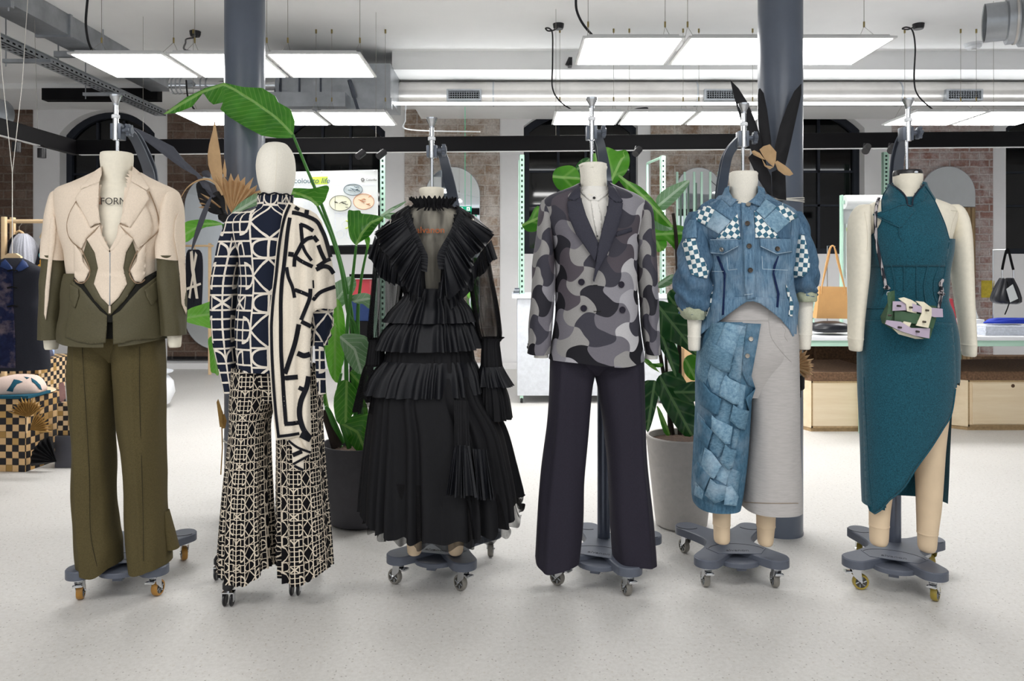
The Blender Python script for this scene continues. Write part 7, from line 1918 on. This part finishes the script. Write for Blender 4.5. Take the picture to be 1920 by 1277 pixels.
# garment glimpsed between the first two figures and mirrors on the piers
garment('striped_cardigan', 'black and cream striped cardigan hanging between the olive suit and the knit outfit', 9.4, [(468,354,372,.02),(475,350,378,.04),(500,349,380,.05),(560,350,378,.05),(600,352,374,.05)], 'black_wool', hang=(363, 463, 9.4, .03))
tt = [o for o in COL.objects if o.name.startswith('striped_cardigan')][-1]
for ol in ([(356,472),(361,470),(364,500),(372,560),(367,560),(358,505)], [(366,472),(370,478),(362,520),(357,560),(353,558),(360,515)], [(348,540),(376,530),(377,534),(349,545)]): sheet('cream_stripe', ol, 'knit_cream', tt, 9.27, curve=False)
t = thing('clothes_rail', 'wooden clothes rail in the distance, just left of the knit sweater sleeve', 'clothes rail', P(392, 600, 9.4))
m = MB(); m.bbox(wx(390, 9.4), wx(395, 9.4), 9.4, 9.43, 0, wz(456, 9.4), .003); m.build('post', MT['wood'], t)
m = MB(); m.tube([P(338, 461, 9.4), P(400, 461, 9.4)], .014, 10); m.build('rail', MT['wood'], t)
def mirror_o(label, x0, x1, y0, y1, flat, Y):
    X0, X1, zt, zb = wx(x0, Y), wx(x1, Y), wz(y0, Y), wz(y1, Y); r = (X1-X0)/2; cx = (X0+X1)/2
    pts = [(X0, zb), (X1, zb)] if flat else [(cx-r*cos(pi*k/20), zb+r-r*sin(pi*k/20)) for k in range(21)]
    pts += [(cx+r*cos(pi*k/24), zt-r+r*sin(pi*k/24)) for k in range(25)]
    t = thing('wall_mirror', label, 'mirror', (cx, Y, (zt+zb)/2)); m = MB(); plate(m, pts, Y, Y+.018); m.build('backing', MT['galv'], t, smooth=False)
    m = MB(); q = inset(pts, .006); plate(m, q, Y-.003, Y+.002); m.build('mirror_glass', MT['mirror'], t, smooth=False)
mirror_o('capsule-shaped mirror on the white-washed brick pier behind the black dress', 798, 900, 313, 640, False, 10.0)
mirror_o('capsule-shaped mirror on the brick pier behind the denim jacket', 1268, 1352, 314, 640, False, 10.0)
mirror_o('arched mirror with a straight bottom edge, behind the right shoulder of the teal dress', 1726, 1829, 312, 388, True, 9.98)
mirror_o('large capsule mirror low on the brown brick pier between the first two figures', 346, 470, 325, 656, False, 9.98)
m = MB(); m.box(wx(1795, 9.9), wx(1829, 9.9), 9.9, 9.95, 0, wz(389, 9.9)); 
for q in (1799, 1807, 1816, 1824): m.tube([(wx(q, 9.9), 9.9, 0), (wx(q, 9.9), 9.9, wz(390, 9.9))], .025, 8)
tag(m.build('folded_screen', MT['grey_card']), 'tall tan corrugated screen standing below the arched mirror', 'screen')
# mint vertical slat rack behind the denim jacket
t = thing('slat_rack', 'row of mint green vertical slats in front of the mirror behind the denim jacket', 'rack', P(1300, 400, 9.4))
for q in (1268, 1282, 1300, 1314, 1330, 1346):
    m = MB(); m.box(wx(q, 9.4), wx(q+4, 9.4), 9.4, 9.42, .0, wz(322, 9.4)); m.build('slat', MT['mint'], t, smooth=False)
# white stool between the olive trousers and column
Ys = 7.1; xs = wx(270, Ys)
t = thing('pouf_stool', 'white rounded stool with a thin lid, partly hidden behind the olive trousers', 'stool', (xs, Ys, 0))
m = MB(); m.lathe([(.0001,0),(.15,0),(.22,.04),(.265,.14),(.25,.24),(.19,.31),(.0001,.31)], (xs, Ys, 0), 40); m.build('body', MT['white'], t)
m = MB(); m.lathe([(.2,.315),(.245,.325),(.25,.335),(.0001,.345)], (xs, Ys, 0), 40); m.build('lid', MT['marble'], t)

# ================================================================== poster and the middle background
Yq = 6.9
t = thing('poster', 'white poster reading colour to life with three petri dishes, behind the headed mannequin', 'poster', P(630, 390, Yq))
zb_, zt_p = 457, 318
def pl(nm, pts, mat, dy, par=t, th=.002):
    m = MB(); plate(m, [(wx(x, Yq), wz(y, Yq)) for x, y in pts[::-1]], Yq-dy, Yq-dy+th); return m.build(nm, MT[mat], par, smooth=False)
pl('sheet', [(540,322),(708,318),(709,458),(540,462)], 'poster', 0, th=.01)
pl('highlight', [(583,332),(614.5,331),(614.5,345.5),(583,346)], 'lime', .002)
def ell(cx, cy, rx, ry, n=28): return [(cx+rx*cos(2*pi*k/n), cy+ry*sin(2*pi*k/n)) for k in range(n)]
def words(s, px, py, h, mat, par=t, Y=Yq-.004, italic=False, align='LEFT'):
    M0 = Matrix.Translation(P(px, py, Y)) @ FRONT
    if italic: M0 = M0 @ Matrix(((1, .25, 0, 0), (0, 1, 0, 0), (0, 0, 1, 0), (0, 0, 0, 1)))
    vs, fs = text_data(s, h*Y/F*1.35, M0, .0004, align); m = MB(); m.add(vs, fs); return m.build('lettering', MT[mat], par, smooth=False)
words('g colour', 541, 343.5, 10.5, 'teal_ink'); words('to life', 585, 343.5, 10.5, 'teal_ink', italic=True)
words('Colorifix', 686, 339, 4.2, 'ink')
m = MB(); m.tube([P(680+3*cos(a), 337+3*sin(a), Yq-.004) for a in [2*pi*k/6 for k in range(7)]], .003, 6); m.build('logo_ring', MT['ink'], t)
for (cx, cy, rx, ry, mt, sm) in ((662,355.5,18,11,'dish_blue','streak_blue'), (638,381,21,15,'dish_cream','streak_dark'), (682,378,20,15,'dish_peach','streak_orange')):
    d = pl('petri_dish', ell(cx, cy, rx, ry), mt, .003)
    m = MB(); R2 = random.Random(cx)
    m.tube([P(cx+rx*cos(a)*.97, cy+ry*sin(a)*.97, Yq-.006) for a in [2*pi*k/28 for k in range(29)]], .0022, 5)
    for k in range(8):
        a, b = R2.uniform(-.6, .5), R2.uniform(-.6, .5); m.tube([P(cx+a*rx, cy+b*ry, Yq-.006), P(cx+a*rx+R2.uniform(4, 9), cy+b*ry+R2.uniform(-4, 5), Yq-.006)], .0042, 5, flat=.5)
    m.build('culture_streaks', MT[sm], d)
m = MB()
for x0, y0, n in ((569,351,4), (569,378,9), (632,400,3)):
    for k in range(n): m.box(wx(x0, Yq), wx(x0+(38 if x0 < 600 else 20), Yq), Yq-.003, Yq-.0025, wz(y0+k*3, Yq), wz(y0+k*3-.7, Yq))
m.build('small_print', MT['stack'], t, smooth=False)
m = MB()
for cx, cy, r in ((648,421,7),(638,439,7),(656,439,7)): m.tube([P(cx+r*cos(a), cy+r*sin(a), Yq-.004) for a in [2*pi*k/24 for k in range(25)]], .0022, 5)
m.build('chart_rings', MT['stack'], t)
m = MB(); m.tube([P(648+7*cos(a), 421+7*sin(a), Yq-.006) for a in [-1.5+pi*k/14 for k in range(15)]], .005, 5); m.build('green_arc', MT['lime'], t)
m = MB()
for a in ((610,400,612,460),(628,400,700,400.6),(628,350,628.6,458),(550,347,705,347.6)): m.box(wx(min(a[0],a[2]), Yq), wx(max(a[0],a[2]), Yq)+.001, Yq-.003, Yq-.0025, wz(max(a[1],a[3]), Yq), wz(min(a[1],a[3]), Yq)+.001)
m.build('rule_lines', MT['stack'], t, smooth=False)
for px, py in ((603,322),(702,320)): m = MB(); m.lathe([(.0001,-.012),(.008,-.01),(.008,0)], P(px, py, Yq), 12, 'y'); m.build('pin', MT['white'], t)
def slotpost(name, label, x0, x1, y0, y1, Y, side=True, par=None):
    t_ = par or thing(name, label, 'shelf post', P(x0, y1, Y)); X0, X1, z0, z1 = wx(x0, Y), wx(x1, Y), wz(y1, Y), wz(y0, Y)
    m = MB(); m.box(X0, X1, Y, Y+.004, z0, z1); m.box(X0, X0+.004, Y, Y+.05, z0, z1); m.build('post', MT['mint'], t_, smooth=False)
    m = MB(); n = int((z1-z0)/.05)
    for k in range(n): zz = z0+.02+k*(z1-z0-.03)/n; m.box(X0+(X1-X0)*.35, X0+(X1-X0)*.7, Y-.001, Y+.0005, zz, zz+.022)
    m.build('slots', MT['hole'], t_, smooth=False)['kind'] = 'stuff'; return t_
for q in (552, 700):
    m = MB(); m.box(wx(q, Yq), wx(q+6, Yq), Yq+.01, Yq+.04, 0, wz(330, Yq)); m.build('stand_leg', MT['mint'], t, smooth=False)
slotpost('shelf_post', 'mint green slotted upright post at the right edge of the poster', 712, 722, 281, 884, 7.0)
m = MB(); m.box(wx(612, 7.2), wx(716, 7.2), 7.2, 7.5, wz(476, 7.2), wz(462, 7.2)); tag(m.build('wall_shelf', MT['black'], smooth=False), 'black shelf edge just below the petri dish poster', 'shelf')
# shelf rail with upright books between the plant and the black dress
Yh = 7.4
t = thing('low_shelf', 'narrow dark shelf behind the banana plant, holding the red and navy boxes', 'shelf', P(675, 560, Yh))
m = MB(); m.box(wx(655, Yh), wx(700, Yh), Yh, Yh+.3, wz(522, Yh), wz(514, Yh)); m.build('upper_board', MT['black'], t, smooth=False)
m = MB(); m.box(wx(655, Yh), wx(700, Yh), Yh, Yh+.3, 0, wz(603, Yh)); m.build('shelf_board', MT['black'], t, smooth=False)
m = MB(); m.box(wx(656, Yh), wx(692, Yh), Yh+.02, Yh+.25, wz(560, Yh), wz(524, Yh)); tag(m.build('storage_box', MT['red'], smooth=False), 'red box on the dark shelf behind the banana plant', 'box')
m = MB(); m.box(wx(656, Yh), wx(692, Yh), Yh+.02, Yh+.25, wz(602, Yh), wz(561, Yh)); tag(m.build('storage_box', MT['navy_silk'], smooth=False), 'navy box under the red box on the dark shelf', 'box')
# white cabinet on casters with a mint slotted frame
Yw = 7.35
t = thing('rolling_cabinet', 'long pale speckled cabinet on casters behind the disc blazer figure', 'cabinet', (wx(1100, Yw), Yw, 0))
zc0, zc1 = wz(742, Yw), wz(560, Yw)
m = MB(); m.bbox(wx(970, Yw), wx(1252, Yw), Yw, Yw+.75, zc0, zc1, .004); m.build('cabinet_body', MT['marble'], t, smooth=False)
m = MB(); m.bbox(wx(960, Yw), wx(1258, Yw), Yw-.02, Yw+.8, zc1+.001, wz(552, Yw), .004); m.build('cabinet_top', MT['white'], t, smooth=False)
for px in (978, 1240):
    m = MB(); m.lathe([(.0001,-.012),(.026,-.012),(.03,0),(.026,.012),(.0001,.012)], (wx(px, Yw), Yw+.03, .03), 20, 'x'); c = m.build('caster', MT['black_plastic'], t)
    m = MB(); m.lathe([(.014,-.0145),(.014,.0145)], (wx(px, Yw), Yw+.03, .03), 16, 'x'); m.box(wx(px, Yw)-.016, wx(px, Yw)+.016, Yw+.01, Yw+.05, .045, zc0); m.build('caster_hub', MT['mint'], c)
pp = thing('slotted_rack', 'mint green slotted frame post standing on the cabinet left of the disc blazer', 'shelf frame', P(978, 555, Yw+.1))
slotpost('', '', 974, 983, 290, 553, Yw+.05, par=pp)
m = MB(); m.box(wx(972, Yw+.5), wx(975, Yw+.5), Yw+.5, Yw+.52, wz(548, Yw+.5), wz(300, Yw+.5)); m.build('rear_post', MT['mint'], pp, smooth=False)
pp = thing('slotted_rack', 'mint green slotted frame with a sloping top bar, right of the disc blazer', 'shelf frame', P(1240, 555, Yw+.1))
slotpost('', '', 1239, 1248, 292, 553, Yw+.05, par=pp)
m = MB(); m.tube([P(1243, 294, Yw+.07), P(1214, 306, Yw+.6)], .014, 4); m.box(wx(1214, Yw+.6)-.01, wx(1214, Yw+.6)+.01, Yw+.6, Yw+.62, wz(552, Yw+.6), wz(306, Yw+.6)); m.build('sloping_bar', MT['mint'], pp, smooth=False)
t = thing('magazine_stack', 'small stack of grey magazines on the left end of the rolling cabinet', 'magazines', P(968, 548, Yw+.1))
for k in range(5):
    m = MB(); z = wz(552, Yw)+.002+k*.011; m.bbox(wx(962, Yw+.1)+.004*k, wx(984, Yw+.1)-.003*k, Yw+.12, Yw+.35, z, z+.009, .001); m.build('magazine', MT[('stack', 'base', 'galv')[k % 3]], t, smooth=False)
m = MB(); m.bbox(wx(1283, 7.6), wx(1330, 7.6), 7.6, 7.9, 0, wz(655, 7.6), .004); tag(m.build('cardboard_box', MT['paper_tan'], smooth=False), 'tan cardboard box on the floor behind the fiddle leaf fig', 'box')

# ================================================================== right side tables and benches
Yt0, Yt1 = 5.95, 7.3
zt = .752
t = thing('display_table', 'long white table with mint legs along the right side', 'table', (wx(1750, Yt0), Yt0, 0))
X0, X1 = wx(1508, Yt0), wx(1508, Yt0)+2.9
m = MB(); m.bbox(X0, X1, Yt0, Yt1, zt-.03, zt, .003); m.build('table_top', MT['white'], t, smooth=False)
m = MB(); m.box(X0+.02, X1-.02, Yt0+.012, Yt0+.03, zt-.075, zt-.031); m.box(X0+.02, X0+.04, Yt0+.03, Yt1-.03, zt-.075, zt-.031); m.build('table_apron', MT['mint'], t, smooth=False)
for (x, y) in ((wx(1616, 5.99), 5.99), (X1-.06, Yt1-.06), (X0+.06, Yt1-.06), (wx(1797, 7.1), 7.1)):
    m = MB(); m.bbox(x-.02, x+.02, y-.02, y+.02, 0, zt-.076, .003); m.build('leg', MT['mint'], t, smooth=False)
def bench(label, x0, x1, xs, Y, d, drawer=False):
    t = thing('storage_bench', label, 'bench', (wx((x0+x1)/2, Y), Y, 0)); X0, X1 = wx(x0, Y), wx(x1, Y); zb = .395
    poly = [(X0, Y), (X1, Y), (X1, Y+d), (X0-.0, Y+d)] if not xs else [(X0, Y), (X1, Y), (X1, Y+d), (wx(xs, Y), Y+d*.9), (wx(xs, Y), Y+.16)]
    m = MB(); m.prism(poly, .03, zb, bev=.002); m.build('bench_body', MT['ply'], t, smooth=False)
    m = MB(); m.prism([(a[0]*1.0, a[1]+.01) for a in poly], .0, .03); m.build('plinth', MT['ply_edge'], t, smooth=False)
    m = MB(); m.box(X0, X0+.012, Y-.002, Y, .03, zb); m.box(X0, X1, Y-.002, Y, zb-.012, zb); m.box(X0, X1, Y-.002, Y, .03, .045); m.build('ply_edges', MT['ply_edge'], t, smooth=False)
    m = MB(); m.prism(poly, zb+.001, zb+.07, bev=.006); m.build('cork_cushion', MT['cork'], t, smooth=False)
    if drawer:
        m = MB(); m.box(X0+.03, X1-.05, Y-.014, Y-.003, .055, zb-.02); dr = m.build('drawer', MT['ply'], t, smooth=False)
        m = MB(); m.lathe([(.0001,-.003),(.014,-.003),(.014,0)], (wx(1897, Y), Y-.0135, wz(723, Y)), 20, 'y'); m.build('finger_hole', MT['cork_dark'], dr)
bench('plywood bench box with a cork top, left of the teal dress', 1521, 1665, 1507, 6.05, .9)
bench('plywood bench box with a drawer and cork top, at the far right', 1815, 2090, 1772, 6.1, .9, True)
m = MB(); m.bbox(wx(1530, 7.1), wx(1620, 7.1), 7.1, 7.4, 0, wz(648, 7.1), .01); tag(m.build('cork_block', MT['cork_dark'], smooth=False), 'brown cork block under the white table left of the teal dress', 'cork block')
m = MB(); m.bbox(wx(1500, 7.15), wx(1527, 7.15), 7.15, 7.4, 0, wz(640, 7.15), .01); tag(m.build('cork_block', MT['cork_dark'], smooth=False), 'narrow dark cork block under the left end of the white table', 'cork block')
m = MB(); m.bbox(wx(1840, 7.45), wx(2000, 7.45), 7.45, 7.6, 0.0, wz(668, 7.45), .01); tag(m.build('cork_block', MT['cork_dark'], smooth=False), 'low brown cork block behind the far right bench', 'cork block')
# things on the table
Yo = 6.25
t = thing('tote_bag', 'tan leather tote bag with long thin handles hanging above the white table', 'handbag', P(1560, 600, Yo))
zb0 = zt+.004
def q3(l, Y): return [P(x, y, Y) for x, y in l]
m = MB(); a = q3([(1531,597),(1590,598),(1588,538),(1537,537)], Yo); b = [Vector((p.x, p.y+.09*(1 if i < 2 else .35), p.z)) for i, p in enumerate(a)]
m.add(a+b, [(0,1,2,3),(7,6,5,4),(0,4,5,1),(1,5,6,2),(2,6,7,3),(3,7,4,0)]); m.build('bag_body', MT['bag_tan'], t, smooth=False)
for dx, dy in ((0, -.004), (5, .03)):
    m = MB(); m.tube(bzP([(1540,552,Yo+dy),(1541,537,Yo+dy),(1550+dx*.5,490,Yo+dy),(1556+dx*.3,465,Yo+dy),(1564,463,Yo+dy),(1570+dx*.5,490,Yo+dy),(1583,537,Yo+dy),(1585,552,Yo+dy)], 6), .006, 8); m.build('handle', MT['bag_tan'], t)
m = MB(); m.tube([(wx(1553, Yo+.06), Yo+.08, zt), (wx(1553, Yo+.06), Yo+.08, wz(461, Yo+.08)), (wx(1568, Yo), Yo+.02, wz(462, Yo))], .004, 8); m.box(wx(1548, Yo), wx(1575, Yo), Yo+.06, Yo+.2, zt, zt+.004)
tag(m.build('bag_stand', MT['chrome']), 'thin metal stand holding up the tan tote bag', 'stand')
o = loft('eye_mask', [(602,1545,1568,.03),(605,1530,1580,.09),(611,1521,1588,.12),(618,1520,1590,.12),(622,1526,1588,.1)], 6.15, MT['bag_black'], None, caps=(1,1), fold=wob(.008, 3, 3, 3), seg=60)
tag(o, 'black padded pouch lying flat on the white table below the tan tote bag', 'pouch')
t = thing('bucket_bag', 'small black leather bucket bag with a white tag hanging at the far right', 'handbag', P(1886, 530, 6.3))
Yu = 6.3
loft('bag_body', [(521,1876,1898,.03),(527,1873,1900,.045),(540,1866,1906,.06),(558,1859,1912,.07),(566,1862,1912,.07),(570,1870,1906,.05)], Yu, MT['bag_black'], t, caps=(1,1), fold=pleat(8, .006, 2, -.2, .1), seg=60)
m = MB(); m.tube(bzP([(1879,506,Yu),(1882,490,Yu),(1887,470,Yu),(1891,470,Yu),(1896,490,Yu),(1900,506,Yu)], 6), .011, 8, flat=.4); m.build('handle', MT['black'], t)
for px in (1879, 1900): m = MB(); m.tube([P(px, 507, Yu), P(px, 523, Yu)], .006, 8); m.build('clip', MT['chrome'], t)
m = MB(); m.tube(bzP([(1888,528,Yu-.05),(1893,560,Yu-.075),(1890,575,Yu-.07),(1884,590,Yu-.06)], 6), .005, 6); m.build('drawstring', MT['black'], t)
sheet('swing_tag', [(1887,542),(1899,533),(1909,560),(1894,567)], 'poster', t, Yu-.09, curve=False)
m = MB(); m.tube([(wx(1876, Yu), Yu+.1, zt), (wx(1876, Yu), Yu+.1, wz(468, Yu)), (wx(1890, Yu), Yu, wz(468, Yu))], .004, 8); m.box(wx(1866, Yu), wx(1890, Yu), Yu+.05, Yu+.16, zt, zt+.004); tag(m.build('bag_stand', MT['chrome']), 'thin metal stand holding up the black bucket bag', 'stand')
t = thing('paper_stack', 'thick stack of printed sheets on the white table at the far right', 'paper stack', P(1885, 615, 6.1))
for k in range(6):
    m = MB(); z = zt+.001+k*.0125; m.bbox(wx(1848, 6.05)+.002*(k % 3), wx(1935, 6.05), 6.05+.002*(k % 2), 6.3, z, z+.0118, .001); m.build('sheets', MT['stack'], t, smooth=False)
o = loft('blue_scarf', [(596,1870,1925,.03),(598,1858,1935,.05),(602,1847,1940,.06),(606,1843,1945,.06)], 6.18, MT['blue_cloth'], None, caps=(1,1), fold=wob(.01, 3, 3, 3), seg=60)
tag(o, 'cobalt blue folded strap lying on top of the paper stack', 'cloth')
m = MB(); m.bbox(wx(1818, 6.5), wx(1846, 6.5), 6.5, 6.7, zt+.001, zt+.098, .003); tag(m.build('white_block', MT['white'], smooth=False), 'low white block on the table right of the teal dress', 'block')
t = thing('postcard', 'upright white card with a yellow picture, leaning right of the teal dress', 'card', P(1824, 597, 6.45))
sheet('card', [(1816,555),(1822,555),(1835,597),(1818,598)], 'poster', t, 6.56, curve=False, gy=-.2); sheet('picture', [(1819,578),(1825,576),(1830,592),(1820,594)], 'orange', t, 6.55, curve=False, gy=-.2)
m = MB(); plate(m, [(wx(x, 6.4), wz(y, 6.4)) for x, y in ((1788,612),(1796,612),(1786,560),(1776,560))], 6.4, 6.41); tag(m.build('red_book', MT['red'], smooth=False), 'red book leaning behind the right side of the teal dress', 'book')
o = loft('dark_bag', [(540,1622,1650,.03),(550,1612,1660,.06),(575,1608,1662,.07),(619,1610,1660,.07)], 6.6, MT['bag_black'], None, caps=(1,1), seg=50, fold=wob(.01, 2, 3, 3)); tag(o, 'dark bag on the table glimpsed left of the teal dress waist', 'bag')
# paper roll with hanging sheet, behind the teal dress
Yr2 = 7.2
t = thing('paper_roll', 'white paper roll on a mint holder, its sheet hanging down behind the teal dress', 'paper roll', P(1640, 380, Yr2))
m = MB(); m.lathe([(.012, wx(1583, Yr2)), (.064, wx(1583, Yr2)), (.066, wx(1585, Yr2)), (.066, wx(1700, Yr2))], (0, Yr2, wz(379, Yr2)), 32, 'x'); m.build('roll', MT['poster'], t)
m = MB(); m.lathe([(.0001, wx(1581, Yr2)), (.018, wx(1581, Yr2)), (.018, wx(1584, Yr2))], (0, Yr2, wz(379, Yr2)), 16, 'x'); m.box(wx(1580, Yr2), wx(1583, Yr2), Yr2+.02, Yr2+.07, zt, wz(365, Yr2)); m.build('roll_holder', MT['mint'], t)
m = MB(); m.box(wx(1586, Yr2), wx(1700, Yr2), Yr2+.06, Yr2+.065, zt+.02, wz(380, Yr2)); m.build('hanging_sheet', MT['poster'], t, smooth=False)
m = MB(); m.box(wx(1586, 7.24), wx(1640, 7.24), 7.24, 7.258, wz(522, 7.24), wz(420, 7.24)); nb = tag(m.build('notice_board', MT['poster'], smooth=False), 'white printed sheet with a small green mark behind the teal dress shoulder', 'notice')
m = MB(); m.box(wx(1588, 7.23), wx(1593, 7.23), 7.235, 7.24, wz(434, 7.23), wz(427, 7.23)); m.build('green_mark', MT['lime'], nb, smooth=False)
slotpost('shelf_post', 'flat mint green post between the fourth window and the brick pier', 1656, 1667, 285, 696, 9.7)
slotpost('shelf_post', 'short mint green post left of the tan tote bag', 1520, 1527, 470, 613, 7.0)
# exit sign seen beside the pier, low behind the black dress collar
t = thing('exit_sign', 'small green emergency exit sign behind the right shoulder of the black dress', 'exit sign', P(872, 391, 9.2))
m = MB(); m.box(wx(861, 9.3), wx(884, 9.3), 9.3, 9.34, wz(396, 9.3), wz(387, 9.3)); m.tube([P(872, 386, 9.32), Vector((wx(872, 9.32), 9.32, CEIL))], .003, 6); m.build('sign_case', MT['exit_green'], t, smooth=False)
m = MB(); plate(m, [(wx(x, 9.29), wz(y, 9.29)) for x, y in ((865.5,395),(867,395),(867,391.5),(869,391.5),(866.2,388),(863.5,391.5),(865.5,391.5))], 9.292, 9.297)
m.box(wx(875, 9.29), wx(881, 9.29), 9.292, 9.297, wz(395, 9.29), wz(388.3, 9.29)); m.build('sign_symbols', MT['exit_white'], t, smooth=False)
m = MB(); plate(m, [(wx(x, 9.28), wz(y, 9.28)) for x, y in ((876,394.6),(877,394.6),(878,392.5),(879.4,394.4),(880,394),(878.8,391.6),(878.8,390),(877,390),(876,391.5),(877.4,391.4))], 9.286, 9.29); m.build('running_figure', MT['exit_green'], t, smooth=False)

# ------------------------------------------------------------------ groups of look-alikes
GR = {'dress_form': 'dress forms standing in the front row', 'trousers': '', 'wall_mirror': 'mirrors on the brick piers', 'paper_fan': 'folded paper fans', 'paper_flower': 'paper leaf sprays tied to the columns',
      'ceiling_rose': 'ceiling roses of the LED panels', 'power_cable': 'cables hanging from the ceiling', 'woven_box': 'black and tan woven boxes', 'storage_bench': 'plywood bench boxes',
      'cork_block': 'cork blocks under the white table', 'plant_pot': 'plant pots on the floor', 'banana_plant': 'banana plants', 'shelf_post': 'mint green shelf posts', 'slotted_rack': 'mint green slotted racks on the cabinet',
      'clothes_rail': 'wooden clothes rails', 'bag_stand': 'thin bag stands on the white table', 'string': 'white strings wound round the columns', 'storage_box': 'boxes on the dark shelf'}
for o in COL.objects:
    k = o.name.split('.')[0]
    if o.parent is None and GR.get(k) and o.get('label'): o['group'] = GR[k]
    if o.get('label') and len(o['label'].replace('-', ' ').split()) > 16: print('LONG LABEL', o.name, o['label'])
